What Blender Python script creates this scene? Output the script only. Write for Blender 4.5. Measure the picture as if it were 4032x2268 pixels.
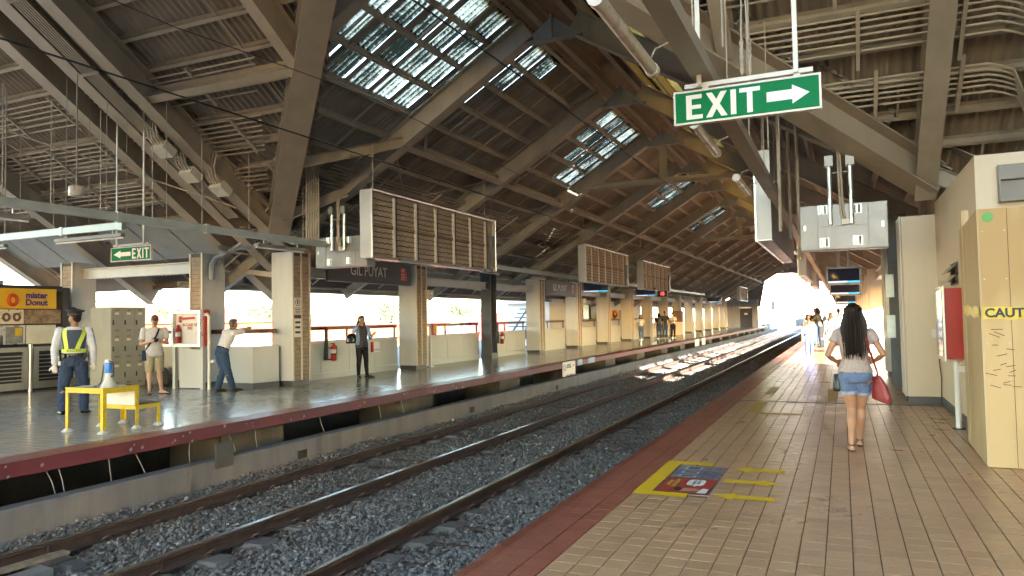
import bpy, math, random
import numpy as np
from mathutils import Vector, Matrix
random.seed(7); rng = np.random.default_rng(7)
R_ = math.radians
sc = bpy.context.scene
for o in list(bpy.data.objects): bpy.data.objects.remove(o)

# ------------------------------------------------------------------ camera
CAM_H = 1.46
cd = bpy.data.cameras.new('camera'); cam = bpy.data.objects.new('camera', cd)
sc.collection.objects.link(cam); sc.camera = cam
cd.sensor_width = 36.0; cd.lens = 36.0 * 2890 / 4032; cd.clip_start = 0.05; cd.clip_end = 2000
CR = np.array([[0.91188161, 0.03413538, 0.40903143],
               [0.41003743, -0.03091051, -0.91154476],
               [-0.01847256, 0.9989391, -0.04218351]])
cm = Matrix.Identity(4)
for i in range(3):
    for j in range(3): cm[i][j] = CR[i, j]
cm[2][3] = CAM_H
cam.matrix_world = cm
CAMP = np.array([0, 0, CAM_H])
def project(p):
    q = CR.T @ (np.asarray(p, float) - CAMP)
    if q[2] > -0.1: return None
    return (2016 - 2890 * q[0] / q[2], 1134 + 2890 * q[1] / q[2])
def in_view(p):
    s = project(p)
    return s is not None and -60 < s[0] < 4092 and -60 < s[1] < 2328

# ------------------------------------------------------------------ light
SUN = Vector((-1.0, 1.0, -0.255)).normalized()          # direction the light travels
w = bpy.data.worlds.new('World'); sc.world = w; w.use_nodes = True
nt = w.node_tree; nt.nodes.clear()
sky = nt.nodes.new('ShaderNodeTexSky'); sky.sky_type = 'NISHITA'; sky.sun_disc = False
sky.sun_elevation = math.asin(-SUN.z); sky.sun_rotation = R_(135); sky.air_density = 1.0; sky.dust_density = 0.5; sky.ozone_density = 1.0
bg = nt.nodes.new('ShaderNodeBackground'); bg.inputs['Strength'].default_value = 0.15
wo = nt.nodes.new('ShaderNodeOutputWorld')
nt.links.new(sky.outputs[0], bg.inputs[0]); nt.links.new(bg.outputs[0], wo.inputs[0])
sl = bpy.data.lights.new('sun', 'SUN'); sl.energy = 5.0; sl.angle = R_(0.5); sl.color = (1.0, 0.93, 0.82)
so = bpy.data.objects.new('sun', sl); sc.collection.objects.link(so)
so.rotation_euler = SUN.to_track_quat('-Z', 'Y').to_euler(); so.location = (40, -40, 20)
sc.view_settings.view_transform = 'Standard'; sc.view_settings.look = 'None'
sc.view_settings.exposure = 3.88; sc.view_settings.gamma = 1.0; sc.view_settings.use_curve_mapping = False
sc.cycles.use_denoising = True
sc.cycles.use_adaptive_sampling = True; sc.cycles.adaptive_threshold = 0.03
sc.cycles.max_bounces = 6; sc.cycles.diffuse_bounces = 5; sc.cycles.glossy_bounces = 3
sc.cycles.transmission_bounces = 6; sc.cycles.transparent_max_bounces = 8
sc.cycles.caustics_reflective = False; sc.cycles.caustics_refractive = False
sc.cycles.sample_clamp_indirect = 8

# ------------------------------------------------------------------ materials
MATS = {}
def M(name, col, rough=0.55, metal=0.0, var=0.12, scale=2.5, bump=0.0, bscale=60, dirt=0.0, dcol=None, dscale=1.2, spec=0.5, coat=0.0, streak=False):
    if name in MATS: return MATS[name]
    m = bpy.data.materials.new(name); m.use_nodes = True
    n = m.node_tree.nodes; l = m.node_tree.links
    b = n['Principled BSDF']; b.inputs['Roughness'].default_value = rough; b.inputs['Metallic'].default_value = metal
    b.inputs['Specular IOR Level'].default_value = spec
    if coat: b.inputs['Coat Weight'].default_value = coat; b.inputs['Coat Roughness'].default_value = 0.15
    g = n.new('ShaderNodeNewGeometry')
    vec = g.outputs['Position']
    if streak:
        mp = n.new('ShaderNodeMapping'); mp.inputs['Scale'].default_value = (1, 1, 0.12)
        l.new(vec, mp.inputs['Vector']); vec = mp.outputs[0]
    t = n.new('ShaderNodeTexNoise'); t.inputs['Scale'].default_value = scale; t.inputs['Detail'].default_value = 6; t.inputs['Roughness'].default_value = 0.6
    l.new(vec, t.inputs['Vector'])
    mx = n.new('ShaderNodeMix'); mx.data_type = 'RGBA'
    mr = n.new('ShaderNodeMapRange'); mr.inputs[1].default_value = 0.3; mr.inputs[2].default_value = 0.7
    l.new(t.outputs['Fac'], mr.inputs[0]); l.new(mr.outputs[0], mx.inputs[0])
    c = np.array(col, float)
    mx.inputs[6].default_value = (*np.clip(c * (1 - var), 0, 1), 1); mx.inputs[7].default_value = (*np.clip(c * (1 + var), 0, 1), 1)
    out = mx.outputs[2]
    if dirt > 0:
        t2 = n.new('ShaderNodeTexNoise'); t2.inputs['Scale'].default_value = dscale; t2.inputs['Detail'].default_value = 10; t2.inputs['Roughness'].default_value = 0.72
        l.new(vec, t2.inputs['Vector'])
        m2 = n.new('ShaderNodeMapRange'); m2.inputs[1].default_value = 0.5; m2.inputs[2].default_value = 0.75; m2.inputs[4].default_value = dirt
        l.new(t2.outputs['Fac'], m2.inputs[0])
        mx2 = n.new('ShaderNodeMix'); mx2.data_type = 'RGBA'; l.new(m2.outputs[0], mx2.inputs[0]); l.new(out, mx2.inputs[6])
        mx2.inputs[7].default_value = (*(dcol or tuple(c * 0.35)), 1); out = mx2.outputs[2]
    l.new(out, b.inputs['Base Color'])
    if rough > 0.08:
        mr3 = n.new('ShaderNodeMapRange'); mr3.inputs[3].default_value = max(0.03, rough - 0.12); mr3.inputs[4].default_value = min(1, rough + 0.12)
        l.new(t.outputs['Fac'], mr3.inputs[0]); l.new(mr3.outputs[0], b.inputs['Roughness'])
    if bump > 0:
        t3 = n.new('ShaderNodeTexNoise'); t3.inputs['Scale'].default_value = bscale; t3.inputs['Detail'].default_value = 5
        l.new(g.outputs['Position'], t3.inputs['Vector'])
        bp = n.new('ShaderNodeBump'); bp.inputs['Strength'].default_value = bump; bp.inputs['Distance'].default_value = 0.01
        l.new(t3.outputs['Fac'], bp.inputs['Height']); l.new(bp.outputs[0], b.inputs['Normal'])
    MATS[name] = m; return m
def EMIT(name, col, s):
    if name in MATS: return MATS[name]
    m = bpy.data.materials.new(name); m.use_nodes = True; b = m.node_tree.nodes['Principled BSDF']
    b.inputs['Base Color'].default_value = (*col, 1); b.inputs['Emission Color'].default_value = (*col, 1); b.inputs['Emission Strength'].default_value = s
    b.inputs['Roughness'].default_value = 0.25
    MATS[name] = m; return m
def TILE(name, col, pitch, x0, y0, rough, var, grime=0.35, bump=0.25):
    """glazed tile: every tile its own shade, faint waviness, worn dirt"""
    m = bpy.data.materials.new(name); m.use_nodes = True
    n = m.node_tree.nodes; l = m.node_tree.links; b = n['Principled BSDF']
    g = n.new('ShaderNodeNewGeometry')
    sub = n.new('ShaderNodeVectorMath'); sub.operation = 'SUBTRACT'; sub.inputs[1].default_value = (x0, y0, 0.5)
    div = n.new('ShaderNodeVectorMath'); div.operation = 'DIVIDE'; div.inputs[1].default_value = (pitch[0], pitch[1], 10)
    fl = n.new('ShaderNodeVectorMath'); fl.operation = 'FLOOR'
    l.new(g.outputs['Position'], sub.inputs[0]); l.new(sub.outputs[0], div.inputs[0]); l.new(div.outputs[0], fl.inputs[0])
    wn = n.new('ShaderNodeTexWhiteNoise'); wn.noise_dimensions = '3D'; l.new(fl.outputs[0], wn.inputs['Vector'])
    hsv = n.new('ShaderNodeHueSaturation'); hsv.inputs['Color'].default_value = (*col, 1)
    mr = n.new('ShaderNodeMapRange'); mr.inputs[3].default_value = 1 - var; mr.inputs[4].default_value = 1 + var
    l.new(wn.outputs['Value'], mr.inputs[0]); l.new(mr.outputs[0], hsv.inputs['Value'])
    t = n.new('ShaderNodeTexNoise'); t.inputs['Scale'].default_value = 1.4; t.inputs['Detail'].default_value = 9; t.inputs['Roughness'].default_value = 0.7
    l.new(g.outputs['Position'], t.inputs['Vector'])
    m2 = n.new('ShaderNodeMapRange'); m2.inputs[1].default_value = 0.45; m2.inputs[2].default_value = 0.75; m2.inputs[4].default_value = grime
    l.new(t.outputs['Fac'], m2.inputs[0])
    mx = n.new('ShaderNodeMix'); mx.data_type = 'RGBA'; l.new(m2.outputs[0], mx.inputs[0]); l.new(hsv.outputs[0], mx.inputs[6])
    mx.inputs[7].default_value = (*[c * 0.45 for c in col], 1)
    t4 = n.new('ShaderNodeTexNoise'); t4.inputs['Scale'].default_value = 55; t4.inputs['Detail'].default_value = 4
    l.new(g.outputs['Position'], t4.inputs['Vector'])
    mx3 = n.new('ShaderNodeMix'); mx3.data_type = 'RGBA'; mx3.blend_type = 'MULTIPLY'; mx3.inputs[0].default_value = 0.25
    l.new(mx.outputs[2], mx3.inputs[6]); l.new(t4.outputs['Fac'], mx3.inputs[7])
    l.new(mx3.outputs[2], b.inputs['Base Color'])
    m4 = n.new('ShaderNodeMapRange'); m4.inputs[3].default_value = rough - 0.07; m4.inputs[4].default_value = rough + 0.12
    l.new(t.outputs['Fac'], m4.inputs[0]); l.new(m4.outputs[0], b.inputs['Roughness'])
    t3 = n.new('ShaderNodeTexNoise'); t3.inputs['Scale'].default_value = 9; t3.inputs['Detail'].default_value = 3
    l.new(g.outputs['Position'], t3.inputs['Vector'])
    bp = n.new('ShaderNodeBump'); bp.inputs['Strength'].default_value = bump; bp.inputs['Distance'].default_value = 0.006
    l.new(t3.outputs['Fac'], bp.inputs['Height']); l.new(bp.outputs[0], b.inputs['Normal'])
    return m

# ------------------------------------------------------------------ geometry helpers
def vnorm(a):
    a = np.asarray(a, float); return a / (np.linalg.norm(a) + 1e-12)
class G:
    def __init__(s): s.v = []; s.f = []; s.m = []; s.mi = 0
    def add(s, vs, fs):
        o = len(s.v); s.v += [tuple(map(float, p)) for p in vs]; s.f += [tuple(i + o for i in f) for f in fs]; s.m += [s.mi] * len(fs); return s
    def box(s, x0, x1, y0, y1, z0, z1):
        return s.add([(x0,y0,z0),(x1,y0,z0),(x1,y1,z0),(x0,y1,z0),(x0,y0,z1),(x1,y0,z1),(x1,y1,z1),(x0,y1,z1)],
                     [(0,3,2,1),(4,5,6,7),(0,1,5,4),(1,2,6,5),(2,3,7,6),(3,0,4,7)])
    def obox(s, c, ax, ay, az):
        c = np.array(c, float); ax, ay, az = map(lambda a: np.array(a, float), (ax, ay, az))
        vs = [c + i*ax + j*ay + k*az for k in (-1,1) for i, j in ((-1,-1),(1,-1),(1,1),(-1,1))]
        return s.add(vs, [(0,3,2,1),(4,5,6,7),(0,1,5,4),(1,2,6,5),(2,3,7,6),(3,0,4,7)])
    def frame(s, a, b, up=(0,0,1)):
        a = np.array(a, float); b = np.array(b, float); d = vnorm(b - a)
        u = np.array(up, float); u = u - d * u.dot(d)
        if np.linalg.norm(u) < 1e-4: u = np.array((1.0,0,0)) - d * d[0]
        u = vnorm(u); return a, b, d, u, np.cross(d, u)
    def bar(s, a, b, w, h, up=(0,0,1)):
        a, b, d, u, r = s.frame(a, b, up); L = np.linalg.norm(b - a) / 2
        return s.obox((a + b) / 2, r * w / 2, d * L, u * h / 2) if True else s
    def ibeam(s, a, b, w, h, tf=0.02, tw=0.014, up=(0,0,1)):
        a, b, d, u, r = s.frame(a, b, up); c = (a + b) / 2; L = np.linalg.norm(b - a) / 2
        s.obox(c + u * (h/2 - tf/2), r*w/2, d*L, u*tf/2); s.obox(c - u * (h/2 - tf/2), r*w/2, d*L, u*tf/2)
        return s.obox(c, r*tw/2, d*L, u*(h/2 - tf))
    def chan(s, a, b, w, h, t=0.008, side=1, up=(0,0,1)):
        a, b, d, u, r = s.frame(a, b, up); c = (a + b) / 2; L = np.linalg.norm(b - a) / 2; r = r * side
        s.obox(c + u*(h/2 - t/2), r*w/2, d*L, u*t/2); s.obox(c - u*(h/2 - t/2), r*w/2, d*L, u*t/2)
        return s.obox(c - r*(w/2 - t/2), r*t/2, d*L, u*(h/2 - t))
    def tube(s, pts, r, n=8, caps=True, sq=None):
        pts = [np.array(p, float) for p in pts]; N = len(pts)
        rr = r if hasattr(r, '__len__') else [r] * N
        ref = None; rings = []
        for i, p in enumerate(pts):
            d = vnorm(pts[min(i+1, N-1)] - pts[max(i-1, 0)])
            if ref is None:
                ref = np.array((0,0,1.0)) if abs(d[2]) < 0.9 else np.array((1.0,0,0))
            u = vnorm(ref - d * ref.dot(d)); v = np.cross(d, u); ref = u
            rings.append([p + rr[i] * (math.cos(a) * u + math.sin(a) * v) for a in [2*math.pi*k/n for k in range(n)]])
        vs = [q for ring in rings for q in ring]; fs = []
        for i in range(N-1):
            for k in range(n):
                fs.append((i*n+k, i*n+(k+1) % n, (i+1)*n+(k+1) % n, (i+1)*n+k))
        if caps: fs += [tuple(range(n-1, -1, -1)), tuple((N-1)*n + k for k in range(n))]
        return s.add(vs, fs)
    def lathe(s, c, prof, n=20, ax=(0,0,1)):
        c = np.array(c, float); return s.tube([c + np.array(ax, float) * z for r, z in prof], [max(r, 1e-4) for r, z in prof], n)
    def poly(s, pts, fn, d0=0.0, d1=0.004):
        """extruded 2-D outline; fn(u, v, d) -> 3-D"""
        n = len(pts); vs = [fn(u, v, d0) for u, v in pts] + [fn(u, v, d1) for u, v in pts]
        return s.add(vs, [tuple(range(n-1, -1, -1)), tuple(range(n, 2*n))] + [(i, (i+1) % n, n + (i+1) % n, n + i) for i in range(n)])
    def mesh(s, name, mats, smooth=False):
        me = bpy.data.meshes.new(name); me.from_pydata(s.v, [], s.f)
        for m in (mats if isinstance(mats, (list, tuple)) else [mats]): me.materials.append(m)
        if any(s.m): me.polygons.foreach_set('material_index', s.m)
        if smooth: me.polygons.foreach_set('use_smooth', [True] * len(s.f))
        me.update(); return me
WL = {}
COL = sc.collection
def link(o, parent=None, loc=None):
    COL.objects.link(o)
    if parent is not None: o.parent = parent
    if loc is not None: o.location = loc
    return o
def tag(o, label=None, cat=None, group=None, kind=None):
    if label: o['label'] = label
    if cat: o['category'] = cat
    if group: o['group'] = group
    if kind: o['kind'] = kind
    return o
def thing(name, label, cat, loc=(0,0,0), rz=0.0, group=None, kind=None):
    o = bpy.data.objects.new(name, None); o.empty_display_size = 0.1; link(o, None, loc); o.rotation_euler = (0,0,rz)
    WL[o.name] = np.array(loc, float); return tag(o, label, cat, group, kind)
def obj(name, g, mats, parent=None, smooth=False, bevel=0.0, local=False, seg=2):
    """mesh object from world-coordinate (or parent-local) geometry"""
    me = g.mesh(name, mats, smooth) if isinstance(g, G) else g
    o = bpy.data.objects.new(name, me); link(o, parent)
    if parent is not None and not local: o.location = tuple(-WL.get(parent.name, np.zeros(3)))
    WL[o.name] = np.zeros(3)
    if bevel:
        md = o.modifiers.new('bevel', 'BEVEL'); md.width = bevel; md.segments = seg; md.limit_method = 'ANGLE'
    if smooth and isinstance(g, G):
        me.set_sharp_from_angle(angle=R_(40))
    return o
def inst(name, me, parent, loc, rot=None):
    """copy sharing mesh data; loc is in world coordinates"""
    o = bpy.data.objects.new(name, me); link(o, parent)
    o.location = tuple(np.array(loc, float) - (WL.get(parent.name, np.zeros(3)) if parent is not None else 0))
    if rot is not None: o.rotation_euler = rot
    WL[o.name] = np.array(loc, float); return o
_tmp = bpy.data.scenes.new('tmp')
def bake(o):
    """evaluated mesh of a temporary object"""
    _tmp.collection.objects.link(o); vl = _tmp.view_layers[0]; vl.update()
    me = bpy.data.meshes.new_from_object(o.evaluated_get(vl.depsgraph)); d = o.data
    bpy.data.objects.remove(o)
    if isinstance(d, bpy.types.Mesh): bpy.data.meshes.remove(d)
    else: bpy.data.curves.remove(d)
    return me
def text(name, body, size, mat, parent, loc, rot, ext=0.002, off=0.0, align='CENTER', sx=1.0):
    c = bpy.data.curves.new(name, 'FONT'); c.body = body; c.size = size; c.extrude = ext; c.offset = off
    c.align_x = align; c.align_y = 'CENTER'; c.resolution_u = 3; c.space_line = 0.85
    me = bake(bpy.data.objects.new(name, c)); me.name = name; me.materials.clear(); me.materials.append(mat)
    o = bpy.data.objects.new(name, me); link(o, parent)
    o.location = tuple(np.array(loc, float) - (WL.get(parent.name, np.zeros(3)) if parent is not None else 0)); o.rotation_euler = rot; o.scale = (sx, 1, 1)
    return o
def npmesh(name, V, F, mat, parent=None, smooth=False):
    me = bpy.data.meshes.new(name); V = np.asarray(V, np.float32); F = np.asarray(F, np.int32); k = F.shape[1]
    me.vertices.add(len(V)); me.vertices.foreach_set('co', V.ravel())
    me.loops.add(F.size); me.loops.foreach_set('vertex_index', F.ravel())
    me.polygons.add(len(F)); me.polygons.foreach_set('loop_start', np.arange(0, F.size, k, dtype=np.int32))
    me.update(calc_edges=True); me.polygons.foreach_set('use_smooth', np.full(len(F), bool(smooth)))
    me.materials.append(mat); me.update()
    return me

# palette (base colours; some copies carry the light in their tone)
m_steel = M('painted_steel', (0.355, 0.285, 0.215), 0.5, var=0.10, dirt=0.4, dscale=0.9, streak=True)  # steel, purlin and sheet of the cross gable carry warm light in their tone
m_purlin = M('purlin_paint', (0.38, 0.31, 0.235), 0.6, var=0.12, dirt=0.35)
m_sheet = M('fibre_cement_sheet', (0.30, 0.235, 0.178), 0.85, var=0.18, scale=1.2, dirt=0.6, dscale=0.8)
m_sheetm = M('cement_sheet_neutral_lit', (0.33, 0.297, 0.26), 0.85, var=0.18, scale=1.2, dirt=0.6, dscale=0.8)  # same sheet on the main roof, the light difference put into its tone
m_purlinm = M('purlin_paint_neutral_lit', (0.43, 0.39, 0.34), 0.6, var=0.12, dirt=0.35)  # same purlin paint; the main roof's different light is in this tone
m_steelm = M('steel_neutral_lit', (0.38, 0.34, 0.292), 0.5, var=0.10, dirt=0.4, dscale=0.9, streak=True)  # same steel paint, toned for the light under the main roof
m_conc = M('concrete', (0.12, 0.132, 0.152), 0.85, var=0.2, scale=3, bump=0.4, bscale=45, dirt=0.65, dcol=(0.06, 0.058, 0.055), dscale=1.6, streak=True)
m_conc_d = M('dark_concrete', (0.12, 0.115, 0.10), 0.9, var=0.25, bump=0.3, dirt=0.5)
m_creamr = M('cream_paint_warm_lit', (0.62, 0.50, 0.355), 0.5, var=0.05, bump=0.08, bscale=120, dirt=0.14, dscale=2.0, streak=True)  # copy of the cream paint with the near side's warm light put in
m_cream = M('cream_paint', (0.52, 0.525, 0.51), 0.5, var=0.05, bump=0.08, bscale=120, dirt=0.25, dscale=2.6, streak=True)
m_base = M('dark_skirting', (0.07, 0.065, 0.06), 0.4, var=0.2)
m_brick = M('tan_brick', (0.34, 0.255, 0.18), 0.8, var=0.25, scale=9, bump=0.3, bscale=90)
m_mortar = M('mortar', (0.10, 0.085, 0.07), 0.9)
m_trim = M('cream_trim', (0.60, 0.53, 0.43), 0.45, var=0.05)
m_alu = M('aluminium_panel', (0.50, 0.49, 0.455), 0.42, metal=0.15, var=0.06, dirt=0.15, dscale=2.5, streak=True)
m_galv = M('galvanised', (0.46, 0.50, 0.50), 0.38, metal=0.7, var=0.12, scale=8)
m_grout = M('grout', (0.125, 0.08, 0.05), 0.9, var=0.3)
m_red = M('red_edge_paint', (0.15, 0.026, 0.032), 0.5, var=0.2, dirt=0.4, dcol=(0.10, 0.03, 0.03), dscale=3)
m_handrail = M('brown_rail_paint', (0.12, 0.045, 0.035), 0.35, var=0.2)
m_dark = M('dark_void', (0.02, 0.02, 0.02), 0.9)
m_conduit = M('conduit_paint', (0.44, 0.36, 0.275), 0.45, var=0.1)
m_brown = M('brown_fascia', (0.085, 0.06, 0.05), 0.6, var=0.2, dirt=0.3)
m_blacksteel = M('dark_steel', (0.09, 0.095, 0.105), 0.45, var=0.25, dirt=0.4)

RX = -5.15                                               # ridge line
FR = [13.6, 18.7, 23.7, 28.8] + [33.7 + 4.9 * i for i in range(13)]   # frame positions along the track
YEND = FR[-1]
SL = 0.61; SA = math.atan(SL); ZR = 7.35; RH = 0.46      # main roof: slope, ridge soffit height, rafter depth
def zmain(x): return ZR - SL * abs(x - RX)               # soffit (rafter underside)
CS = 0.65; CA = math.atan(CS)
def zcross(y): return 3.3 + CS * (13 - y)
CR_Y = 4.0                                               # cross-gable ridge
VLX, VRX = -11.7, 1.25
def yv(x):                                               # valley line in plan
    return 13 - (x - VLX) * (6.1 / 6.55) if x < RX else 13 - (VRX - x) * (6.1 / 6.4)

# ------------------------------------------------------------------ ground and viaduct
ground = G(); ground.box(-600, 600, -300, 1200, -8.4, -8.0)
tag(obj('ground', ground, M('street_ground', (0.22, 0.20, 0.18), 0.9, var=0.3, scale=0.05)), kind='structure')
deck = G(); deck.box(-8.15, -1.0, -30, 420, -1.6, -1.05)
dk = tag(obj('viaduct_deck', deck, m_conc_d), kind='structure')

# ------------------------------------------------------------------ platforms and tiles
TP = 0.15
def tile_mesh(x0s, y0s, px, py, z, gap=0.0075, ch=0.0012, dep=0.012, tilt=0.00028):
    n = len(x0s); a = np.empty((n, 12, 3), np.float32)
    xs0 = x0s + gap/2; xs1 = x0s + px - gap/2; ys0 = y0s + gap*.45; ys1 = y0s + py - gap*.45
    for i, (X, Y) in enumerate(((xs0, ys0), (xs1, ys0), (xs1, ys1), (xs0, ys1))):
        sx = 1 if i in (1, 2) else -1; sy = 1 if i in (2, 3) else -1
        a[:, i, 0] = X - sx*ch; a[:, i, 1] = Y - sy*ch; a[:, 4+i, 0] = X; a[:, 4+i, 1] = Y; a[:, 8+i, 0] = X; a[:, 8+i, 1] = Y
    tx = rng.normal(0, tilt, n)[:, None]; ty = rng.normal(0, tilt, n)[:, None]; dz = rng.normal(0, 0.0004, n)[:, None]
    c = np.array([[-1,-1],[1,-1],[1,1],[-1,1]], float)
    top = z + dz + tx * c[:, 0] + ty * c[:, 1]
    a[:, :4, 2] = top; a[:, 4:8, 2] = top - 0.0009; a[:, 8:, 2] = z - dep
    f = np.array([[0,1,2,3]] + [[4+i, 4+(i+1) % 4, (i+1) % 4, i] for i in range(4)] + [[8+i, 8+(i+1) % 4, 4+(i+1) % 4, 4+i] for i in range(4)])
    F = (f[None] + (np.arange(n) * 12)[:, None, None]).reshape(-1, 4)
    return a.reshape(-1, 3), F
def lay(parent, x0, nx, y0, y1, px, py, mat, z=0.0, singles=300, skip=None, gap=0.0075):
    ny = int(round((y1 - y0) / py))
    gx, gy = np.meshgrid(x0 + np.arange(nx) * px, y0 + np.arange(ny) * py, indexing='ij')
    gx = gx.ravel(); gy = gy.ravel()
    if skip is not None:
        keep = np.array([not skip(a + px/2, b + py/2) for a, b in zip(gx, gy)]); gx = gx[keep]; gy = gy[keep]
    sel = np.zeros(len(gx), bool)
    if singles:
        d = np.hypot(gx, gy); d[gy < 1.5] = 1e6; order = np.argsort(d); cnt = 0
        for i in order:
            if d[i] > 40: break
            if in_view((gx[i] + px/2, gy[i] + py/2, z)):
                sel[i] = True; cnt += 1
                if cnt >= singles: break
        vars_ = []
        for k in range(12):
            V, F = tile_mesh(np.array([0.0]), np.array([0.0]), px, py, 0.0, gap); vars_.append(npmesh('tile', V, F, mat))
        for i in np.nonzero(sel)[0]:
            inst('tile', random.choice(vars_), parent, (gx[i], gy[i], z))
    V, F = tile_mesh(gx[~sel], gy[~sel], px, py, z, gap)
    o = bpy.data.objects.new('tile_field', npmesh('tile_field', V, F, mat)); link(o, parent, tuple(-WL[parent.name])); o['kind'] = 'stuff'

PE = -2.09; RT = -1.64
pr = G(); pr.box(PE + 0.02, 9, -25, YEND + 2, -0.30, -0.008)
plat_r = tag(obj('station_platform', pr, m_grout), kind='structure')
m_tan = TILE('tan_floor_tile', (0.54, 0.305, 0.158), (TP, 0.155), RT, 0.0, 0.27, 0.10, grime=.3, bump=.035)
m_rtile = TILE('red_floor_tile', (0.31, 0.088, 0.050), (TP, 0.155), PE, 0.0, 0.34, 0.12, bump=.04)
HX = 1.33
def in_poster(x, y): return (-1.50 < x < -1.03 and 6.12 < y < 7.28)
lay(plat_r, RT, 21, -3.1, 13.02, TP, 0.155, m_tan, singles=300, skip=in_poster)
lay(plat_r, RT, 21, 13.1, 95, TP, 0.155, m_tan, singles=0)
lay(plat_r, PE + 0.15, 2, -3.1, 13.02, TP, 0.155, m_rtile, singles=0)
lay(plat_r, PE + 0.15, 2, 13.1, 95, TP, 0.155, m_rtile, singles=0)
# ribbed nosing tiles along the edge (a few replaced by plain grey ones)
nos = G(); nos2 = G()
y = 1.24; k = 0
while y < 60:
    plain = k in (9, 10, 13, 11) or (k > 30 and random.random() < 0.05)
    h = nos2 if plain else nos
    h.box(PE + 0.003, PE + 0.147, y + 0.003, y + 0.152, -0.03, -0.0035)
    if not plain:
        for q in range(5): h.box(PE + 0.008 + q*0.013, PE + 0.0145 + q*0.013, y + 0.003, y + 0.152, -0.0036, 0.0015)
    y += 0.155; k += 1
o = obj('nosing_tiles', nos, m_rtile, plat_r); o['kind'] = 'stuff'
o = obj('replaced_nosing_tiles', nos2, M('grey_nosing_tile', (0.20, 0.155, 0.12), 0.5, var=0.15), plat_r); o['kind'] = 'stuff'
e = G(); e.box(PE - 0.004, PE + 0.022, -25, YEND + 2, -0.30, -0.004); obj('platform_fascia', e, m_conc_d, plat_r)
e = G(); e.box(-1.9, 9, 13.03, 13.09, -0.02, 0.004); obj('expansion_joint', e, m_blacksteel, plat_r)

LE = -8.29
pl = G(); pl.box(-24, LE, -25, YEND + 2, -0.16, -0.008)
plat_l = tag(obj('station_platform', pl, M('grey_grout', (.13, .12, .105), .9)), kind='structure')
m_grey = TILE('floor_tile_cool_lit', (0.42, 0.395, 0.355), (TP, TP), LE, 0.0, 0.15, 0.06, grime=.2, bump=0.04)  # same tile as the near platform, cool light put into its grey
lay(plat_l, LE - 0.45 - 24*TP, 24, 3.0, 95, TP, TP, m_grey, singles=300, gap=.004)
lay(plat_l, LE - 0.45 - 84*TP, 60, 3.0, 18, TP, TP, m_grey, singles=0, gap=.004)
lay(plat_l, LE - 0.45, 3, 2.0, 95, TP, TP, m_rtile, singles=0)
e = G(); e.box(LE - 0.03, LE + 0.012, -25, YEND + 2, -0.165, 0.002)
obj('platform_edge', e, m_red, plat_l, bevel=0.008)
# chips and scars on the painted edge
e = G()
for i in range(34):
    yy = random.uniform(4.3, 16); zz = random.uniform(-0.15, -0.02); s = random.uniform(0.006, 0.02)
    e.obox((LE + 0.0125, yy, zz), (0.003, 0, 0), (0, s, s*0.5), (0, -s*0.3, s))
obj('paint_chip', e, M('chipped_concrete', (0.33, 0.27, 0.25), 0.9), plat_l)['kind'] = 'stuff'
# soffit structure below the left platform: piers, hanging wires, back wall
for i, yy in enumerate(np.arange(3.4, YEND, 4.9)):
    e = G(); e.box(-9.6, -8.55, yy, yy + 1.35, -1.6, -0.165); obj('pier', e, M('stained_pier', (0.11, 0.098, 0.075), 0.9, var=0.3, dirt=0.7, dcol=(0.05, 0.05, 0.04), streak=True), plat_l)
e = G(); e.box(-13, -12.7, -25, YEND, -1.6, -0.17); obj('back_wall', e, m_conc_d, plat_l)
e = G(); e.box(-12.9, -8.15, -25, YEND, -1.62, -1.5); obj('walkway_slab', e, m_conc_d, plat_l)
wires = G()
for yy, dy in ((5.7, .05), (6.35, .0), (6.72, .15), (7.6, -.05), (8.3, .12), (8.85, 0), (10.4, .1), (12.2, 0), (13.0, .06), (5.55, .1)):
    wires.tube([(LE - .12, yy, -.16), (LE - .1 + random.uniform(-.03, .03), yy + dy*.5, -.32), (LE - .05, yy + dy, -.55)], 0.006, 5)
o = obj('loose_cables', wires, M('grey_cable', (0.3, 0.29, 0.27), 0.6), plat_l)

# ------------------------------------------------------------------ track parapet wall
e = G(); e.box(-8.15, -7.95, -20, 110, -1.3, -0.41)
pw = tag(obj('parapet_wall', e, m_conc, bevel=0.02), 'low grey concrete parapet wall below the far platform edge', 'wall')
e = G(); e.box(-7.952, -7.925, 7.61, 7.93, -0.53, -0.19); e.box(-7.96, -7.918, 7.60, 7.94, -0.20, -0.185)
obj('access_plate', e, M('rusty_plate', (0.085, 0.088, 0.088), 0.6, metal=.3, var=.2, dirt=.4), pw, bevel=0.003)
for yy in (9.3, 15.2, 20.8):
    e = G(); e.box(-7.953, -7.945, yy, yy + 0.22, -0.70, -0.57); obj('drain_hole', e, m_dark, pw)
e = G()
for yy in np.arange(7.2, 60, 6.0): e.box(-7.951, -7.946, yy, yy + 0.012, -1, -0.412)
obj('wall_joint', e, m_conc_d, pw)

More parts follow.
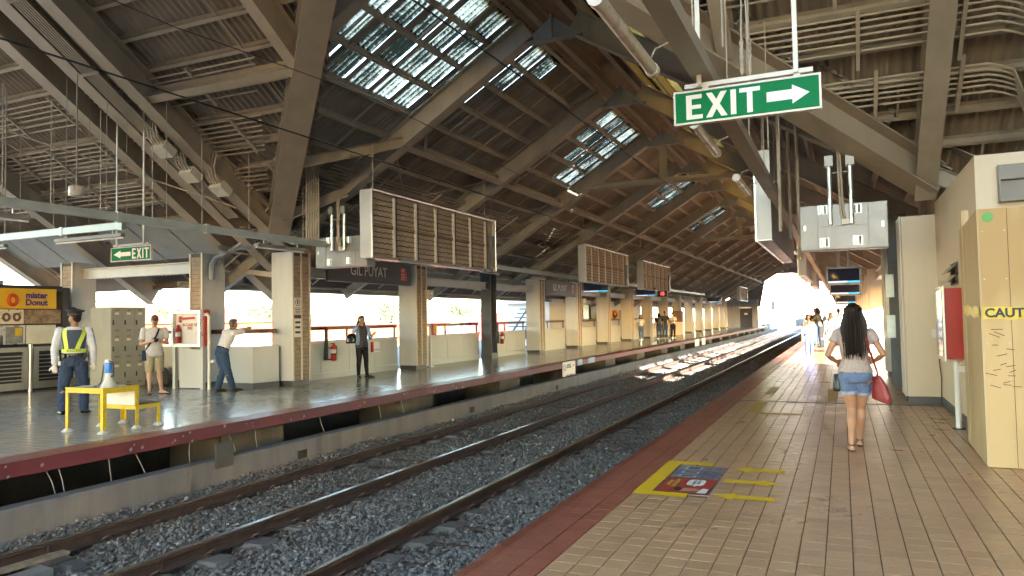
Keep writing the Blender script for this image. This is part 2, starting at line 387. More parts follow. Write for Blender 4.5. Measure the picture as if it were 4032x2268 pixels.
# ------------------------------------------------------------------ ballast, sleepers, rails
ZB = -0.912
m_ball = M('ballast_stone', (0.155, 0.150, 0.148), 0.85, var=0.5, scale=14, bump=0.5, bscale=60)
def bal_h(x, y):
    h = ZB + 0.025*np.sin(x*3.1 + y*0.7) + 0.02*np.sin(y*2.3 - x*1.7)
    h = h + 0.18 * np.clip((-7.62 - x) / 0.33, 0, 1)
    h = h + 0.10 * np.clip((x + 2.6) / 0.5, 0, 1)
    for rx in (-7.54, -6.03, -4.38, -2.87): h = h - 0.03 * np.exp(-((x - rx) / 0.10)**2)
    return h
xs = np.linspace(-7.97, -1.9, 80); ys = np.arange(-6, 130, 0.12)
gx, gy = np.meshgrid(xs, ys, indexing='ij')
V = np.stack([gx, gy, bal_h(gx, gy) - 0.02 + rng.normal(0, 0.008, gx.shape)], -1).reshape(-1, 3)
idx = np.arange(gx.size).reshape(gx.shape)
F = np.stack([idx[:-1, :-1], idx[1:, :-1], idx[1:, 1:], idx[:-1, 1:]], -1).reshape(-1, 4)
bed = bpy.data.objects.new('ballast_bed', npmesh('ballast_bed', V, F, M('ballast_far', (0.15, 0.145, 0.142), 0.9, var=0.75, scale=26, bump=1.0, bscale=30), smooth=True)); link(bed); tag(bed, kind='structure')
# loose stones, real geometry
protos = []
for k in range(10):
    r0 = np.array([(-1,0,0),(1,0,0),(0,-1,0),(0,1,0),(0,0,-1),(0,0,1),(.6,.6,.55),(-.6,.55,.5),(.55,-.6,.5),(-.6,-.6,.55)], float)
    r0 = r0 * rng.uniform(0.7, 1.15, (10, 1)) * rng.uniform(0.65, 1.2, (1, 3))
    f0 = np.array([(5,6,7),(5,8,6),(5,9,8),(5,7,9),(6,1,3),(6,3,7),(7,3,0),(7,0,9),(9,0,2),(9,2,8),(8,2,1),(8,1,6),(4,3,1),(4,0,3),(4,2,0),(4,1,2)])
    protos.append((r0, f0))
def stones(name, y0, y1, dens, rmin, rmax):
    n = int((y1 - y0) * 6.05 * dens); Vs = []; Fs = []; off = 0
    x = rng.uniform(-7.95, -1.95, n); yv_ = rng.uniform(y0, y1, n); z = bal_h(x, yv_) + rng.uniform(-0.022, 0.022, n)
    for rx in (-7.54, -6.03, -4.38, -2.87): z -= 0.07 * (abs(x - rx) < 0.085)
    rad = rng.uniform(rmin, rmax, n); pk = rng.integers(0, 10, n)
    for k in range(10):
        s = pk == k; c = s.sum(); r0, f0 = protos[k]
        q = rng.normal(size=(c, 4)); q /= np.linalg.norm(q, axis=1)[:, None]; a, b, cc, d = q.T
        Rm = np.stack([np.stack([1-2*(cc*cc+d*d), 2*(b*cc-a*d), 2*(b*d+a*cc)], -1), np.stack([2*(b*cc+a*d), 1-2*(b*b+d*d), 2*(cc*d-a*b)], -1), np.stack([2*(b*d-a*cc), 2*(cc*d+a*b), 1-2*(b*b+cc*cc)], -1)], 1)
        P = np.einsum('nij,vj->nvi', Rm, r0) * rad[s][:, None, None] * np.array([1, 1, .8]) + np.stack([x[s], yv_[s], z[s]], -1)[:, None]
        Vs.append(P.reshape(-1, 3)); Fs.append((f0[None] + (np.arange(c) * 10)[:, None, None]).reshape(-1, 3) + off); off += c * 10
    o = bpy.data.objects.new(name, npmesh(name, np.concatenate(Vs), np.concatenate(Fs), m_stone)); link(o)
    return tag(o, 'grey crushed stone ballast between and beside the rails', 'ballast', kind='stuff')
m_stone = bpy.data.materials.new('crushed_stone'); m_stone.use_nodes = True
n_ = m_stone.node_tree.nodes; l_ = m_stone.node_tree.links; b_ = n_['Principled BSDF']; b_.inputs['Roughness'].default_value = 0.85
g_ = n_.new('ShaderNodeNewGeometry'); rp = n_.new('ShaderNodeValToRGB')
l_.new(g_.outputs['Random Per Island'], rp.inputs[0])
sx_ = n_.new('ShaderNodeSeparateXYZ'); l_.new(g_.outputs['Position'], sx_.inputs[0]); acc = None
for rx in (-7.54, -6.03, -4.38, -2.87):
    s1 = n_.new('ShaderNodeMath'); s1.operation = 'SUBTRACT'; s1.inputs[1].default_value = rx; l_.new(sx_.outputs[0], s1.inputs[0]); s2 = n_.new('ShaderNodeMath'); s2.operation = 'ABSOLUTE'; l_.new(s1.outputs[0], s2.inputs[0])
    if acc is None: acc = s2
    else: s3 = n_.new('ShaderNodeMath'); s3.operation = 'MINIMUM'; l_.new(acc.outputs[0], s3.inputs[0]); l_.new(s2.outputs[0], s3.inputs[1]); acc = s3
nz = n_.new('ShaderNodeTexNoise'); nz.inputs['Scale'].default_value = 1.3; nz.inputs['Detail'].default_value = 5; l_.new(g_.outputs['Position'], nz.inputs['Vector'])
s4 = n_.new('ShaderNodeMath'); s4.operation = 'MULTIPLY_ADD'; s4.inputs[1].default_value = .7; l_.new(nz.outputs['Fac'], s4.inputs[0]); l_.new(acc.outputs[0], s4.inputs[2])
mr_ = n_.new('ShaderNodeMapRange'); mr_.inputs[1].default_value = .38; mr_.inputs[2].default_value = .72; mr_.inputs[3].default_value = .75; mr_.inputs[4].default_value = 0.0; l_.new(s4.outputs[0], mr_.inputs[0])
mx_ = n_.new('ShaderNodeMix'); mx_.data_type = 'RGBA'; mx_.blend_type = 'MULTIPLY'; mx_.inputs[7].default_value = (.85, .60, .45, 1); l_.new(mr_.outputs[0], mx_.inputs[0]); l_.new(rp.outputs[0], mx_.inputs[6]); l_.new(mx_.outputs[2], b_.inputs['Base Color'])
cr = rp.color_ramp; cr.elements[0].color = (0.085, 0.079, 0.072, 1); cr.elements[1].color = (0.42, 0.40, 0.36, 1)
e1 = cr.elements.new(0.55); e1.color = (0.175, 0.163, 0.148, 1); e1 = cr.elements.new(0.93); e1.color = (0.18, 0.168, 0.152, 1)
stones('ballast', 2.2, 11.5, 620, 0.018, 0.036)
stones('ballast', 11.5, 26, 300, 0.022, 0.04)
stones('ballast', 26, 52, 110, 0.026, 0.045)
RAILX = (-7.54, -6.03, -4.38, -2.87)
m_rust = M('rusty_rail', (0.075, 0.042, 0.030), 0.7, var=0.3, scale=8, bump=0.2, dirt=0.3, dcol=(0.13, 0.06, 0.035))
m_shine = M('polished_railhead', (0.42, 0.41, 0.40), 0.22, metal=1.0, var=0.1, scale=20)
m_slp = M('sleeper_concrete', (0.15, 0.138, 0.127), 0.9, var=0.2, bump=0.4, dirt=0.5, dcol=(0.09, 0.07, 0.055), dscale=5)
m_clip = M('rusty_clip', (0.13, 0.07, 0.055), 0.6, metal=.2, var=.3)
rl = ('rusty left rail of the far track beside the parapet wall', 'rusty right rail of the far track with polished head', 'dark left rail of the near track with polished head', 'rail tucked under the near platform edge')
for rx, lb in zip(RAILX, rl):
    t = thing('rail', lb, 'rail', (rx, 4, -0.9), group='running rails')
    prof = [(-.07, -.89), (.07, -.89), (.07, -.878), (.014, -.862), (.010, -.79), (.034, -.778), (.036, -.752), (-.036, -.752), (-.034, -.778), (-.010, -.79), (-.014, -.862), (-.07, -.878)]
    e = G(); n = len(prof)
    e.add([(rx + a, -20, b) for a, b in prof] + [(rx + a, 140, b) for a, b in prof], [(i, (i+1) % n, n + (i+1) % n, n + i) for i in range(n)] + [tuple(range(n-1, -1, -1)), tuple(range(n, 2*n))])
    obj('web_and_foot', e, m_rust, t)
    e = G(); hp = [(-.036, -.7518), (.036, -.7518), (.036, -.746), (.028, -.741), (-.028, -.741), (-.036, -.746)]; n = 6
    e.add([(rx + a, -20, b) for a, b in hp] + [(rx + a, 140, b) for a, b in hp], [(i, (i+1) % n, n + (i+1) % n, n + i) for i in range(n)])
    obj('railhead', e, m_shine, t)
    for yy in ((5.0, 11.6) if rx == RAILX[0] else (5.1, 12.7)):
        e = G(); e.box(rx - .026, rx + .026, yy, yy + .014, -.88, -.765); obj('weld', e, m_rust, t)
# twin-block sleepers: two blocks, a tie bar, spring clips
def block_mesh():
    g = G(); a, b, h = .30, .125, .10
    g.add([(-a-.05,-b-.03,-h),(a+.05,-b-.03,-h),(a+.05,b+.03,-h),(-a-.05,b+.03,-h),(-a,-b,0),(a,-b,0),(a,b,0),(-a,b,0)], [(4,5,6,7),(0,1,5,4),(1,2,6,5),(2,3,7,6),(3,0,4,7)])
    return g.mesh('block', m_slp)
def clip_mesh():
    g = G(); pts = [(0.085 + .055*math.sin(a), .042*math.cos(a*1.0) , .014 + .046*math.sin(a*.95)) for a in np.linspace(0, math.pi*1.05, 9)]
    g.tube(pts, 0.011, 6); g.box(.05, .10, -.03, .03, -.005, .012); return g.mesh('clip', m_clip, True)
bm, cm_ = block_mesh(), clip_mesh()
bg_ = G(); bg_.box(-0.42, 0.42, -.02, .02, -.035, -.012); barm = bg_.mesh('tie_bar', m_rust)
y = 3.02; i = 0
while y < 62:
    for tcx, nm in ((-6.785, 'far'), (-3.625, 'near')):
        if i == 0: pass
        d = random.uniform(-.012, .012)
        t = thing('sleeper', f'twin-block concrete sleeper half buried in the ballast of the {nm} track', 'sleeper', (tcx, y + d, -0.896), random.uniform(-.012, .012), f'twin-block sleepers of the {nm} track')
        for s in (-1, 1):
            o = bpy.data.objects.new('block', bm); link(o, t, (s*0.755, 0, 0))
            if y < 24:
                for ss in (-1, 1):
                    o = bpy.data.objects.new('clip', cm_); link(o, t, (s*0.755, 0, 0.012)); o.rotation_euler = (0, 0, 0 if ss > 0 else math.pi)
        if y < 24: o = bpy.data.objects.new('tie_bar', barm); link(o, t, (0, 0, 0.0))
    y += 0.645; i += 1

# ------------------------------------------------------------------ station roof
def inst_m(name, me, parent, org, ax, ay, az):
    o = bpy.data.objects.new(name, me); link(o, parent)
    L = np.array(org, float) - WL.get(parent.name, np.zeros(3)); mm = Matrix.Identity(4)
    for i in range(3): mm[i][0], mm[i][1], mm[i][2], mm[i][3] = ax[i], ay[i], az[i], L[i]
    o.matrix_local = mm; return o
def FRP(name, light, dark, sc_, thr):
    m = bpy.data.materials.new(name); m.use_nodes = True; n = m.node_tree.nodes; l = m.node_tree.links
    n.remove(n['Principled BSDF']); out = n['Material Output']
    g = n.new('ShaderNodeNewGeometry'); t = n.new('ShaderNodeTexNoise'); t.inputs['Scale'].default_value = sc_; t.inputs['Detail'].default_value = 8; t.inputs['Roughness'].default_value = .75
    l.new(g.outputs['Position'], t.inputs['Vector'])
    t2 = n.new('ShaderNodeTexNoise'); t2.inputs['Scale'].default_value = 1.1; t2.inputs['Detail'].default_value = 5; l.new(g.outputs['Position'], t2.inputs['Vector'])
    ad = n.new('ShaderNodeMath'); ad.operation = 'ADD'; l.new(t.outputs['Fac'], ad.inputs[0]); oi = n.new('ShaderNodeObjectInfo'); mo = n.new('ShaderNodeMath'); mo.operation = 'MULTIPLY_ADD'; mo.inputs[1].default_value = .26; l.new(oi.outputs['Random'], mo.inputs[0]); l.new(t2.outputs['Fac'], mo.inputs[2]); l.new(mo.outputs[0], ad.inputs[1])
    sx_ = n.new('ShaderNodeSeparateXYZ'); l.new(g.outputs['Position'], sx_.inputs[0]); ml = n.new('ShaderNodeMath'); ml.operation = 'MULTIPLY'; ml.inputs[1].default_value = 2*math.pi/WAVE; l.new(sx_.outputs[1], ml.inputs[0])
    sn = n.new('ShaderNodeMath'); sn.operation = 'SINE'; l.new(ml.outputs[0], sn.inputs[0]); ma = n.new('ShaderNodeMath'); ma.operation = 'MULTIPLY_ADD'; ma.inputs[1].default_value = .13; l.new(sn.outputs[0], ma.inputs[0]); l.new(ad.outputs[0], ma.inputs[2])
    mr = n.new('ShaderNodeMapRange'); mr.inputs[1].default_value = thr - .12; mr.inputs[2].default_value = thr + .12; l.new(ma.outputs[0], mr.inputs[0])
    mx = n.new('ShaderNodeMix'); mx.data_type = 'RGBA'; mx.inputs[6].default_value = (*light, 1); mx.inputs[7].default_value = (*dark, 1); l.new(mr.outputs[0], mx.inputs[0])
    tr = n.new('ShaderNodeBsdfTranslucent'); df = n.new('ShaderNodeBsdfDiffuse'); ms = n.new('ShaderNodeMixShader'); ms.inputs[0].default_value = .18
    l.new(mx.outputs[2], tr.inputs[0]); df.inputs[0].default_value = (.12, .11, .09, 1); l.new(tr.outputs[0], ms.inputs[1]); l.new(df.outputs[0], ms.inputs[2]); l.new(ms.outputs[0], out.inputs[0])
    return m
WAVE = 0.15
m_sky = FRP('dirty_skylight', (0.52, 0.48, 0.36), (0.012, 0.014, 0.010), 20, 1.04)
m_yel = FRP('yellow_glow_sheet', (0.20, 0.135, 0.035), (0.07, 0.046, 0.012), 4, 1.05)  # yellow sheet added for the golden glow beside the ridge
roof = thing('station_roof', 'beige steel gable roof with corrugated sheets spanning both platforms', 'roof', (RX, 13, 3))
WAVE = 0.15
_sh = {}
def sheet_mesh(L, W, mat, key):
    k = (round(L, 2), round(W, 2), key)
    if k in _sh: return _sh[k]
    nx = max(2, int(round(L / WAVE * 6))) + 1; x = np.linspace(0, L, nx); z = 0.028 * np.sin(2 * math.pi * x / WAVE)
    V = np.concatenate([np.stack([x, 0*x, z], -1), np.stack([x, 0*x + W, z + 0.012], -1)]); i = np.arange(nx - 1)
    F = np.stack([i, i + 1, i + 1 + nx, i + nx], -1)
    _sh[k] = npmesh('roof_sheet', V, F, mat, smooth=True); return _sh[k]
ca, sa = math.cos(SA), math.sin(SA)
SD = {-1: np.array([-ca, 0, -sa]), 1: np.array([ca, 0, -sa])}
SN = {-1: np.array([-sa, 0, ca]), 1: np.array([sa, 0, ca])}
def rp_(side, s, y, h): return np.array([RX, y, ZR]) + SD[side] * s + SN[side] * h
RS = 0.76; ROWS = [0.50 + RS * i for i in range(14)]
far_pur = G()
_pl = {}
def purlin_mesh(L):
    k = round(L, 2)
    if k not in _pl: _pl[k] = G().chan((0, 0, 0), (L, 0, 0), 0.07, 0.16, 0.008).mesh('purlin', m_purlinm)
    return _pl[k]
SKY = {(-1, 0): {0: .82, 1: .84, 2: .86, 3: .86}, (-1, 1): {0: .58, 1: .45, 2: .33, 3: .18}, (-1, 2): {0: .55, 1: .52, 2: .45, 3: .3}, (-1, 3): {0: .5, 1: .5, 2: .45, 3: .35}, (-1, 4): {0: .5, 1: .5, 2: .35}, (-1, 5): {0: .45, 1: .45, 2: .35}, (-1, 6): {0: .5, 1: .5, 2: .4}, (-1, 7): {0: .5, 1: .4}}
bays = [(None, FR[0])] + list(zip(FR[:-1], FR[1:]))
for b, (ya, yb) in enumerate(bays):
    for side in (-1, 1):
        for r, s0 in enumerate(ROWS):
            xr = RX + SD[side][0] * s0
            y0 = ya if ya is not None else max(min(yv(xr) + 0.05, yb - 0.3), 6.6)
            if ya is None and (xr < VLX or xr > VRX): y0 = 12.6
            L = yb - y0
            if L < 0.2: continue
            if b >= 8:
                far_pur.chan(rp_(side, s0, y0, RH + .085), rp_(side, s0, yb, RH + .085), .07, .16, .008, up=SN[side])
                if r == 0:
                    me = sheet_mesh(L, 10.4, m_sheetm, 'far')
                    if side < 0: inst_m('roof_sheet', me, roof, rp_(side, s0 + .0, y0, RH + .215), (0, 1, 0), SD[side], SN[side])
                    else: inst_m('roof_sheet', me, roof, rp_(side, s0 + .0, yb, RH + .215), (0, -1, 0), SD[side], SN[side])
                continue
            inst_m('purlin', purlin_mesh(L), roof, rp_(side, s0, y0, RH + 0.085), (0, 1, 0), SD[side], np.cross((0, 1, 0), SD[side]))
            if r == len(ROWS) - 1: continue
            W = .88
            def put(ya_, Lp, mat, key, nm, dz=0.0):
                if b == 0:
                    nx = max(3, int(round(Lp / WAVE * 6))) + 1; yy_ = np.linspace(ya_, ya_ + Lp, nx)
                    smax = ((RX - (VLX + (13 - yy_) * 6.55/6.1)) if side < 0 else ((VRX - (13 - yy_) * 6.4/6.1) - RX)) / ca - .12
                    s1 = np.minimum(s0 + .83, np.where(yy_ >= 13, 99, smax)); ok = s1 > s0 - .04
                    if ok.sum() < 2: return
                    wv = .024 * np.sin(2*math.pi*yy_/WAVE) + dz
                    A = np.array([rp_(side, s0 - .05, q, RH + .20 + z) for q, z in zip(yy_, wv)]); B = np.array([rp_(side, max(t_, s0 - .05), q, RH + .212 + z) for q, z, t_ in zip(yy_, wv, s1)])
                    i_ = np.nonzero(ok[:-1] & ok[1:])[0]; F_ = np.stack([i_, i_ + 1, i_ + 1 + nx, i_ + nx], -1)
                    o_ = bpy.data.objects.new(nm, npmesh(nm, np.concatenate([A, B]), F_, mat, smooth=True)); link(o_, roof, tuple(-WL[roof.name])); return
                me = sheet_mesh(Lp, W, mat, key)
                if side < 0: inst_m(nm, me, roof, rp_(side, s0 - .05, ya_, RH + 0.20 + dz), (0, 1, 0), SD[side], SN[side])
                else: inst_m(nm, me, roof, rp_(side, s0 - .05, ya_ + Lp, RH + 0.20 + dz), (0, -1, 0), SD[side], SN[side])
            frac = SKY.get((side, b), {}).get(r, 0)
            if frac:
                n = int(round(L / 0.75)); st = L / n
                for q in range(n):
                    yy = y0 + q * st
                    lit = (q + .5) / n > 1 - frac if b % 2 == 0 else (q + .5) / n < frac
                    if lit:
                        put(yy, st * .82, m_sky, 'sky', 'skylight_sheet'); put(yy + st * .78, st * .26, m_sheetm, 'o', 'roof_sheet', -.045)
                    else: put(yy, st, m_sheetm, 'o', 'roof_sheet')
            elif side > 0 and r in (0, 1) and b < 9: put(y0, L, m_yel, 'y', 'roof_sheet')
            else: put(y0, L, m_sheetm, 'o', 'roof_sheet')
            # sag rods between purlins
            if b < 5 and side < 0:
                for fr in (.33, .67):
                    yy = y0 + L * fr; e = G(); e.bar(rp_(side, s0, yy, RH + .05), rp_(side, s0 + RS, yy, RH + .05), .035, .035); obj('sag_bar', e, m_purlinm, roof)
o = obj('far_purlins', far_pur, m_purlinm, roof); o['kind'] = 'stuff'
# rafters, ridge gussets, eave brackets
for i, fy in enumerate(FR):
    for side in (-1, 1):
        e = G(); e.ibeam(rp_(side, .42, fy, RH/2), rp_(side, 7.72, fy, RH/2), .30, RH, .022, .014, up=SN[side]); obj('rafter', e, m_steelm, roof)
        if i < 12 or side < 0:
            e = G(); e.ibeam(rp_(side, 7.5, fy, RH*.62), rp_(side, 10.3, fy, RH*.78), .16, .26, .014, .01, up=SN[side])
            e.bar((RX + side*6.7, fy, 2.55), rp_(side, 9.3, fy, RH*.6), .10, .12); obj('eave_bracket', e, m_steelm, roof)
    e = G(); fn = lambda u, v, d: (u, fy + d, v)
    e.poly([(-5.72, 7.08), (-4.50, 7.06), (-5.12, 7.52)], fn, -.012, .012); e.box(-5.75, -4.47, fy - .1, fy + .1, 7.03, 7.055)
    e.box(-5.16, -5.10, fy - .06, fy + .06, 7.05, 7.55)
    obj('ridge_gusset', e, M('sky_tinted_steel', (0.32, 0.34, 0.37), 0.5, var=.1, dirt=.3), roof)  # bluish tone stands for sky light on the plates
for a, b in zip(FR[:-1], FR[1:]):
    for side in (-1, 1):
        s = 4.05
        e = G(); e.ibeam(rp_(side, s, a + .15, .13), rp_(side, s, b - .15, .13), .15, .22, .014, .01, up=SN[side]); obj('strut_beam', e, m_steelm, roof)
    for side in (-1, 1):                                   # knee braces from rafter to strut
        e = G(); e.bar(rp_(side, 3.3, a, .08), rp_(side, 4.05, a + .9, .1), .06, .06); obj('knee_brace', e, m_steelm, roof)
for a, b in list(zip(FR[:-1], FR[1:]))[:7]:
    e = G(); e.tube([rp_(-1, 4.2, a, .3), rp_(-1, 7.4, b, .3)], .014, 6); obj('brace_rod', e, m_purlinm, roof)
    e = G(); e.tube([rp_(-1, 7.4, a, .3), rp_(-1, 4.2, b, .3)], .014, 6); obj('brace_rod', e, m_purlinm, roof)
# ridge beams and vent cap
for a, b in [(6.9, FR[0])] + list(zip(FR[:-1], FR[1:])):
    for dx in (-.36, .36):
        e = G(); e.ibeam((RX + dx, a, ZR + .36), (RX + dx, b, ZR + .36), .14, .30, .014, .01); obj('ridge_beam', e, m_steelm, roof)
cap = G()
for side in (-1, 1):
    cap.bar(rp_(side, .13, 6.4, RH + .26), rp_(side, .13, YEND, RH + .26), 1.16, .02, up=SN[side])
obj('ridge_cap', cap, m_sheetm, roof)
# collar ties with king posts
for fy in (FR[2], FR[6], FR[10], FR[14]):
    e = G(); e.tube([(-7.85, fy, 5.86), (-2.45, fy, 5.86)], .11, 14); obj('collar_tube', e, m_steelm, roof, smooth=True)
    e = G(); e.ibeam((RX, fy, 5.95), (RX, fy, 7.05), .22, .22, .015, .012, up=(0, 1, 0)); obj('king_post', e, m_steelm, roof)
# ---- cross gable nearest the camera
cc, cs_ = math.cos(CA), math.sin(CA); CN = np.array([0, cs_, cc]); CD = np.array([0, cc, -cs_]); CH = .50
def cp(x, y, h): return np.array([x, y, zcross(y)]) + CN * h
def lim(x):
    if x <= VLX: return 15.0
    if x >= VRX: return 15.0
    return yv(x) + .25
CST = .56; CY = [CR_Y + .2 + CST * i for i in range(20)]
for r, ya in enumerate(CY):
    for x0, x1 in ((-22.5, RX), (RX, 9.0)):
        if r + 1 < len(CY) + 1:
            yb = ya + CST + .1; nx = int((x1 - x0) / WAVE * 6); x = np.linspace(x0, x1, nx)
            top = np.array([min(yb, lim(q)) for q in x]); ok = top > ya + .01
            if ok.sum() > 3:
                A = np.array([cp(q, ya - .05, CH + .20 + .030*math.sin(2*math.pi*q/WAVE)) for q in x]); B = np.array([cp(q, max(t, ya), CH + .212 + .030*math.sin(2*math.pi*q/WAVE)) for q, t in zip(x, top)])
                i = np.nonzero(ok[:-1] & ok[1:])[0]; F = np.stack([i, i + 1, i + 1 + nx, i + nx], -1)
                o = bpy.data.objects.new('roof_sheet', npmesh('roof_sheet', np.concatenate([A, B]), F, m_sheet, smooth=True)); link(o, roof, tuple(-WL[roof.name]))
        xa, xb = x0, x1
        if ya < 13:
            if x0 < RX and x1 <= RX: xb = VLX + (13 - ya) * 6.55/6.1
            else: xa = VRX - (13 - ya) * 6.4/6.1
        else:
            if x1 <= RX: xb = -13.8
            else: xa = 3.3
        if xb - xa > .3 and not (ya < 6.9 and x0 > -6):
            e = G(); e.chan(cp(xa, ya, CH + .085), cp(xb, ya, CH + .085), .07, .17, .008, up=CN); obj('purlin', e, m_purlin, roof)
            for q in np.arange(xa + 1.2, xb - .2, 2.4):
                if q < -4 or q > 0:
                    e = G(); e.bar(cp(q, ya, CH + .05), cp(q, ya + CST, CH + .05), .035, .035); obj('sag_bar', e, m_purlin, roof)
for xr in (-21.5, -18.0, -13.45, -12.6, -11.7, 1.25, 5.5):
    e = G(); e.ibeam(cp(xr, CR_Y, CH/2), cp(xr, 13.15 if xr in (-11.7, 1.25) else 14.9, CH/2), .30, CH, .022, .014, up=CN); obj('rafter', e, m_steel, roof)
for xr in (-8.05, -1.35):
    e = G(); e.ibeam(cp(xr, CR_Y, CH/2), cp(xr, yv(xr) - .15, CH/2), .22, CH, .02, .014, up=CN); obj('rafter', e, m_steel, roof)
e = G(); e.ibeam(cp(-11.6, 9.5, .2), cp(-8.15, 9.5, .2), .16, .26, .016, .012, up=CN); obj('strut_beam', e, m_steel, roof)
for side in (-1, 1):
    xe = -7.6 if side < 0 else -2.7
    e = G(); e.ibeam(rp_(side, .42, 9.3, RH/2), rp_(side, abs(xe - RX)/ca - .1, 9.3, RH/2), .26, RH, .022, .014, up=SN[side]); obj('rafter', e, m_steelm, roof)
for xv in (VLX, VRX):
    a = np.array((xv, 13.05, 3.3)); b = np.array((RX, 6.95, 7.1)); d = vnorm(b - a); u = np.array((0, 0, 1.)) - d * d[2]; u = vnorm(u)
    e = G(); e.ibeam(a + u*.24, b + u*.24, .46, .48, .026, .03, up=u); obj('valley_beam', e, m_steel, roof)
for a, b in (((-9.7, 11.2, 4.55), (-8.6, 13.5, 5.35)), ((-.85, 11.1, 4.5), (-1.7, 13.5, 5.35)), ((-11.0, 12.4, 3.75), (-10.1, 13.5, 4.4))):
    e = G(); e.ibeam(a, b, .16, .22, .014, .01); obj('strut_beam', e, m_steel, roof)
bk = G()                                                    # unseen rear slope of the cross gable, its extent cut to shape the light
bk.add([(-22.5, CR_Y - .1, zcross(CR_Y) + .8), (9, CR_Y - .1, zcross(CR_Y) + .8), (9, .6, zcross(CR_Y) - 1.5), (-22.5, .6, zcross(CR_Y) - 1.5), (-4, .6, zcross(CR_Y) - 1.5), (-4, -6, zcross(CR_Y) - 5.8), (-22.5, -6, zcross(CR_Y) - 5.8)], [(0, 1, 2, 3), (3, 4, 5, 6)])
obj('roof_sheet', bk, m_sheet, roof)
# eave fascias and soffit panels
e = G(); e.box(-14.05, -13.98, 14.4, YEND, 2.50, 2.90); obj('fascia', e, m_brown, roof)
e = G(); e.box(-22.5, -14.0, 14.95, 15.02, 2.50, 2.95); obj('fascia', e, m_brown, roof)
e = G(); e.box(3.70, 3.77, 14.4, YEND, 2.42, 2.90); obj('fascia', e, m_brown, roof)
m_soff = M('soffit_board', (0.30, 0.29, 0.28), .7, var=.1, dirt=.2)
for x0 in np.arange(-22, -14.2, 1.2):
    if abs(x0 + 1.15/2 + 18) < .35: continue
    e = G(); A = [cp(x0, 12.35, CH*.55), cp(x0 + 1.15, 12.35, CH*.55), cp(x0 + 1.15, 13.55, CH*.55), cp(x0, 13.55, CH*.55)]; e.add(A + [p + CN*.012 for p in A], [(0, 1, 2, 3), (7, 6, 5, 4), (0, 4, 5, 1), (1, 5, 6, 2), (2, 6, 7, 3), (3, 7, 4, 0)]); obj('soffit_panel', e, m_soff, roof)
# gable end at the far end of the station
yE = YEND + .6
e = G()
for poly in ([(-12.3, 2.4), (-9.0, 2.4), (-8.2, 6.3), (RX, 6.3), (RX, 7.95), (-12.3, 3.6)], [(RX, 6.3), (-2.2, 6.3), (-.6, 2.4), (2.0, 2.4), (2.0, 3.6), (RX, 7.95)]):
    e.poly(poly, lambda u, v, d: (u, yE + d, v), 0, .06)
obj('gable_sheet', e, m_brown, roof)

# ------------------------------------------------------------------ conduit racks
def conduits(label, group, runs, hang, loc):
    t = thing('conduit_rack', label, 'conduits', loc, group=group)
    for pts, r in runs: e = G(); e.tube(pts, r, 7); obj('conduit', e, m_conduit, t, smooth=True)
    for a, b in hang: e = G(); e.chan(a, b, .05, .04, .006); obj('hanger', e, m_conduit, t)
    return t
runs = [([rp_(-1, s, 12.7, RH*.72 - .05), rp_(-1, s, 64, RH*.72 - .05)], .016) for s in [5.3, 5.4, 5.5, 5.6, 5.72, 5.84, 5.95, 6.35, 6.45, 6.55, 6.65, 6.8, 6.95, 7.1]]
hang = [(rp_(-1, s0, y, RH*.72 - .09), rp_(-1, s0 + .9, y, RH*.72 - .09)) for y in np.arange(14.6, 60, 2.55) for s0 in (5.2, 6.25)]
conduits('row of beige conduits under the roof above the far platform columns', None, runs, hang, (-10, 13, 4.5))
runs = [([cp(-22, y, CH*.9), cp(-12 + (13 - y)*.8, y, CH*.9)], .017) for y in [9.35, 9.45, 9.55, 9.65, 9.77, 9.9, 10.35, 10.45, 10.55, 10.65, 10.75, 10.85, 10.95, 11.05, 11.4, 11.5, 11.6, 11.7, 11.82, 11.95]]
hang = [(cp(x, y0, CH*.9 - .05), cp(x, y0 + .75, CH*.9 - .05)) for x in (-20, -17.2, -16, -14.4, -10.6) for y0 in (9.25, 10.3, 11.3)]
conduits('parallel beige conduits crossing the roof slope above the donut kiosk', None, runs, hang, (-16, 10, 5))
runs = [([cp(-12.02 - .06*q, 4.6, -.02), cp(-12.02 - .06*q, 12.2, -.02)], .016) for q in range(6)]
conduits('bundle of beige conduits clipped along the lobby rafters', None, runs, [(cp(-12.4, y, -.05), cp(-11.95, y, -.05)) for y in (7.5, 8.8, 10.1)], (-12, 9, 5))
runs = []
for j, y in enumerate([9.45, 9.53, 9.61, 9.70, 9.79, 9.88, 9.97, 10.38, 10.46, 10.55, 10.64, 10.74, 10.86, 11.3, 11.38, 11.46, 11.54, 11.62, 11.72]):
    xs_ = VRX - (13 - y)*1.05 + .35; a = cp(xs_, y, CH*.9)
    bend = 1.72 + .022*j - (.12 if y > 11 else 0); P0 = cp(bend, y, CH*.9); P1 = cp(bend + .32, y + .1, CH*.8); P2 = cp(bend + .5, y + .45, CH*.5); P3 = np.array([bend + .56, max(y + .9, 11.4) + .01*j, 3.25])
    runs.append(([a, P0, (P0 + P1)/2 + CN*.02, P1, P2, P3], .017))
hang = [(cp(x, y0, CH*.9 - .05), cp(x, y0 + .85, CH*.9 - .05)) for x, y0 in ((.05, 9.35), (.32, 10.25), (.55, 11.15), (1.68, 9.3), (1.55, 10.3), (1.6, 11.1))]
conduits('beige conduits curving down the roof slope above the plywood hoarding', None, runs, hang, (1, 10, 5))

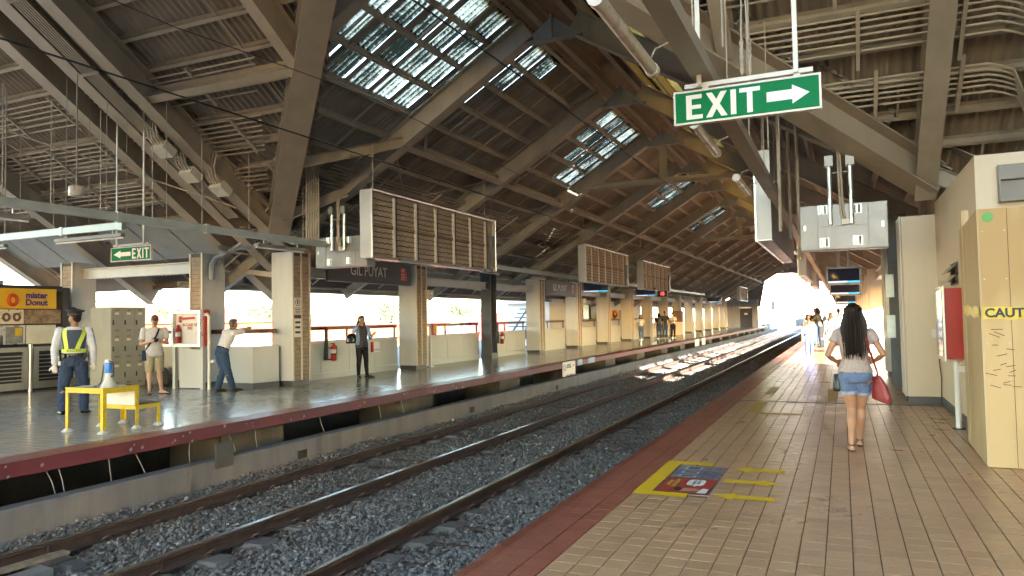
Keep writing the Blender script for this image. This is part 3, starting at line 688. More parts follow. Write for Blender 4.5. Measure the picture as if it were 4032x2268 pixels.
# ------------------------------------------------------------------ columns
bw, bh = .25, .092
brick_me = {}
def brick_mesh(w, axis):
    k = (round(w, 3), axis)
    if k not in brick_me:
        g = G()
        if axis == 'x': g.box(0, .018, 0, w, 0, bh)          # on a face looking along x
        else: g.box(0, w, -.018, 0, 0, bh)
        brick_me[k] = g.mesh('brick', m_brick)
    return brick_me[k]
def column(x0, x1, y0, y1, h, label, brick_face, detail, mc=None):
    t = thing('column', label, 'column', ((x0 + x1)/2, (y0 + y1)/2, 0), group='cream columns with brick panels')
    e = G(); e.box(x0, x1, y0, y1, .12, h); obj('shaft', e, mc or m_cream, t, bevel=.012)
    e = G(); e.box(x0 + .02, x1 - .02, y0 + .02, y1 - .02, 0, .12); obj('skirting', e, m_base, t)
    g = G(); tr = G()
    if brick_face in ('+x', '-x'):
        sx = 1 if brick_face == '+x' else -1; xf = x1 if sx > 0 else x0
        strips = [(y0 + .05, (y0 + y1)/2 - .03), ((y0 + y1)/2 + .03, y1 - .05)]
        m = G(); m.box(min(xf, xf + sx*.006), max(xf, xf + sx*.006), y0 + .04, y1 - .04, .13, h - .01); obj('mortar_bed', m, m_mortar, t)
        for yy in (y0 + .001, (y0 + y1)/2 - .03, y1 - .051): tr.box(min(xf - .004, xf + sx*.03), max(xf - .004, xf + sx*.03), yy, yy + .05, .125, h + .003)
    else:
        strips = [(x0 + .06, x1 - .03)]
        m = G(); m.box(x0 + .04, x1 - .02, y0 - .006, y0, .13, h - .01); obj('mortar_bed', m, m_mortar, t)
        for xx in (x0 + .001, x1 - .032): tr.box(xx, xx + .045, y0 - .03, y0 + .004, .125, h + .003)
    obj('corner_trim', tr, m_trim, t, bevel=.004)
    for a, b in strips:
        z = .14
        while z + bh < h:
            if detail:
                if brick_face in ('+x', '-x'): inst('brick', brick_mesh(b - a - .006, 'x'), t, (xf if brick_face == '+x' else xf - .018, a + .003, z))
                else: inst('brick', brick_mesh(b - a - .006, 'y'), t, (a + .003, y0, z))
            else:
                if brick_face in ('+x', '-x'): g.box(min(xf, xf + sx*.018), max(xf, xf + sx*.018), a + .003, b - .003, z, z + bh)
                else: g.box(a, b, y0 - .018, y0, z, z + bh)
            z += .1
    if not detail: o = obj('bricks', g, m_brick, t); o['kind'] = 'stuff'
    return t
CTOP = 3.13
LB = ['cream and brick column beside the donut kiosk at the far left', 'cream and brick column behind the red fire cabinet', 'cream column with signs on its brick side beside the leaning man', 'cream column at the right end of the first brown station name board']
column(-18.5, -18.05, 12.6, 13.25, CTOP, LB[0], '-y', True)
column(-13.93, -13.53, 12.6, 13.28, CTOP, LB[1], '-y', True)
COLY = [13.45, 18.88, None, 28.7, 33.6, 38.5, 43.4, 48.3, 53.2, 58.1, 63.0, 67.9, 72.8, 77.7, 82.6, 87.5]
ordn = ['', '', '', 'third', 'fourth', 'fifth', 'sixth', 'seventh', 'eighth', 'ninth', 'tenth', 'eleventh', 'twelfth', 'thirteenth', 'fourteenth', 'fifteenth']
for i, cy in enumerate(COLY):
    if cy is None: continue
    lb = LB[2 + i] if i < 2 else f'{ordn[i]} cream column along the far platform counting from the leaning man'
    column(-12.25, -11.65, cy, cy + .64, CTOP, lb, '+x', i < 2)
# dark steel column at the expansion joint
t = thing('steel_column', 'dark grey steel column between two silver parapet bays', 'column', (-12, 24.5, 0))
e = G(); e.ibeam((-12.0, 24.6, 0), (-12.0, 24.6, 3.3), .42, .5, .03, .03, up=(0, 1, 0)); obj('shaft', e, m_blacksteel, t)
e = G(); e.box(-12.22, -11.78, 24.33, 24.87, 0, .22); obj('base', e, m_blacksteel, t)
# near-platform side
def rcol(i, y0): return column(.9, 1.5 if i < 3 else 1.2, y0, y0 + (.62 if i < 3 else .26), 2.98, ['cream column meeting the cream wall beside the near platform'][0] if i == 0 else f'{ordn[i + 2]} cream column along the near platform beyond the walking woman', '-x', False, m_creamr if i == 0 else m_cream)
for i, y0 in enumerate([13.2, 18.6, 28.7, 33.6, 38.5, 43.4, 48.3, 53.2, 58.1, 63, 67.9, 72.8]): rcol(i, y0) if i < 13 else None
t = thing('steel_column', 'dark steel column with bolted plates behind the near cream column', 'column', (1.05, 16.3, 0))
e = G(); e.ibeam((1.04, 16.45, 0), (1.04, 16.45, 3.4), .34, .34, .03, .03, up=(0, 1, 0)); obj('shaft', e, m_blacksteel, t)
for z in (.95, 1.75):
    e = G(); e.box(.80, .95, 16.25, 16.30, z, z + .45); obj('bolted_plate', e, m_galv, t, bevel=.004)

# longitudinal beams along column tops, parapets, handrails
def beam(label, a, b, w, h, mat=m_cream):
    e = G(); e.ibeam(a, b, w, h, .02, .05); t = tag(obj('eave_beam', e, mat), label, 'beam', 'beams between the column tops')
prev = -1
gaps = [(14.09, 18.88), (19.52, 24.35), (24.85, 28.7)] + [(28.7 + 4.9*i + .64, 28.7 + 4.9*(i + 1)) for i in range(11)]
gname = ['bay with the dark leather bag woman', 'bay with the red alarm point', 'bay with the double extinguisher bracket', 'bay right of the third far platform column', 'bay right of the fourth far platform column', 'bay right of the fifth far platform column', 'bay right of the sixth far platform column', 'bay right of the seventh far platform column', 'bay right of the eighth far platform column', 'bay right of the ninth far platform column', 'bay right of the tenth far platform column', 'bay right of the eleventh far platform column', 'bay right of the twelfth far platform column', 'bay right of the thirteenth far platform column']
gname[0] = 'bay behind the denim jacket woman'
for i, (a, b) in enumerate(gaps):
    e = G(); e.ibeam((-12.0, a, 2.70), (-12.0, b, 2.70), .16, .26, .016, .012); tag(obj('eave_beam', e, m_cream), f'cream steel beam over the {gname[i]}', 'beam', 'beams between the column tops')
    t = thing('parapet', f'silver panelled parapet in the {gname[i]}', 'parapet', (-12.3, (a + b)/2, 0), group='silver parapets')
    n = 4
    for q in range(n):
        y0 = a + (b - a) * q / n; y1 = a + (b - a) * (q + 1) / n
        e = G(); e.box(-12.36, -12.30, y0 + .004, y1 - .004, .16, .93); obj('panel', e, m_alu, t, bevel=.004)
    e = G(); e.box(-12.38, -12.285, a, b, -.002, .155); obj('kick_plate', e, m_alu, t)
    e = G(); e.box(-12.42, -12.26, a, b, .935, .99); obj('coping', e, m_alu, t, bevel=.006)
    if i < 10:
        t = thing('handrail', f'brown handrail crossing the {gname[i]}', 'handrail', (-12.3, (a + b)/2, 1.3), group='brown handrails')
        e = G(); e.box(-12.42, -12.33, a - .02, b + .02, 1.26, 1.36); obj('rail_bar', e, m_handrail, t, bevel=.01)
        e = G(); [e.box(-12.40, -12.35, y - .02, y + .02, .985, 1.265) for y in (a + .06, (a + b)/2, b - .06)]; obj('bracket', e, m_handrail, t)
# near-platform side: parapet only in the first bay, open beyond, roof edge beam throughout
t = thing('parapet', 'cream parapet between the dark steel column and the second near column', 'parapet', (1.4, 16, 0))
e = G(); e.box(1.3, 1.42, 13.82, 21.2, 0, .9); obj('panel', e, m_cream, t)
t = thing('handrail', 'handrail on the near platform behind the walking woman', 'handrail', (1.4, 16, 1.2)); e = G(); e.box(1.33, 1.4, 13.82, 21.2, 1.16, 1.25); obj('rail_bar', e, m_handrail, t)
e = G(); e.ibeam((1.2, 13.8, 2.75), (1.2, 72, 2.75), .16, .3, .016, .012); tag(obj('eave_beam', e, m_cream), 'long cream steel beam over the near platform columns', 'beam')

# ------------------------------------------------------------------ near-side building wall, hoarding
t = thing('building_wall', 'cream rendered wall with a small louvre window and dark skirting', 'wall', (1.4, 11, 0))
WX = 1.38
e = G(); wy0, wy1, wz0, wz1 = 10.95, 11.75, 1.80, 2.10
e.box(WX, WX + .2, 9.4, 13.2, .13, wz0); e.box(WX, WX + .2, 9.4, wy0, wz0, wz1); e.box(WX, WX + .2, wy1, 13.2, wz0, wz1); e.box(WX, WX + .2, 9.4, 13.2, wz1, 3.16)
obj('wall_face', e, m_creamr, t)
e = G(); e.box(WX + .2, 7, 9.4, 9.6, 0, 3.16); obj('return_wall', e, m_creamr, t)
e = G(); e.box(WX - .012, WX + .19, 9.4, 13.2, 0, .128); obj('skirting', e, m_base, t)
e = G(); e.box(WX + .01, WX + .06, wy0, wy1, wz0, wz0 + .03); e.box(WX + .01, WX + .06, wy0, wy1, wz1 - .03, wz1); e.box(WX + .01, WX + .06, wy0, wy0 + .03, wz0 + .03, wz1 - .03); e.box(WX + .01, WX + .06, wy1 - .03, wy1, wz0 + .03, wz1 - .03); obj('window_frame', e, m_blacksteel, t)
for z in (1.83, 1.96):
    e = G(); e.obox((WX - .05, (wy0 + wy1)/2, z + .06), (.06, 0, .06), (0, .36, 0), (.004, 0, -.004)); obj('louvre', e, M('dark_glass', (.03, .035, .03), .15), t)
e = G(); e.box(WX + .205, 7, 9.30, 9.398, 2.86, 3.02); e.box(WX + .205, 7, 9.26, 9.398, 2.62, 2.66); e.box(WX + .205, WX + .22, 9.27, 9.398, 2.66, 2.86); e.box(WX + .22, 7, 9.36, 9.398, 2.664, 2.856); obj('shutter_channel', e, M('taupe_channel', (.22, .19, .165), .5), t)
e = G(); e.box(7, 7.3, -18, 3, 0, 14); e.box(7, 7.3, 3, 13.2, 0, 8.6); tag(obj('sun_block_wall', e, m_cream), kind='structure')  # unseen wall added to block direct sun, heights stepped for the light
# plywood hoarding
def PLY(name, c1, c2, sx, sz):
    m = bpy.data.materials.new(name); m.use_nodes = True; n = m.node_tree.nodes; l = m.node_tree.links; b = n['Principled BSDF']; b.inputs['Roughness'].default_value = .6
    g = n.new('ShaderNodeNewGeometry'); mp = n.new('ShaderNodeMapping'); mp.inputs['Scale'].default_value = (sx, sx, sz); l.new(g.outputs['Position'], mp.inputs['Vector'])
    t = n.new('ShaderNodeTexNoise'); t.inputs['Scale'].default_value = 1.6; t.inputs['Detail'].default_value = 4; t.inputs['Distortion'].default_value = 1.2; l.new(mp.outputs[0], t.inputs['Vector'])
    w_ = n.new('ShaderNodeTexWave'); w_.wave_type = 'RINGS'; w_.inputs['Scale'].default_value = .9; w_.inputs['Distortion'].default_value = 5; w_.inputs['Detail'].default_value = 3; l.new(mp.outputs[0], w_.inputs['Vector'])
    ad = n.new('ShaderNodeMath'); ad.operation = 'MULTIPLY_ADD'; ad.inputs[1].default_value = .45; l.new(w_.outputs['Fac'], ad.inputs[0]); l.new(t.outputs['Fac'], ad.inputs[2])
    mx = n.new('ShaderNodeMix'); mx.data_type = 'RGBA'; mx.inputs[6].default_value = (*c1, 1); mx.inputs[7].default_value = (*c2, 1); mr = n.new('ShaderNodeMapRange'); mr.inputs[1].default_value = .45; mr.inputs[2].default_value = .85
    l.new(ad.outputs[0], mr.inputs[0]); l.new(mr.outputs[0], mx.inputs[0]); l.new(mx.outputs[2], b.inputs['Base Color']); return m
hd = thing('hoarding', 'bare plywood hoarding boxed around the corner with caution tape', 'hoarding', (1.5, 8.3, 0))
m_ply = PLY('plywood_face', (.60, .395, .175), (.46, .28, .105), 1.3, .45); m_ply2 = PLY('plywood_edge_board', (.56, .42, .24), (.44, .30, .15), 6, .25)
e = G(); e.box(1.2, 3.6, 8.08, 8.10, .005, 2.41); obj('front_sheet', e, m_ply, hd)
e = G(); e.add([(1.185, 8.085, .005), (1.235, 9.62, .005), (1.235, 9.62, 2.36), (1.185, 8.085, 2.41), (1.205, 8.085, .005), (1.255, 9.62, .005), (1.255, 9.62, 2.36), (1.205, 8.085, 2.41)], [(0, 1, 2, 3)[::-1], (4, 5, 6, 7), (0, 4, 7, 3), (1, 2, 6, 5), (3, 7, 6, 2), (0, 1, 5, 4)]); obj('side_sheet', e, m_ply2, hd)
e = G(); e.box(1.22, 1.29, 9.3, 9.37, .01, 2.55); obj('stud', e, m_ply2, hd)
e = G(); n = 60; L = []
for k in range(n):
    x = 1.196 + k*.045; dz = .006*math.sin(k*.7) + .004*math.sin(k*2.3); L += [(x, 8.0765 - .003*abs(math.sin(k*1.3)), 1.372 + dz), (x, 8.0765 - .003*abs(math.cos(k*1.9)), 1.488 + dz*.7)]
e.add(L, [(2*i, 2*i+2, 2*i+3, 2*i+1) for i in range(n-1)]); L = []
for k in range(30):
    y = 8.084 + k*.045; L += [(1.180 + .0016*k - .004 - .004*abs(math.sin(k*2.1)), y, 1.385 + .012*math.sin(k*.5) + .003*math.sin(k*3.1) + .0012*k), (1.180 + .0016*k - .004 - .005*abs(math.cos(k*1.7)), y, 1.488 + .010*math.sin(k*.4) + .0012*k)]
e.add(L, [(2*i, 2*i+1, 2*i+3, 2*i+2) for i in range(29)]); obj('caution_tape', e, M('yellow_tape', (.62, .42, .03), .35, var=.2), hd)
text('caution_lettering', 'CAUTION  CAUTION', .115, M('tape_black', (.02, .02, .02), .5), hd, (1.215, 8.070, 1.43), (math.pi/2, 0, 0), .001, .004, 'LEFT')
e = G(); e.lathe((1.27, 8.079, 2.33), [(.045, 0), (.045, .006)], 18, (0, -1, 0)); obj('green_sticker', e, M('green_sticker', (.05, .28, .03), .4), hd)
e = G()
for k in range(16):
    u = random.uniform(1.24, 1.45); v = random.uniform(.75, 1.30); a = random.uniform(-.5, .5); s = random.uniform(.02, .05)
    e.obox((u, 8.0795, v), (s*math.cos(a), 0, s*math.sin(a)), (0, .0006, 0), (-.003*math.sin(a), 0, .003*math.cos(a)))
obj('scuff_marks', e, M('scuff', (.10, .04, .015), .8), hd)['kind'] = 'stuff'
for z in (.25, .8, 1.15, 1.75, 2.2):
    for x in (1.225, 1.40): e = G(); e.lathe((x, 8.0798, z), [(.006, 0), (.005, .002)], 8, (0, -1, 0)); obj('screw', e, m_galv, hd)
e = G(); e.box(1.4215, 1.4255, 8.0785, 8.0796, .01, 2.405); obj('sheet_seam', e, M('scuff', (.10, .04, .015)), hd)

# ================================================================== signs, boards, furniture
m_green = M('exit_green', (0.0, 0.16, 0.05), .6, var=.06, scale=20, spec=.15)
m_white = M('sign_white', (0.72, 0.67, 0.60), .4, var=.04)
m_frame = M('sign_frame', (0.62, 0.56, 0.47), .4, var=.08, dirt=.2)
m_alub = M('bright_aluminium', (0.62, 0.62, 0.61), .3, metal=.8, var=.06)
m_silver = M('silver_paint', (0.25, 0.238, 0.232), .42, metal=.4, var=.08, scale=5, dirt=.2, dscale=4)
m_black = M('black_plastic', (.02, .02, .022), .4)
m_redp = M('fire_red', (.42, .025, .015), .35, var=.1)
m_yellow = M('yellow_paint', (.60, .42, .01), .5, var=.1, scale=6, dirt=.6, dcol=(.20, .13, .03), dscale=11, bump=.2, bscale=30)
LET = {'E': [[(0, 0), (.62, 0), (.62, .17), (.21, .17), (.21, .42), (.56, .42), (.56, .58), (.21, .58), (.21, .83), (.60, .83), (.60, 1), (0, 1)]],
       'X': [[(0, 0), (.23, 0), (.40, .32), (.57, 0), (.80, 0), (.52, .51), (.79, 1), (.56, 1), (.40, .71), (.24, 1), (.01, 1), (.28, .51)]],
       'I': [[(0, 0), (.2, 0), (.2, 1), (0, 1)]], 'T': [[(.27, 0), (.47, 0), (.47, .83), (.74, .83), (.74, 1), (0, 1), (0, .83), (.27, .83)]]}
LW = {'E': .62, 'X': .80, 'I': .2, 'T': .74}
def exit_sign(label, x0, x1, y, z0, z1, arrow, hang, top, flat, zoff=0.0):
    t = thing('exit_sign', label, 'sign', ((x0 + x1)/2, y, z0))
    H = z1 - z0; W = x1 - x0
    e = G(); e.box(x0 + .015, x1 - .015, y - .02, y + .02, z0 + .015, z1 - .015); obj('panel', e, m_green, t)
    e = G(); e.box(x0, x1, y - .028, y + .028, z0, z0 + .016); e.box(x0, x1, y - .028, y + .028, z1 - .016, z1); e.box(x0, x0 + .016, y - .028, y + .028, z0 + .016, z1 - .016); e.box(x1 - .016, x1, y - .028, y + .028, z0 + .016, z1 - .016); obj('frame', e, m_frame, t)
    fn = lambda u, v, d: (u, y - .0205 - d, v)
    lh = H * .72; lz = z0 + H * .14
    total = sum(LW[c] for c in 'EXIT') * lh * flat + .13 * lh * 3
    ux = x0 + W * .09 if arrow > 0 else x1 - W * .05 - total
    for c in 'EXIT':
        e = G(); [e.poly([(ux + a * lh * flat, lz + b * lh) for a, b in p], fn, 0, .003) for p in LET[c]]; obj('letter', e, m_white, t); ux += LW[c] * lh * flat + .13 * lh
    if arrow > 0: ax0, ax1 = ux + .02 * W, x1 - W * .075
    else: ax0, ax1 = x0 + W * .07, ux - total - .13*lh - .04*W
    mz = z0 + H*.5; L = ax1 - ax0; hh = H*.27; sh = H*.14
    pts = [(0, -sh), (.6, -sh), (.6, -hh), (1, 0), (.6, hh), (.6, sh), (0, sh)]
    if arrow < 0: pts = [(1 - a, b) for a, b in pts][::-1]
    e = G(); e.poly([(ax0 + a * L, mz + b) for a, b in pts], fn, 0, .003); obj('arrow', e, m_white, t)
    e = G(); e.box(hang[0] - .12, hang[1] + .12, y - .018, y + .018, z1 + .02, z1 + .055); obj('hanger_bar', e, m_frame, t)
    for hx in hang:
        e = G(); e.box(hx - .018, hx + .018, y - .016 - .022, y - .019, z1 + .025, top); obj('hanger_post', e, m_frame, t)
        e = G(); e.lathe((hx, y - .038, z1 + .04), [(.012, 0), (.012, .008)], 8, (0, -1, 0)); obj('bolt', e, m_galv, t)
    for hx in (hang[0] + .02, hang[1] - .02):
        e = G(); e.box(hx, hx + .05, y - .012, y + .012, z1, z1 + .02); obj('spacer', e, m_frame, t)
    return t
ex = exit_sign('large green EXIT sign with right arrow hanging over the near platform', -1.20, -.085, 6.0, 3.01, 3.285, 1, (-.99, -.26), 5.4, 1.06)
for k, (x, ph) in enumerate(((-.66, 0), (-.60, .5))):      # chains beside the posts
    e = G(); e.tube([(x, 6.02, 3.36), (x - .015*k, 6.03, 3.75), (x + .02 - .05*k, 6.05, 4.3), (x + .05, 6.1, 5.2)], .007, 6)
    for q in range(5): e.tube([(x + .012*math.cos(a), 6.02, 3.40 + q*.055 + .03*math.sin(a)) for a in np.linspace(0, 2*math.pi, 9)], .005, 5)
    obj('chain', e, m_purlin, ex)
exit_sign('small green EXIT sign with left arrow over the far lobby', -13.17, -12.06, 10.0, 2.73, 3.01, -1, (-13.0, -12.25), 5.6, .8)

# ---- empty advertising boards hung beside the platform edges
def ad_board(label, x0, x1, y0, y1, z0, z1, face, rows=True, ncol=6, hang=True):
    t = thing('advert_frame', label, 'advert board', ((x0 + x1)/2, (y0 + y1)/2, z0), group='empty advert frames')
    xf, xb = (x1, x0) if face > 0 else (x0, x1)
    sg = 1 if face > 0 else -1
    xb = xf - sg*.16; e = G(); e.box(min(xb, xb + sg*.05), max(xb, xb + sg*.05), y0 + .02, y1 - .02, z0 + .02, z1 - .02); obj('backing', e, M('bare_brown_board', (.43, .335, .25), .8, var=.15, scale=3, dirt=.3, dcol=(.22, .16, .11)), t)
    e = G(); e.box(x0 + .01 if sg > 0 else x1 - .03, x0 + .03 if sg > 0 else x1 - .01, y0 + .035, y1 - .035, z0 + .02, z1 - .02); obj('rear_sheet', e, m_silver, t)
    for yy in (y0, y1 - .035):
        e = G(); e.box(x0, x1, yy, yy + .035, z0, z1); obj('end_plate', e, M('pale_aluminium', (.52, .52, .53), .4, metal=.15, var=.06, dirt=.15), t, bevel=.004)
    for yy in (y0 - .004, y1 - .036):
        e = G(); e.box(xf - .035 if sg > 0 else xf - .004, xf + .004 if sg > 0 else xf + .035, yy, yy + .04, z0 - .003, z1 + .003); obj('edge_tube', e, m_alub, t, bevel=.01)
    e = G(); e.tube([(xf - sg*.02, y0, z1), (xf - sg*.02, y1, z1)], .026, 8); obj('top_rail', e, m_alub, t, smooth=True)
    e = G(); e.tube([(xf - sg*.02, y0, z0), (xf - sg*.02, y1, z0)], .026, 8); e.box(x0 + .01, x1 - .01, y0 + .02, y1 - .02, z0 - .012, z0 + .012); obj('bottom_rail', e, m_alub, t)
    L = y1 - y0 - .3; xs_ = xb + sg * .055
    for q in range(ncol):
        yy = y0 + .04 + L * (q + 1) / (ncol + .3) ; e = G(); e.box(min(xs_, xs_ + sg*.05), max(xs_, xs_ + sg*.05), yy - .035, yy + .02, z0 + .05, z1 - .07); obj('ballast_strip', e, m_white, t)
        e = G(); e.tube([(xs_ + sg*.06, yy + .045, z0 + .04), (xs_ + sg*.065, yy + .03, (z0 + z1)/2), (xs_ + sg*.06, yy + .045, z1 - .03)], .008, 5); obj('cable', e, m_black, t)
    e = G(); zm = (z0 + z1)/2; e.box(min(xs_, xs_ + sg*.03), max(xs_, xs_ + sg*.03), y0 + .05, y1 - .3, zm - .05, zm + .03); obj('mid_rail', e, M('brown_slat', (.27, .18, .12), .7, var=.15), t)
    e = G(); e.box(min(xs_, xs_ + sg*.1), max(xs_, xs_ + sg*.1), y1 - .26, y1 - .06, z0 + .08, z1 - .42); obj('gear_tray', e, m_silver, t)
    if rows:
        e = G()
        for r in range(11):
            zz = z0 + .09 + r * (z1 - z0 - .2) / 10.5
            for q in range(ncol):
                ya = y0 + .06 + L * q / (ncol + .3) + .03; yb = y0 + .04 + L * (q + 1) / (ncol + .3) - .06
                pts = [(xs_ + sg*.03, ya + (yb - ya)*k/12, zz + .013*math.sin(k*2.1 + r + q) + random.uniform(-.006, .006)) for k in range(13)]
                e.tube(pts, .008, 4, caps=False)
        o = obj('sagging_wires', e, M('wire_brown', (.05, .03, .02), .7), t); o['kind'] = 'stuff'
    if hang:
        for yy in (y0 + .25, y1 - .4):
            e = G(); e.tube([((x0 + x1)/2, yy, z1), ((x0 + x1)/2, yy, zmain((x0 + x1)/2))], .014, 6); obj('hanger_rod', e, m_conduit, t)
    return t
ad_board('nearest empty advert frame above the far platform edge', -8.9, -8.6, 12.32, 18.16, 2.77, 4.15, 1)
ad_board('second empty advert frame above the far platform edge', -8.9, -8.6, 25.9, 31.84, 2.80, 4.18, 1)
ad_board('third empty advert frame above the far platform edge, beside the red clock', -8.9, -8.6, 34.48, 40.6, 2.78, 4.14, 1)
ad_board('pale advert frame far down the opposite platform', -8.9, -8.6, 71.0, 77.0, 2.8, 4.1, 1, rows=False)
ad_board('long advert frame seen end-on above the near platform edge', -1.30, -1.03, 13.0, 19.2, 2.72, 4.24, -1)
ad_board('second advert frame down the near platform edge', -1.30, -1.03, 26, 32, 2.72, 4.2, -1, rows=False)
ad_board('farthest advert frame above the near platform edge', -1.30, -1.03, 36, 42, 2.72, 4.2, -1, rows=False)

for x, y in ((-.86, 12.6), (-.80, 14.2), (-.62, 13.4)):
    e = G(); e.tube([(x, y, 2.8), (x, y, zmain(x) + .2)], .028, 8); tag(obj('hanger_pipe', e, m_conduit, smooth=True), f'vertical beige pipe beside the end-on advert frame, {["nearest", "farthest", "middle"][[12.6, 14.2, 13.4].index(y)]} of three', 'pipe', 'pipes beside the end-on advert frame')
# ---- hung screen housings seen from behind
def housing(label, x0, x1, y, z0, z1, top):
    t = thing('screen_housing', label, 'screen housing', ((x0 + x1)/2, y, z0)); W = x1 - x0; H = z1 - z0
    e = G(); e.box(x0, x1, y, y + .30, z0, z1); obj('body', e, m_silver, t, bevel=.008)
    for a, b, c, d, nm in ((.01, .205, .02, .98, 'door'), (.79, .985, .02, .98, 'door'), (.215, .78, .02, .50, 'lower_panel'), (.215, .78, .52, .97, 'upper_panel')):
        e = G(); e.box(x0 + W*a, x0 + W*b, y - .008, y - .0005, z0 + H*c, z0 + H*d); obj(nm, e, m_silver, t, bevel=.003)
    for a, b in ((.23, .80), (.62, .78), (.24, .08), (.62, .10)):
        e = G(); e.tube([(x0 + W*a, y - .02, z0 + H*b), (x0 + W*a + .10, y - .02, z0 + H*b)], .001, 4)
        e = G(); cx = x0 + W*a + .05; e.lathe((cx, y - .01, z0 + H*b), [(.05, 0), (.05, .12)], 14); obj('vent_hood', e, m_alub, t, smooth=True)
        e = G(); e.box(cx - .07, cx + .07, y - .016, y - .009, z0 + H*b - .012, z0 + H*b + .132); obj('hood_flange', e, m_galv, t)
    for a in (.045, .93):
        e = G(); e.box(x0 + W*a, x0 + W*a + .03, y - .016, y - .0085, z0 + H*.45, z0 + H*.56); obj('latch', e, m_alub, t)
    for a in (.36, .60):
        hx = x0 + W*a
        e = G(); e.tube([(hx, y - .06, z0 + H*.55), (hx, y - .05, top)], .032, 12); obj('pole', e, m_alub, t, smooth=True)
        e = G(); e.box(hx - .06, hx + .06, y - .12, y + .02, top - .02, top + .14); obj('clamp', e, m_silver, t)
    e = G(); e.tube([(x0 + W*.36, y - .055, top - .12), (x0 + W*.60, y - .055, top - .12)], .014, 8); obj('cross_rod', e, m_galv, t)
    for q in (.50, .53):
        e = G(); e.tube([(x0 + W*q, y - .04, z0 + H*.62), (x0 + W*q - .03, y - .07, z0 + H*.9), (x0 + W*q - .05, y - .04, top + .3)], .016, 8); obj('flex_conduit', e, m_conduit, t, smooth=True)
    e = G(); e.box(x0 + W*.48, x0 + W*.58, y - .06, y - .0085, z0 + H*.53, z0 + H*.66); obj('junction_box', e, m_frame, t, bevel=.006)
    return t
housing('silver screen housing seen from behind above the near platform', -.56, .68, 12.4, 2.44, 3.15, 3.75)
housing('silver screen housing seen from behind beside the nearest advert frame', -10.25, -8.93, 12.6, 2.62, 3.26, 3.75)
# screens facing the camera
def SCREEN():
    m = bpy.data.materials.new('screen_picture'); m.use_nodes = True; n = m.node_tree.nodes; l = m.node_tree.links; b = n['Principled BSDF']
    tc = n.new('ShaderNodeTexCoord'); t = n.new('ShaderNodeTexNoise'); t.inputs['Scale'].default_value = 2.6; t.inputs['Detail'].default_value = 4; l.new(tc.outputs['Object'], t.inputs['Vector'])
    rp = n.new('ShaderNodeValToRGB'); l.new(t.outputs['Fac'], rp.inputs[0]); c = rp.color_ramp
    c.elements[0].color = (.003, .004, .008, 1); c.elements[0].position = .5; c.elements[1].color = (.5, .3, .06, 1); c.elements[1].position = .74; q = c.elements.new(.64); q.color = (.03, .02, .02, 1)
    b.inputs['Base Color'].default_value = (.01, .01, .012, 1); l.new(rp.outputs[0], b.inputs['Emission Color']); b.inputs['Emission Strength'].default_value = .12; b.inputs['Roughness'].default_value = .6; b.inputs['Specular IOR Level'].default_value = .15
    return m
m_scr = SCREEN(); m_cy = EMIT('ticker_cyan', (.02, .35, .6), .12); m_wt = EMIT('ticker_white', (.5, .6, .75), .08)
def screen(label, x0, x1, y, z0, z1, top):
    t = thing('information_screen', label, 'screen', ((x0 + x1)/2, y, z0), group='information screens'); fw = .05
    e = G(); e.box(x0, x1, y + .02, y + .16, z0, z1); obj('case', e, m_silver, t, bevel=.006)
    e = G(); e.box(x0, x1, y, y + .019, z0, z0 + fw); e.box(x0, x1, y, y + .019, z1 - fw, z1); e.box(x0, x0 + fw, y, y + .019, z0 + fw, z1 - fw); e.box(x1 - fw, x1, y, y + .019, z0 + fw, z1 - fw); obj('bezel', e, m_silver, t)
    e = G(); e.box(x0 + fw, x1 - fw, y + .008, y + .019, z0 + fw + .045, z1 - fw); obj('display', e, m_scr, t)
    xm = x0 + (x1 - x0)*.6
    e = G(); e.box(x0 + fw, xm, y + .007, y + .019, z0 + fw, z0 + fw + .045); obj('ticker', e, m_wt, t)
    e = G(); e.box(xm, x1 - fw, y + .007, y + .019, z0 + fw, z0 + fw + .045); obj('ticker', e, m_cy, t)
    for a in (.35, .65):
        e = G(); e.tube([(x0 + (x1 - x0)*a, y + .09, z1), (x0 + (x1 - x0)*a, y + .09, top)], .025, 8); obj('pole', e, m_galv, t)
screen('nearest information screen facing the camera over the near platform', -.34, .47, 20, 2.16, 2.61, 3.6)
screen('second information screen over the near platform, partly hidden behind the nearest', -.36, .58, 26, 2.02, 2.5, 3.6)
screen('smallest information screen far down the near platform', -.27, .60, 36, 1.86, 2.36, 3.6)
screen('information screen under the second advert frame', -9.81, -8.66, 29, 2.47, 2.95, 3.6)
screen('information screen under the third advert frame beside the red clock', -9.67, -8.6, 37, 2.47, 2.93, 3.6)
screen('information screen far down the opposite platform', -10.2, -9.0, 62, 2.5, 2.95, 3.6)
t = thing('led_clock', 'black platform clock with red numerals under the third advert frame', 'clock', (-8.3, 37, 2.45)); e = G(); e.box(-8.52, -8.02, 37, 37.1, 2.45, 2.74); obj('case', e, m_black, t)
text('numerals', '12', .2, EMIT('red_led', (.8, .03, .02), 1.0), t, (-8.27, 36.995, 2.60), (math.pi/2, 0, 0), .001, .003)

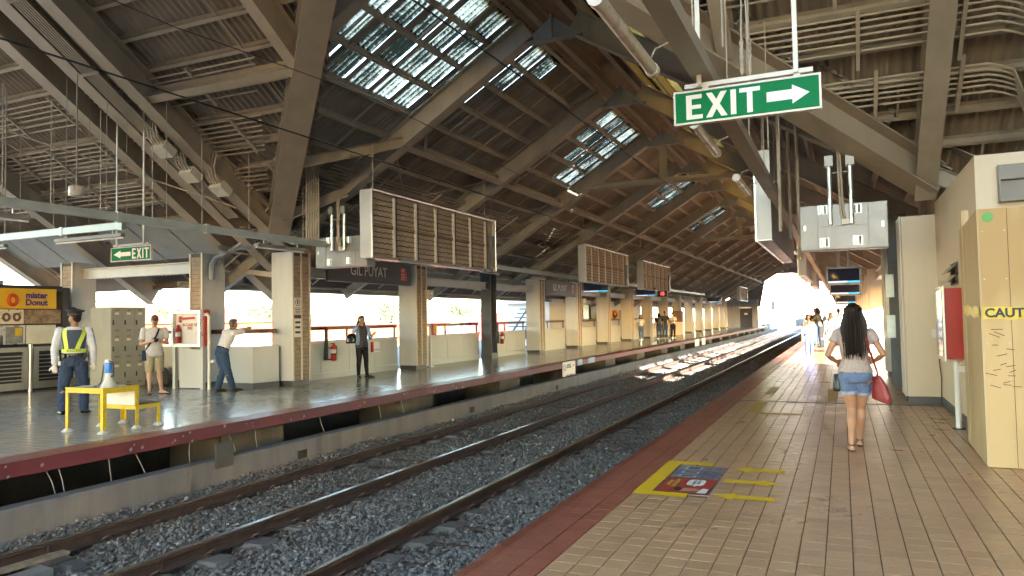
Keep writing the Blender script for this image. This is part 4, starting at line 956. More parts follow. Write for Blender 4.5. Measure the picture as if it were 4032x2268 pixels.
# ---- lighting trunking with tube lamps
def tube_lamp(t_name, label, c, L, ax, group):
    t = thing('tube_lamp', label, 'lamp', c, group=group)
    a = np.array(c) - np.array(ax)*L/2; b = np.array(c) + np.array(ax)*L/2
    e = G(); e.tube([a, b], .045, 14); obj('diffuser', e, M('lamp_diffuser', (.62, .52, .40), .28, var=.04), t, smooth=True)
    for p in (a, b): e = G(); d = np.array(ax)*.03; e.tube([p - d, p + d], .052, 14); obj('end_cap', e, m_frame, t, smooth=True)
    for p in (a + np.array(ax)*.15, b - np.array(ax)*.15): e = G(); e.tube([p + (.03, 0, .04), p + (.06, 0, .1), p + (.17, 0, .13)], .007, 6); obj('hook', e, m_purlin, t)
    return t
t = thing('cable_trunking', 'brown lighting trunking running along above the near platform edge', 'trunking', (-1.0, 10, 3.4))
for i, (a, b) in enumerate([(2.0, 6.9), (6.95, 11.9), (11.95, 17), (17, 24), (24, 40), (40, 70)]):
    e = G(); e.box(-1.06, -.90, a, b, 3.40, 3.52); obj('trunk', e, m_steel, t)
for yy in (2.6, 5.7, 7.6, 9.5, 11.4, 13.3, 16, 19, 22, 26, 30, 35, 40):
    for dx in (0, .22):
        e = G(); e.tube([(-.98 + dx, yy, 3.5), (-.98 + dx, yy, min(zmain(-.98), zcross(yy) if yy < 12 else 99) + .3)], .008, 5); obj('hanger_rod', e, m_purlin, t)
nth = ['nearest', 'second', 'third', 'fourth', 'fifth', 'sixth', 'seventh', 'eighth', 'ninth', 'tenth', 'eleventh', 'twelfth', 'thirteenth', 'fourteenth']
for i in range(14):
    tube_lamp('', f'{nth[i]} unlit tube lamp along the near platform trunking', (-1.22, 4.65 + 3.05*i, 3.28), 1.35, (0, 1, 0), 'tube lamps along the near platform')
m_gal2 = M('pale_trunking', (.40, .46, .46), .45, metal=.3, var=.1, scale=4)
m_fix = M('grey_fitting', (.20, .20, .20), .5); m_tubeoff = M('fluorescent_tube', (.75, .75, .72), .3)
def channel_run(label, pts, h, lamps, loc):
    t = thing('cable_trunking', label, 'trunking', loc)
    for a, b in zip(pts[:-1], pts[1:]):
        e = G(); e.bar(a, b, .07, h); obj('trunk', e, m_gal2, t, bevel=.004)
        e = G(); m = np.array(b); d = vnorm(np.array(b) - np.array(a)); e.obox(m, d*.04, np.cross(d, (0, 0, 1))*.042, (0, 0, h*.62)); obj('coupler', e, m_gal2, t)
    for (a, b) in lamps:
        a = np.array(a, float); b = np.array(b, float)
        e = G(); e.bar(a, b, .09, .06); obj('batten', e, m_fix, t)
        e = G(); e.tube([a - (0, 0, .05), b - (0, 0, .05)], .016, 8); obj('tube', e, m_tubeoff, t)
        for f in (.15, .85): q = a*(1 - f) + b*f; e = G(); e.tube([q, q + (0, 0, .14)], .008, 5); obj('hook', e, m_galv, t)
    return t
zt = 3.12
ct = channel_run('pale grey trunking with fluorescent battens above the far platform', [(-10.0, y, zt) for y in (1, 5.2, 7.7, 9.4, 11.6, 14.2, 19, 24, 30, 40, 60)], .13, [((-10.02, y, zt - .17), (-10.02, y + 1.35, zt - .17)) for y in (5.0, 10.6, 13.3, 16.5, 20, 24, 28, 33, 38, 43)], (-10, 8, 3.1))
for y in (3.2, 5.6, 6.0, 6.65, 7.4, 8.3, 9.3, 10.4, 11.9, 14, 16.6, 19.4, 22.4):
    e = G(); zt2 = min(zmain(-10), zcross(y) if y < 11 else 99) + .3; e.tube([(-10, y, zt + .05), (-10, y, zt2)], .007, 5); obj('hanger_rod', e, m_purlin, ct)
ct = channel_run('pale trunking crossing the lobby in front of the left EXIT sign', [(-18, 9, 3.24), (-15.2, 9, 3.24), (-13.2, 9, 3.24), (-11.6, 9, 3.24)], .13, [((-17.3, 9.02, 3.08), (-14.9, 9.02, 3.08)), ((-13.4, 9.02, 3.08), (-11.6, 9.02, 3.08))], (-15, 9, 3.2))
for x in (-16.8, -14.9, -13.1, -12.0):
    e = G(); e.tube([(x, 9, 3.3), (x, 9, zcross(9) + .3)], .012 if x == -14.9 else .007, 6); obj('hanger_rod', e, m_purlin, ct)
for k in range(6):                                          # loose wires and rods crossing the far lobby roof
    x = -11.2 - k*1.05; e = G(); e.tube([(x, 9.6, 3.3 + .1*(k % 2)), (x, 9.6, zcross(9.6) + .3)], .006, 5); tag(obj('hanger_wire', e, m_purlin), 'thin hanger wire dropping from the roof over the far lobby', 'wire', 'thin hanger wires over the far lobby')
for k, (a, b) in enumerate((((-17.5, 8.4, 6.3), (-11.5, 11.6, 3.9)), ((-16.5, 7.9, 6.4), (-14.6, 11.9, 3.7)))):
    e = G(); e.tube([a, b], .016, 6); tag(obj('brace_rod', e, m_purlin), ['long thin brace rod slanting down across the lobby roof', 'short steep brace rod crossing the lobby roof'][k], 'rod')
# overhead contact wires
for x, z, lb in ((-6.85, 4.06, 'overhead contact wire above the far track'), (-3.62, 4.45, 'overhead contact wire above the near track')):
    e = G(); pts = [(x + .12*math.sin(y*.11), y, z) for y in np.arange(-8, 140, 4)]; e.tube(pts, .011, 6); tag(obj('contact_wire', e, m_black), lb, 'wire')
for x, z, lb in ((-6.9, 5.0, 'thin messenger wire above the far contact wire'),):
    e = G(); e.tube([(x, y, z + .12*math.cos(y*.6)) for y in np.arange(-8, 110, 2)], .007, 5); tag(obj('messenger_wire', e, m_black), lb, 'wire')
# junction boxes and conduits on the lobby rafters, loudspeaker drum
for i, (x, y, lb) in enumerate(((-12.05, 10.34, 'upper beige junction box on the lobby rafters'), (-12.0, 10.95, 'lower beige junction box on the lobby rafters'), (-11.6, 11.35, 'beige junction box nearest the leaning valley beam'))):
    t = thing('junction_box', lb, 'junction box', (x, y, zcross(y) - .1)); c = cp(x, y, -.14)
    e = G(); e.obox(c, (.17, 0, 0), CD*.15, CN*.09); obj('box', e, m_frame, t, bevel=.008)
    for q in range(4):
        a = c + np.array((-.12 + .08*q, 0, 0)) - CD*.15; e = G(); e.tube([a, a - CD*.15 + CN*.02, a - CD*.3 + CN*.16, a - CD*.42 + CN*.45], .018, 8); obj('flex_conduit', e, m_conduit, t, smooth=True)
t = thing('loudspeaker', 'cream drum loudspeaker under the lobby roof conduits', 'loudspeaker', (-12.1, 8.5, 3.7)); e = G(); e.lathe((-12.1, 8.5, 3.74), [(.115, 0), (.125, .02), (.125, .15), (.115, .17)], 20); obj('drum', e, m_frame, t, smooth=True); e = G(); e.tube([(-12.1, 8.5, 3.9), (-12.1, 8.5, 5.9)], .012, 6); obj('stem', e, m_purlin, t)
t = thing('rainwater_pipe', 'grey rainwater pipe bending over the red fire cabinet', 'pipe', (-13.3, 13, 2.6)); e = G(); e.tube([(-13.4, 12.75, 2.5), (-13.4, 12.75, 2.85), (-13.35, 12.8, 3.0), (-12.9, 13.0, 3.25), (-12.3, 13.2, 3.3)], .07, 12); obj('pipe', e, M('grey_pvc', (.25, .27, .29), .4), t, smooth=True)
# vertical conduit bundle beside the nearest advert frame
t = thing('conduit_drop', 'bundle of beige vertical conduits dropping to the pale trunking', 'conduits', (-9.95, 12.2, 3.2))
for q in range(6):
    yy = 11.95 + q*.075; e = G(); e.tube([(-9.95, yy, 3.18), (-9.95, yy, 4.9 + .06*q), (-10.05, yy - .03, 5.08 + .06*q), (-10.5, yy - .4, 5.1 + .05*q)], .017, 8); obj('conduit', e, m_conduit, t, smooth=True)

# ---- station name boards
m_nb = M('name_board_brown', (.030, .018, .016), .5, var=.15); m_lt = M('name_letters', (.50, .46, .42), .5); m_lr = M('logo_red', (.42, .03, .025), .45)
def name_board(label, y0, y1, z0, z1, xf, sx):
    t = thing('station_name_board', label, 'sign', (xf, (y0 + y1)/2, z0), group='station name boards'); H = z1 - z0
    e = G(); e.box(xf - .08, xf, y0, y1, z0, z1); obj('panel', e, m_nb, t)
    e = G(); e.box(xf - .085, xf + .006, y0, y1, z0 - .02, z0); obj('lower_lip', e, m_blacksteel, t)
    text('lettering', 'GIL PUYAT', H*.62, m_lt, t, (xf + .003, y0 + (y1 - y0)*.46, (z0 + z1)/2 - H*.02), (math.pi/2, 0, math.pi/2), .001, .004, 'CENTER', sx)
    w = H*.55; a = y1 - w - .18; zz = z0 + H*.18; hh = H*.62
    pts = [(0, 0), (w*.9, 0), (w, hh*.12)] + [(w*(1 - .42*(k/8)**2), hh*(.12 + .88*k/8)) for k in range(2, 8)] + [(w*.55, hh), (0, hh)]
    e = G(); e.poly([(a + u, zz + v) for u, v in pts], lambda u, v, d: (xf + d, u, v), .001, .005); obj('logo', e, m_lr, t)
    for q in range(4): e = G(); e.box(xf + .0045, xf + .007, a + .02, a + w*(.55 + .1*(q % 2)), zz + hh*(.12 + .13*q), zz + hh*(.12 + .13*q) + .012); obj('logo_bar', e, m_lt, t)
    text('logo_letters', 'LRT', hh*.28, m_lt, t, (xf + .0055, a + w*.38, zz + hh*.8), (math.pi/2, 0, math.pi/2), .001, .001)
name_board('first brown station name board, partly behind the silver housing', 14.75, 18.55, 2.51, 3.12, -11.62, .92)
name_board('second brown station name board farther down the platform', 29.42, 33.3, 2.49, 3.15, -11.62, .92)

# ---- notices on the column, extinguishers, alarm point
t = thing('notice_strip', 'narrow black and white notices on the brick side of the column', 'notice', (-11.6, 13.6, 1.1))
for i, (z0, z1, dk_) in enumerate(((1.82, 2.05, 0), (1.66, 1.80, 0), (1.57, 1.64, 1), (1.13, 1.56, 0))):
    e = G(); e.box(-11.628, -11.620, 13.50, 13.74, z0, z1); o = obj('notice', e, m_nb if dk_ else m_white, t)
    for q in range(3 if i else 0): zq = z0 + (z1 - z0)*(.2 + .27*q); e = G(); e.box(-11.6199, -11.619, 13.53, 13.71, zq, zq + (z1 - z0)*.12); obj('print_line', e, m_nb, o)
e = G(); e.tube([(-11.618, 13.62 + .08*math.cos(a), 1.94 + .08*math.sin(a)) for a in np.linspace(0, 2*math.pi, 17)], .008, 5); e.box(-11.6199, -11.617, 13.60, 13.64, 1.90, 1.99); obj('prohibition_ring', e, m_nb, t)
def extinguisher(label, x, y, z0, h=.46, r=.075):
    t = thing('fire_extinguisher', label, 'extinguisher', (x, y, z0), group='fire extinguishers')
    e = G(); e.lathe((x, y, z0), [(r*.8, 0), (r, .02), (r, h*.74), (r*.75, h*.84), (r*.3, h*.88), (r*.3, h*.93)], 16); obj('cylinder', e, m_redp, t, smooth=True)
    e = G(); e.lathe((x, y, z0 + h*.42), [(r + .0015, 0), (r + .0015, h*.22)], 16); obj('instruction_label', e, m_white, t, smooth=True)
    e = G(); e.lathe((x, y, z0 + h*.33), [(r + .003, 0), (r + .003, .03)], 16); obj('strap', e, m_black, t, smooth=True)
    e = G(); e.box(x - .015, x + .015, y - .09, y + .03, z0 + h*.93, z0 + h*1.0); e.tube([(x + .02, y, z0 + h*.92), (x + .09, y + .02, z0 + h*.8), (x + .085, y + .02, z0 + h*.4)], .012, 8); obj('valve_and_hose', e, m_black, t)
    e = G(); e.box(x - .12, x - .08, y - .22, y - .12, z0 + .02, 1.34); e.box(x - .12, x - .08, y - .12, y + .1, z0 + .02, z0 + .05); e.box(x - .12, x - .08, y - .12, y + .02, z0 + h*.7, z0 + h*.75); obj('hanging_bracket', e, m_black, t)
extinguisher('red extinguisher hung on the handrail left of the denim jacket woman', -12.15, 15.62, .46)
extinguisher('red extinguisher hung beside the dark steel column', -12.15, 26.05, .5)
extinguisher('small red extinguisher beside the fourth far column', -12.15, 34.5, .5)
t = thing('alarm_point', 'red and yellow alarm call point on a slim white post', 'alarm point', (-11.9, 20.3, 0)); e = G(); e.box(-11.93, -11.87, 20.1, 20.16, 0, 1.36); obj('post', e, m_white, t); e = G(); e.box(-11.97, -11.83, 20.02, 20.24, 0, .03); obj('foot', e, m_white, t)
e = G(); e.box(-11.98, -11.82, 20.17, 20.42, 1.0, 1.37); obj('box', e, m_redp, t, bevel=.02); e = G(); e.box(-11.819, -11.812, 20.22, 20.42, 1.06, 1.30); obj('plate', e, M('ochre_plate', (.6, .33, .03), .5), t)
# emergency lights high on columns
for i, (y, lb) in enumerate(((19.55, 'twin lamp box high on the column right of the first name board'), (34.4, 'twin lamp box high on the fourth far column'))):
    t = thing('emergency_light', lb, 'light', (-11.58, y, 2.3)); e = G(); e.box(-11.63, -11.53, y - .16, y + .2, 2.14, 2.40); obj('case', e, m_frame, t, bevel=.01); e = G(); e.lathe((-11.53, y + .02, 2.27), [(.07, 0), (.05, .03)], 14, (1, 0, 0)); obj('lamp', e, m_galv, t)
# danger plate and small signs on the platform edge
t = thing('warning_plate', 'white danger notice with yellow triangle on the platform edge', 'sign', (-8.26, 22.9, -.6)); xf = -8.262
e = G(); e.box(xf - .02, xf, 22.3, 23.5, -.60, .03); obj('plate', e, m_white, t)
e = G(); e.poly([(23.2, -.10), (23.44, -.10), (23.32, -.01)], lambda u, v, d: (xf + d, u, v - .05), .001, .004); obj('triangle', e, m_yellow, t)
e = G(); e.tube([(xf + .003, 22.46 + .09*math.cos(a), -.15 + .09*math.sin(a)) for a in np.linspace(0, 6.283, 17)], .008, 5); obj('ring', e, m_nb, t)
text('warning_words', 'DANGER\nPANGANIB', .085, m_nb, t, (xf + .002, 22.86, -.12), (math.pi/2, 0, math.pi/2), .001, .002); text('warning_small_words', 'Do not cross the tracks\nBawal tumawid', .07, m_nb, t, (xf + .002, 22.9, -.44), (math.pi/2, 0, math.pi/2), .001, .001)
for i, (y, w, lb, mt) in enumerate(((23.75, .5, 'small blue notice right of the white danger plate', 0), (24.9, .75, 'larger blue notice hanging below the far platform edge', 0), (45.6, 1.4, 'left white notice on the far platform edge down the track', 1), (48.0, 1.3, 'right white notice on the far platform edge down the track', 1))):
    e = G(); e.box(-8.28, -8.262, y, y + w, -.16 if not mt else -.72, .03 if not mt else .0); t = tag(obj('edge_notice', e, M('pale_blue_plate', (.30, .38, .50), .5) if not mt else m_white), lb, 'notice')

# ---- painted marks and poster on the near platform
zf = .0035
def mark(label, polys, z=zf, mat=None):
    t = thing('floor_marking', label, 'floor marking', (-1.2, 6.5, 0))
    for p in polys: e = G(); e.add([(a, b, z) for a, b in p], [tuple(range(len(p)))]); obj('paint', e, mat or m_yfloor, t)
m_yfloor = M('yellow_floor_paint', (.72, .44, .004), .65, var=.08, scale=8, dirt=.2, dcol=(.40, .25, .04), dscale=14, bump=.3, bscale=40)
m_yworn = M('worn_yellow_paint', (.50, .31, .05), .5, var=.15, dirt=.85, dcol=(.40, .235, .115), dscale=7)
def rect(x0, x1, y0, y1): return [(x0, y0), (x1, y0), (x1, y1), (x0, y1)]
mark('yellow bracket painted on the tiles around the floor poster', [rect(-1.64, -1.505, 6.0, 7.46), rect(-1.503, -1.20, 6.0, 6.135), rect(-1.503, -1.19, 7.33, 7.46)])
def arrow(xa, xb, y, head):
    w, hw, hl = .062, .125, .16
    if head == 'l': return [[(xa, y), (xa + hl, y - hw), (xa + hl, y + hw)], rect(xa + hl + .002, xb, y - w, y + w)]
    return [[(xb, y), (xb - hl, y + hw), (xb - hl, y - hw)], rect(xa, xb - hl - .002, y - w, y + w)]
mark('yellow floor arrow pointing left, farthest of three beside the poster', arrow(-.99, -.53, 7.25, 'l'))
mark('yellow floor arrow pointing right, middle of three beside the poster', arrow(-1.0, -.53, 6.72, 'r'))
mark('yellow floor arrow pointing left, nearest of three beside the poster', arrow(-1.0, -.53, 6.15, 'l'))
mark('worn yellow floor patch just before the expansion joint', [rect(-1.35, -1.18, 11.5, 13.0)], mat=m_yworn)
mark('worn yellow floor bar across the platform at the joint patch', [rect(-1.17, -.6, 11.4, 11.52)], mat=m_yworn)
mark('worn yellow floor patch beyond the expansion joint', [rect(-1.35, -1.2, 14.2, 15.6)], mat=m_yworn)
mark('faint yellow floor patch beside the left foot of the walking woman', [rect(-.28, -.12, 13.3, 15.4)], mat=m_yworn)
ps = thing('floor_poster', 'rectangular floor poster with red cartoon panel and train pictures', 'poster', (-1.27, 6.7, 0)); zq = .0
def pp(nm, pts, mat, z): e = G(); e.add([(a, b, z) for a, b in pts], [tuple(range(len(pts)))]); return obj(nm, e, mat, ps)
c_ = lambda n, col: M(n, col, .4, var=.06)
e = G(); e.box(-1.505, -1.035, 6.125, 7.29, -.01, zq); obj('border', e, M('poster_border', (.25, .17, .12), .6), ps)
pp('poster_ground', rect(-1.49, -1.05, 6.14, 7.275), m_black, .0012)
pp('red_panel', rect(-1.482, -1.058, 6.15, 6.72), c_('poster_red', (.36, .035, .025)), .0024)
for i, (a, b, col) in enumerate(((6.73, 6.88, (.20, .20, .21)), (6.89, 7.05, (.13, .13, .22)), (7.06, 7.265, (.20, .20, .21)))):
    pp('photo_strip', rect(-1.482, -1.058, a, b), c_(f'strip{i}', col), .0024)
    pp('train_window', rect(-1.42, -1.26, a + .03, b - .03), c_('train_white', (.45, .46, .44)), .0034); pp('train_glass', rect(-1.39, -1.28, a + .05, b - .05), c_('train_glass', (.04, .05, .06)), .0044)
    for q in range(5):
        x = -1.22 + .034*q; yy = random.uniform(a + .03, b - .06); pp('crowd_figure', [(x, yy), (x + .05, yy + .01), (x + .045, yy + .05), (x + .01, yy + .05)], c_(f'crowd{q % 3}', [(.05, .05, .06), (.35, .2, .15), (.12, .13, .25)][q % 3]), .0044 + .0006*q)
bub = [(-1.28 + .075*math.copysign(abs(math.cos(a))**.5, math.cos(a)), 6.55 + .12*math.copysign(abs(math.sin(a))**.5, math.sin(a))) for a in np.linspace(0, 2*math.pi, 24, endpoint=False)]
pp('speech_bubble', [(x + .07, y) for x, y in bub], m_white, .0036); pp('bubble_tail', [(-1.22, 6.44), (-1.18, 6.44), (-1.2, 6.38)], m_white, .0037)
pp('cap', [(-1.34, 6.24), (-1.30, 6.20), (-1.28, 6.30), (-1.32, 6.36), (-1.36, 6.32)], m_black, .0036); pp('face', [(-1.285, 6.20), (-1.16, 6.23), (-1.12, 6.27), (-1.17, 6.32), (-1.28, 6.32)], c_('poster_skin', (.55, .27, .15)), .0036); pp('uniform', [(-1.15, 6.17), (-1.07, 6.17), (-1.07, 6.33), (-1.12, 6.34)], m_white, .0040)
tx = text('poster_title', 'BAWAL DITO\nMag-ingat', .052, c_('poster_yellow', (.62, .42, .06)), ps, (-1.40, 6.50, .0040), (0, 0, -math.pi/2), .0002, .001)
text('bubble_words', 'Pumila\nng maayos', .04, m_black, ps, (-1.205, 6.55, .0046), (0, 0, -math.pi/2), .0002, .0005)

# ---- red hose box and pipe on the near wall
t = thing('hose_cabinet', 'red hose cabinet on the cream wall left of the hoarding', 'cabinet', (1.3, 11, .85))
e = G(); e.box(1.15, 1.375, 10.4, 11.1, .87, 1.74); obj('body', e, m_redp, t, bevel=.006)
e = G(); e.box(1.125, 1.149, 10.38, 11.12, .84, 1.77); obj('door_frame', e, m_alub, t, bevel=.005); e = G(); e.box(1.118, 1.124, 10.44, 11.06, .90, 1.71); obj('glass', e, M('cabinet_glass', (.10, .10, .10), .05, metal=.6), t)
t = thing('standpipe', 'white vertical pipe below the red hose cabinet', 'pipe', (1.27, 10.6, 0)); e = G(); e.tube([(1.27, 10.58, 0), (1.27, 10.58, .87)], .035, 14); obj('pipe', e, m_white, t, smooth=True); e = G(); e.lathe((1.27, 10.58, 0), [(.07, 0), (.07, .012)], 14); obj('flange', e, m_black, t); e = G(); e.box(1.28, 1.375, 10.55, 10.61, .70, .78); obj('clip', e, m_white, t)
t = thing('loose_cable', 'black cable hanging down the side of the near cream column', 'cable', (1.36, 13.1, 0)); e = G(); e.tube([(1.36, 13.15, .02), (1.37, 13.14, .4), (1.345, 13.15, .8), (1.35, 13.16, .95)], .008, 6); obj('cable', e, m_black, t)
e = G(); e.box(1.27, 1.33, 13.19, 13.198, 1.05, 1.18); tag(obj('switch_plate', e, m_white), 'small cream switch plate on the near column', 'switch')

# ---- far lobby: fire cabinet, counter, lockers, kiosk, barrier
t = thing('fire_cabinet', 'white and red fire cabinet with hose and extinguisher behind glass', 'cabinet', (-13.7, 12.4, 0)); x0, x1, y0, y1 = -14.14, -13.2, 12.24, 12.5
e = G(); e.box(x0 + .03, x1, y0 + .10, y1, .97, 1.80); obj('body', e, m_redp, t, bevel=.006)
for a in ((x0, x1 - .03, .96, 1.03), (x0, x1 - .03, 1.72, 1.79), (x0, x0 + .07, 1.03, 1.72), (x1 - .10, x1 - .03, 1.03, 1.72)): e = G(); e.box(a[0], a[1], y0, y0 + .10, a[2], a[3]); obj('door_frame', e, m_alub, t)
e = G(); e.box(x0 + .07, x1 - .10, y0 + .08, y0 + .10, 1.03, 1.72); obj('inner_panel', e, m_white, t)
e = G(); e.lathe((x0 + .2, y0 + .03, 1.05), [(.06, 0), (.065, .02), (.065, .3), (.03, .36), (.03, .42)], 14); obj('extinguisher_body', e, m_redp, t, smooth=True); e = G(); e.lathe((x0 + .2, y0 + .03, 1.2), [(.067, 0), (.067, .1)], 14); obj('extinguisher_label', e, m_white, t, smooth=True)
e = G(); e.bar((x0 + .22, y0 + .05, 1.60), (x0 + .68, y0 + .05, 1.62), .03, .05); e.box(x0 + .2, x0 + .27, y0 + .04, y0 + .06, 1.52, 1.66); obj('axe', e, m_redp, t)
text('cabinet_lettering', 'IN CASE OF\nFIRE', .09, m_redp, t, (x0 + .52, y0 + .077, 1.42), (math.pi/2, 0, 0), .001, .003)
for a in (x0, x1 - .08): e = G(); e.box(a, a + .08, y0 + .05, y0 + .13, 0, .955); obj('leg', e, m_alu, t)
e = G(); e.box(x0 + .14, x1 - .12, y0 + .12, y0 + .16, .02, .90); obj('lower_panel', e, m_alu, t)
t = thing('hose_pipe', 'white riser pipe beside the fire cabinet', 'pipe', (-13.05, 12.35, 0)); e = G(); e.tube([(-13.2, 12.34, 1.68), (-13.12, 12.34, 1.70), (-13.06, 12.34, 1.64), (-13.06, 12.34, 0)], .035, 12); obj('pipe', e, m_white, t, smooth=True); e = G(); e.box(-13.06, -12.95, 12.36, 12.42, .60, .66); obj('clip', e, m_white, t)
t = thing('counter_wall', 'cream angled counter wall the man leans over', 'counter', (-12.5, 13, 0))
e = G(); foot = [(-13.05, 12.62), (-12.05, 12.62), (-11.9, 13.3), (-12.3, 13.44), (-12.3, 13.0), (-13.05, 13.0)]
e.poly(foot, lambda u, v, d: (u, v, d), .13, .95); obj('wall', e, m_alu, t, bevel=.008); e = G(); e.poly([(u*.998 - .02, v + .006) for u, v in foot], lambda u, v, d: (u, v, d), 0, .13); obj('skirting', e, m_base, t)
t = thing('handrail', 'brown handrail under the arms of the leaning man', 'handrail', (-12.6, 13, 1.3)); e = G(); e.bar((-13.5, 12.85, 1.29), (-12.0, 13.3, 1.29), .08, .10); obj('rail_bar', e, m_handrail, t)
t = thing('low_wall', 'cream low wall behind the phone reading man', 'wall', (-15, 12.9, 0)); e = G(); e.box(-18.05, -13.95, 12.95, 13.05, .13, .95); obj('wall', e, m_alu, t); e = G(); e.box(-18.05, -13.95, 12.94, 13.06, 0, .13); obj('skirting', e, m_base, t)
t = thing('handrail', 'red handrail behind the phone reading man', 'handrail', (-15, 12.9, 1.3)); e = G(); e.box(-18.05, -13.95, 12.96, 13.04, 1.25, 1.34); obj('rail_bar', e, m_handrail, t)
e = G(); e.ibeam((-18.1, 12.9, 2.83), (-13.5, 12.9, 2.83), .2, .27, .02, .03); tag(obj('eave_beam', e, m_cream), 'cream steel beam above the grey lockers', 'beam', 'beams between the column tops')
m_lock = M('locker_grey', (.30, .315, .285), .45, var=.06, dirt=.2, dscale=3)
t = thing('lockers', 'grey green steel lockers with nine doors beside the kiosk', 'lockers', (-15.65, 12.05, 0)); lx0, lx1, ly0, ly1, lh = -16.0, -15.3, 11.6, 12.52, 1.9
e = G(); e.box(lx0, lx1 - .012, ly0, ly1, .04, lh); obj('carcass', e, m_lock, t, bevel=.006)
for r in range(3):
    for c in range(3):
        dy = (ly1 - ly0)/3; y0 = ly0 + c*dy + .008; z0 = .08 + r*.605
        e = G(); e.box(lx1 - .011, lx1, y0, y0 + dy - .016, z0, z0 + .585); d = obj('door', e, m_lock, t, bevel=.003)
        e = G(); e.box(lx1 + .0005, lx1 + .012, y0 + .03, y0 + .06, z0 + .20, z0 + .31); obj('handle', e, m_black, d)
        e = G(); e.box(lx1 + .0005, lx1 + .006, y0 + .09, y0 + .19, z0 + .44, z0 + .49); obj('card_holder', e, m_white, d)
        e = G(); [e.box(lx1 + .0005, lx1 + .004, y0 + .09, y0 + .20, z0 + q, z0 + q + .008) for q in (.05, .068, .086, .53, .548)]; obj('vent_slots', e, m_base, d)
t = thing('bin_bag', 'dark wrapped bundle on the floor behind the phone reading man', 'bundle', (-15.0, 12.6, 0)); e = G(); e.lathe((-14.9, 12.6, 0), [(.16, 0), (.24, .08), (.25, .25), (.15, .42), (.05, .48)], 12); obj('bundle', e, M('bundle_grey', (.08, .08, .075), .6, var=.4, scale=12, bump=.8, bscale=25), t)
# kiosk
kx = -17.75; m_kb = M('kiosk_black', (.018, .018, .02), .35)
t = thing('donut_kiosk', 'black snack kiosk under a yellow donut sign', 'kiosk', (-18.8, 10.6, 0))
e = G(); e.box(-20.4, kx - .15, 8.2, 12.2, 0, .98); obj('counter', e, m_kb, t); e = G(); e.box(-20.4, kx, 8.2, 12.25, .98, 1.06); obj('counter_top', e, m_kb, t)
e = G(); e.box(-20.5, -20.4, 8.2, 12.3, 0, 2.75); obj('back_wall', e, M('kiosk_wall', (.35, .33, .30), .6), t)
e = G(); e.box(-20.4, kx, 12.12, 12.3, 1.06, 2.45); obj('side_panel', e, m_kb, t); e = G(); e.box(-20.4, kx, 8.2, 12.12, 2.36, 2.48); obj('roof_panel', e, m_kb, t); e = G(); e.box(kx - .14, kx, 10.45, 10.6, 1.06, 2.36); obj('mullion', e, m_kb, t)
e = G(); e.box(kx - .03, kx + .02, 10.62, 11.95, 1.92, 2.40); sg = obj('sign_panel', e, M('donut_yellow', (.68, .44, .01), .4, var=.04), t)
xf = kx + .022
e = G(); e.tube([(xf, 10.90 + .095*math.cos(a), 2.12 + .115*math.sin(a)) for a in np.linspace(0, 6.283, 21)], .044, 8, caps=False); obj('donut_ring', e, M('donut_red', (.50, .06, .015), .45), sg)
e = G(); e.box(xf, xf + .006, 10.87, 10.93, 2.24, 2.30); obj('ring_mark', e, m_yellow, sg)
text('sign_words', 'mister\nDonut', .205, M('sign_purple', (.05, .02, .22), .5), sg, (xf + .002, 11.46, 2.15), (math.pi/2, 0, math.pi/2), .002, .008, 'CENTER', .98)
e = G(); e.box(kx - .05, kx - .02, 10.62, 11.18, 1.56, 1.90); pb = obj('menu_panel', e, m_white, t)
for a in (10.78, 11.02): e = G(); e.tube([(kx - .018, a + .07*math.cos(q), 1.72 + .08*math.sin(q)) for q in np.linspace(0, 6.283, 15)], .03, 6, caps=False); obj('donut_print', e, M('donut_brown', (.14, .09, .06), .6), pb)
e = G()
for q in range(18): a, b = random.uniform(10.65, 11.16), random.uniform(1.58, 1.89); e.box(kx - .0195, kx - .018, a, a + .02, b, b + .022)
obj('dot_print', e, m_nb, pb)['kind'] = 'stuff'
e = G(); e.box(kx - .06, kx - .03, 11.2, 12.1, 1.56, 1.90); obj('photo_panel', e, M('donut_photo', (.25, .19, .13), .5, var=.6, scale=7), t)
e = G(); e.box(kx - .45, kx - .02, 10.72, 11.22, 1.07, 1.53); obj('display_case', e, m_alub, t, bevel=.01); e = G(); e.box(kx - .019, kx - .012, 10.77, 11.17, 1.11, 1.49); obj('case_glass', e, M('case_glass', (.30, .31, .30), .08, metal=.4, var=.4, scale=6), t); e = G(); e.box(kx - .0118, kx - .010, 10.98, 11.14, 1.28, 1.46); obj('yellow_card', e, m_yellow, t)
e = G(); e.box(kx - .42, kx - .02, 11.25, 11.98, 1.07, 1.53); obj('freezer', e, M('freezer_white', (.55, .60, .56), .35), t, bevel=.02)
e = G(); e.lathe((kx - .2, 10.52, 1.065), [(.10, 0), (.13, .05), (.12, .18), (.06, .24)], 12); obj('blue_bag', e, M('blue_plastic', (.03, .06, .35), .3), t)
# red neighbouring shop edge
t = thing('shop_front', 'dark shop front with red sign at the left picture edge', 'shop', (-18, 9, 0)); e = G(); e.box(kx - .02, kx + .03, 8.3, 10.4, 1.92, 2.40); obj('sign', e, m_redp, t); e = G(); e.box(kx - .05, kx - .01, 8.4, 10.3, 1.1, 1.85); obj('display', e, M('shop_display', (.4, .42, .42), .2), t)
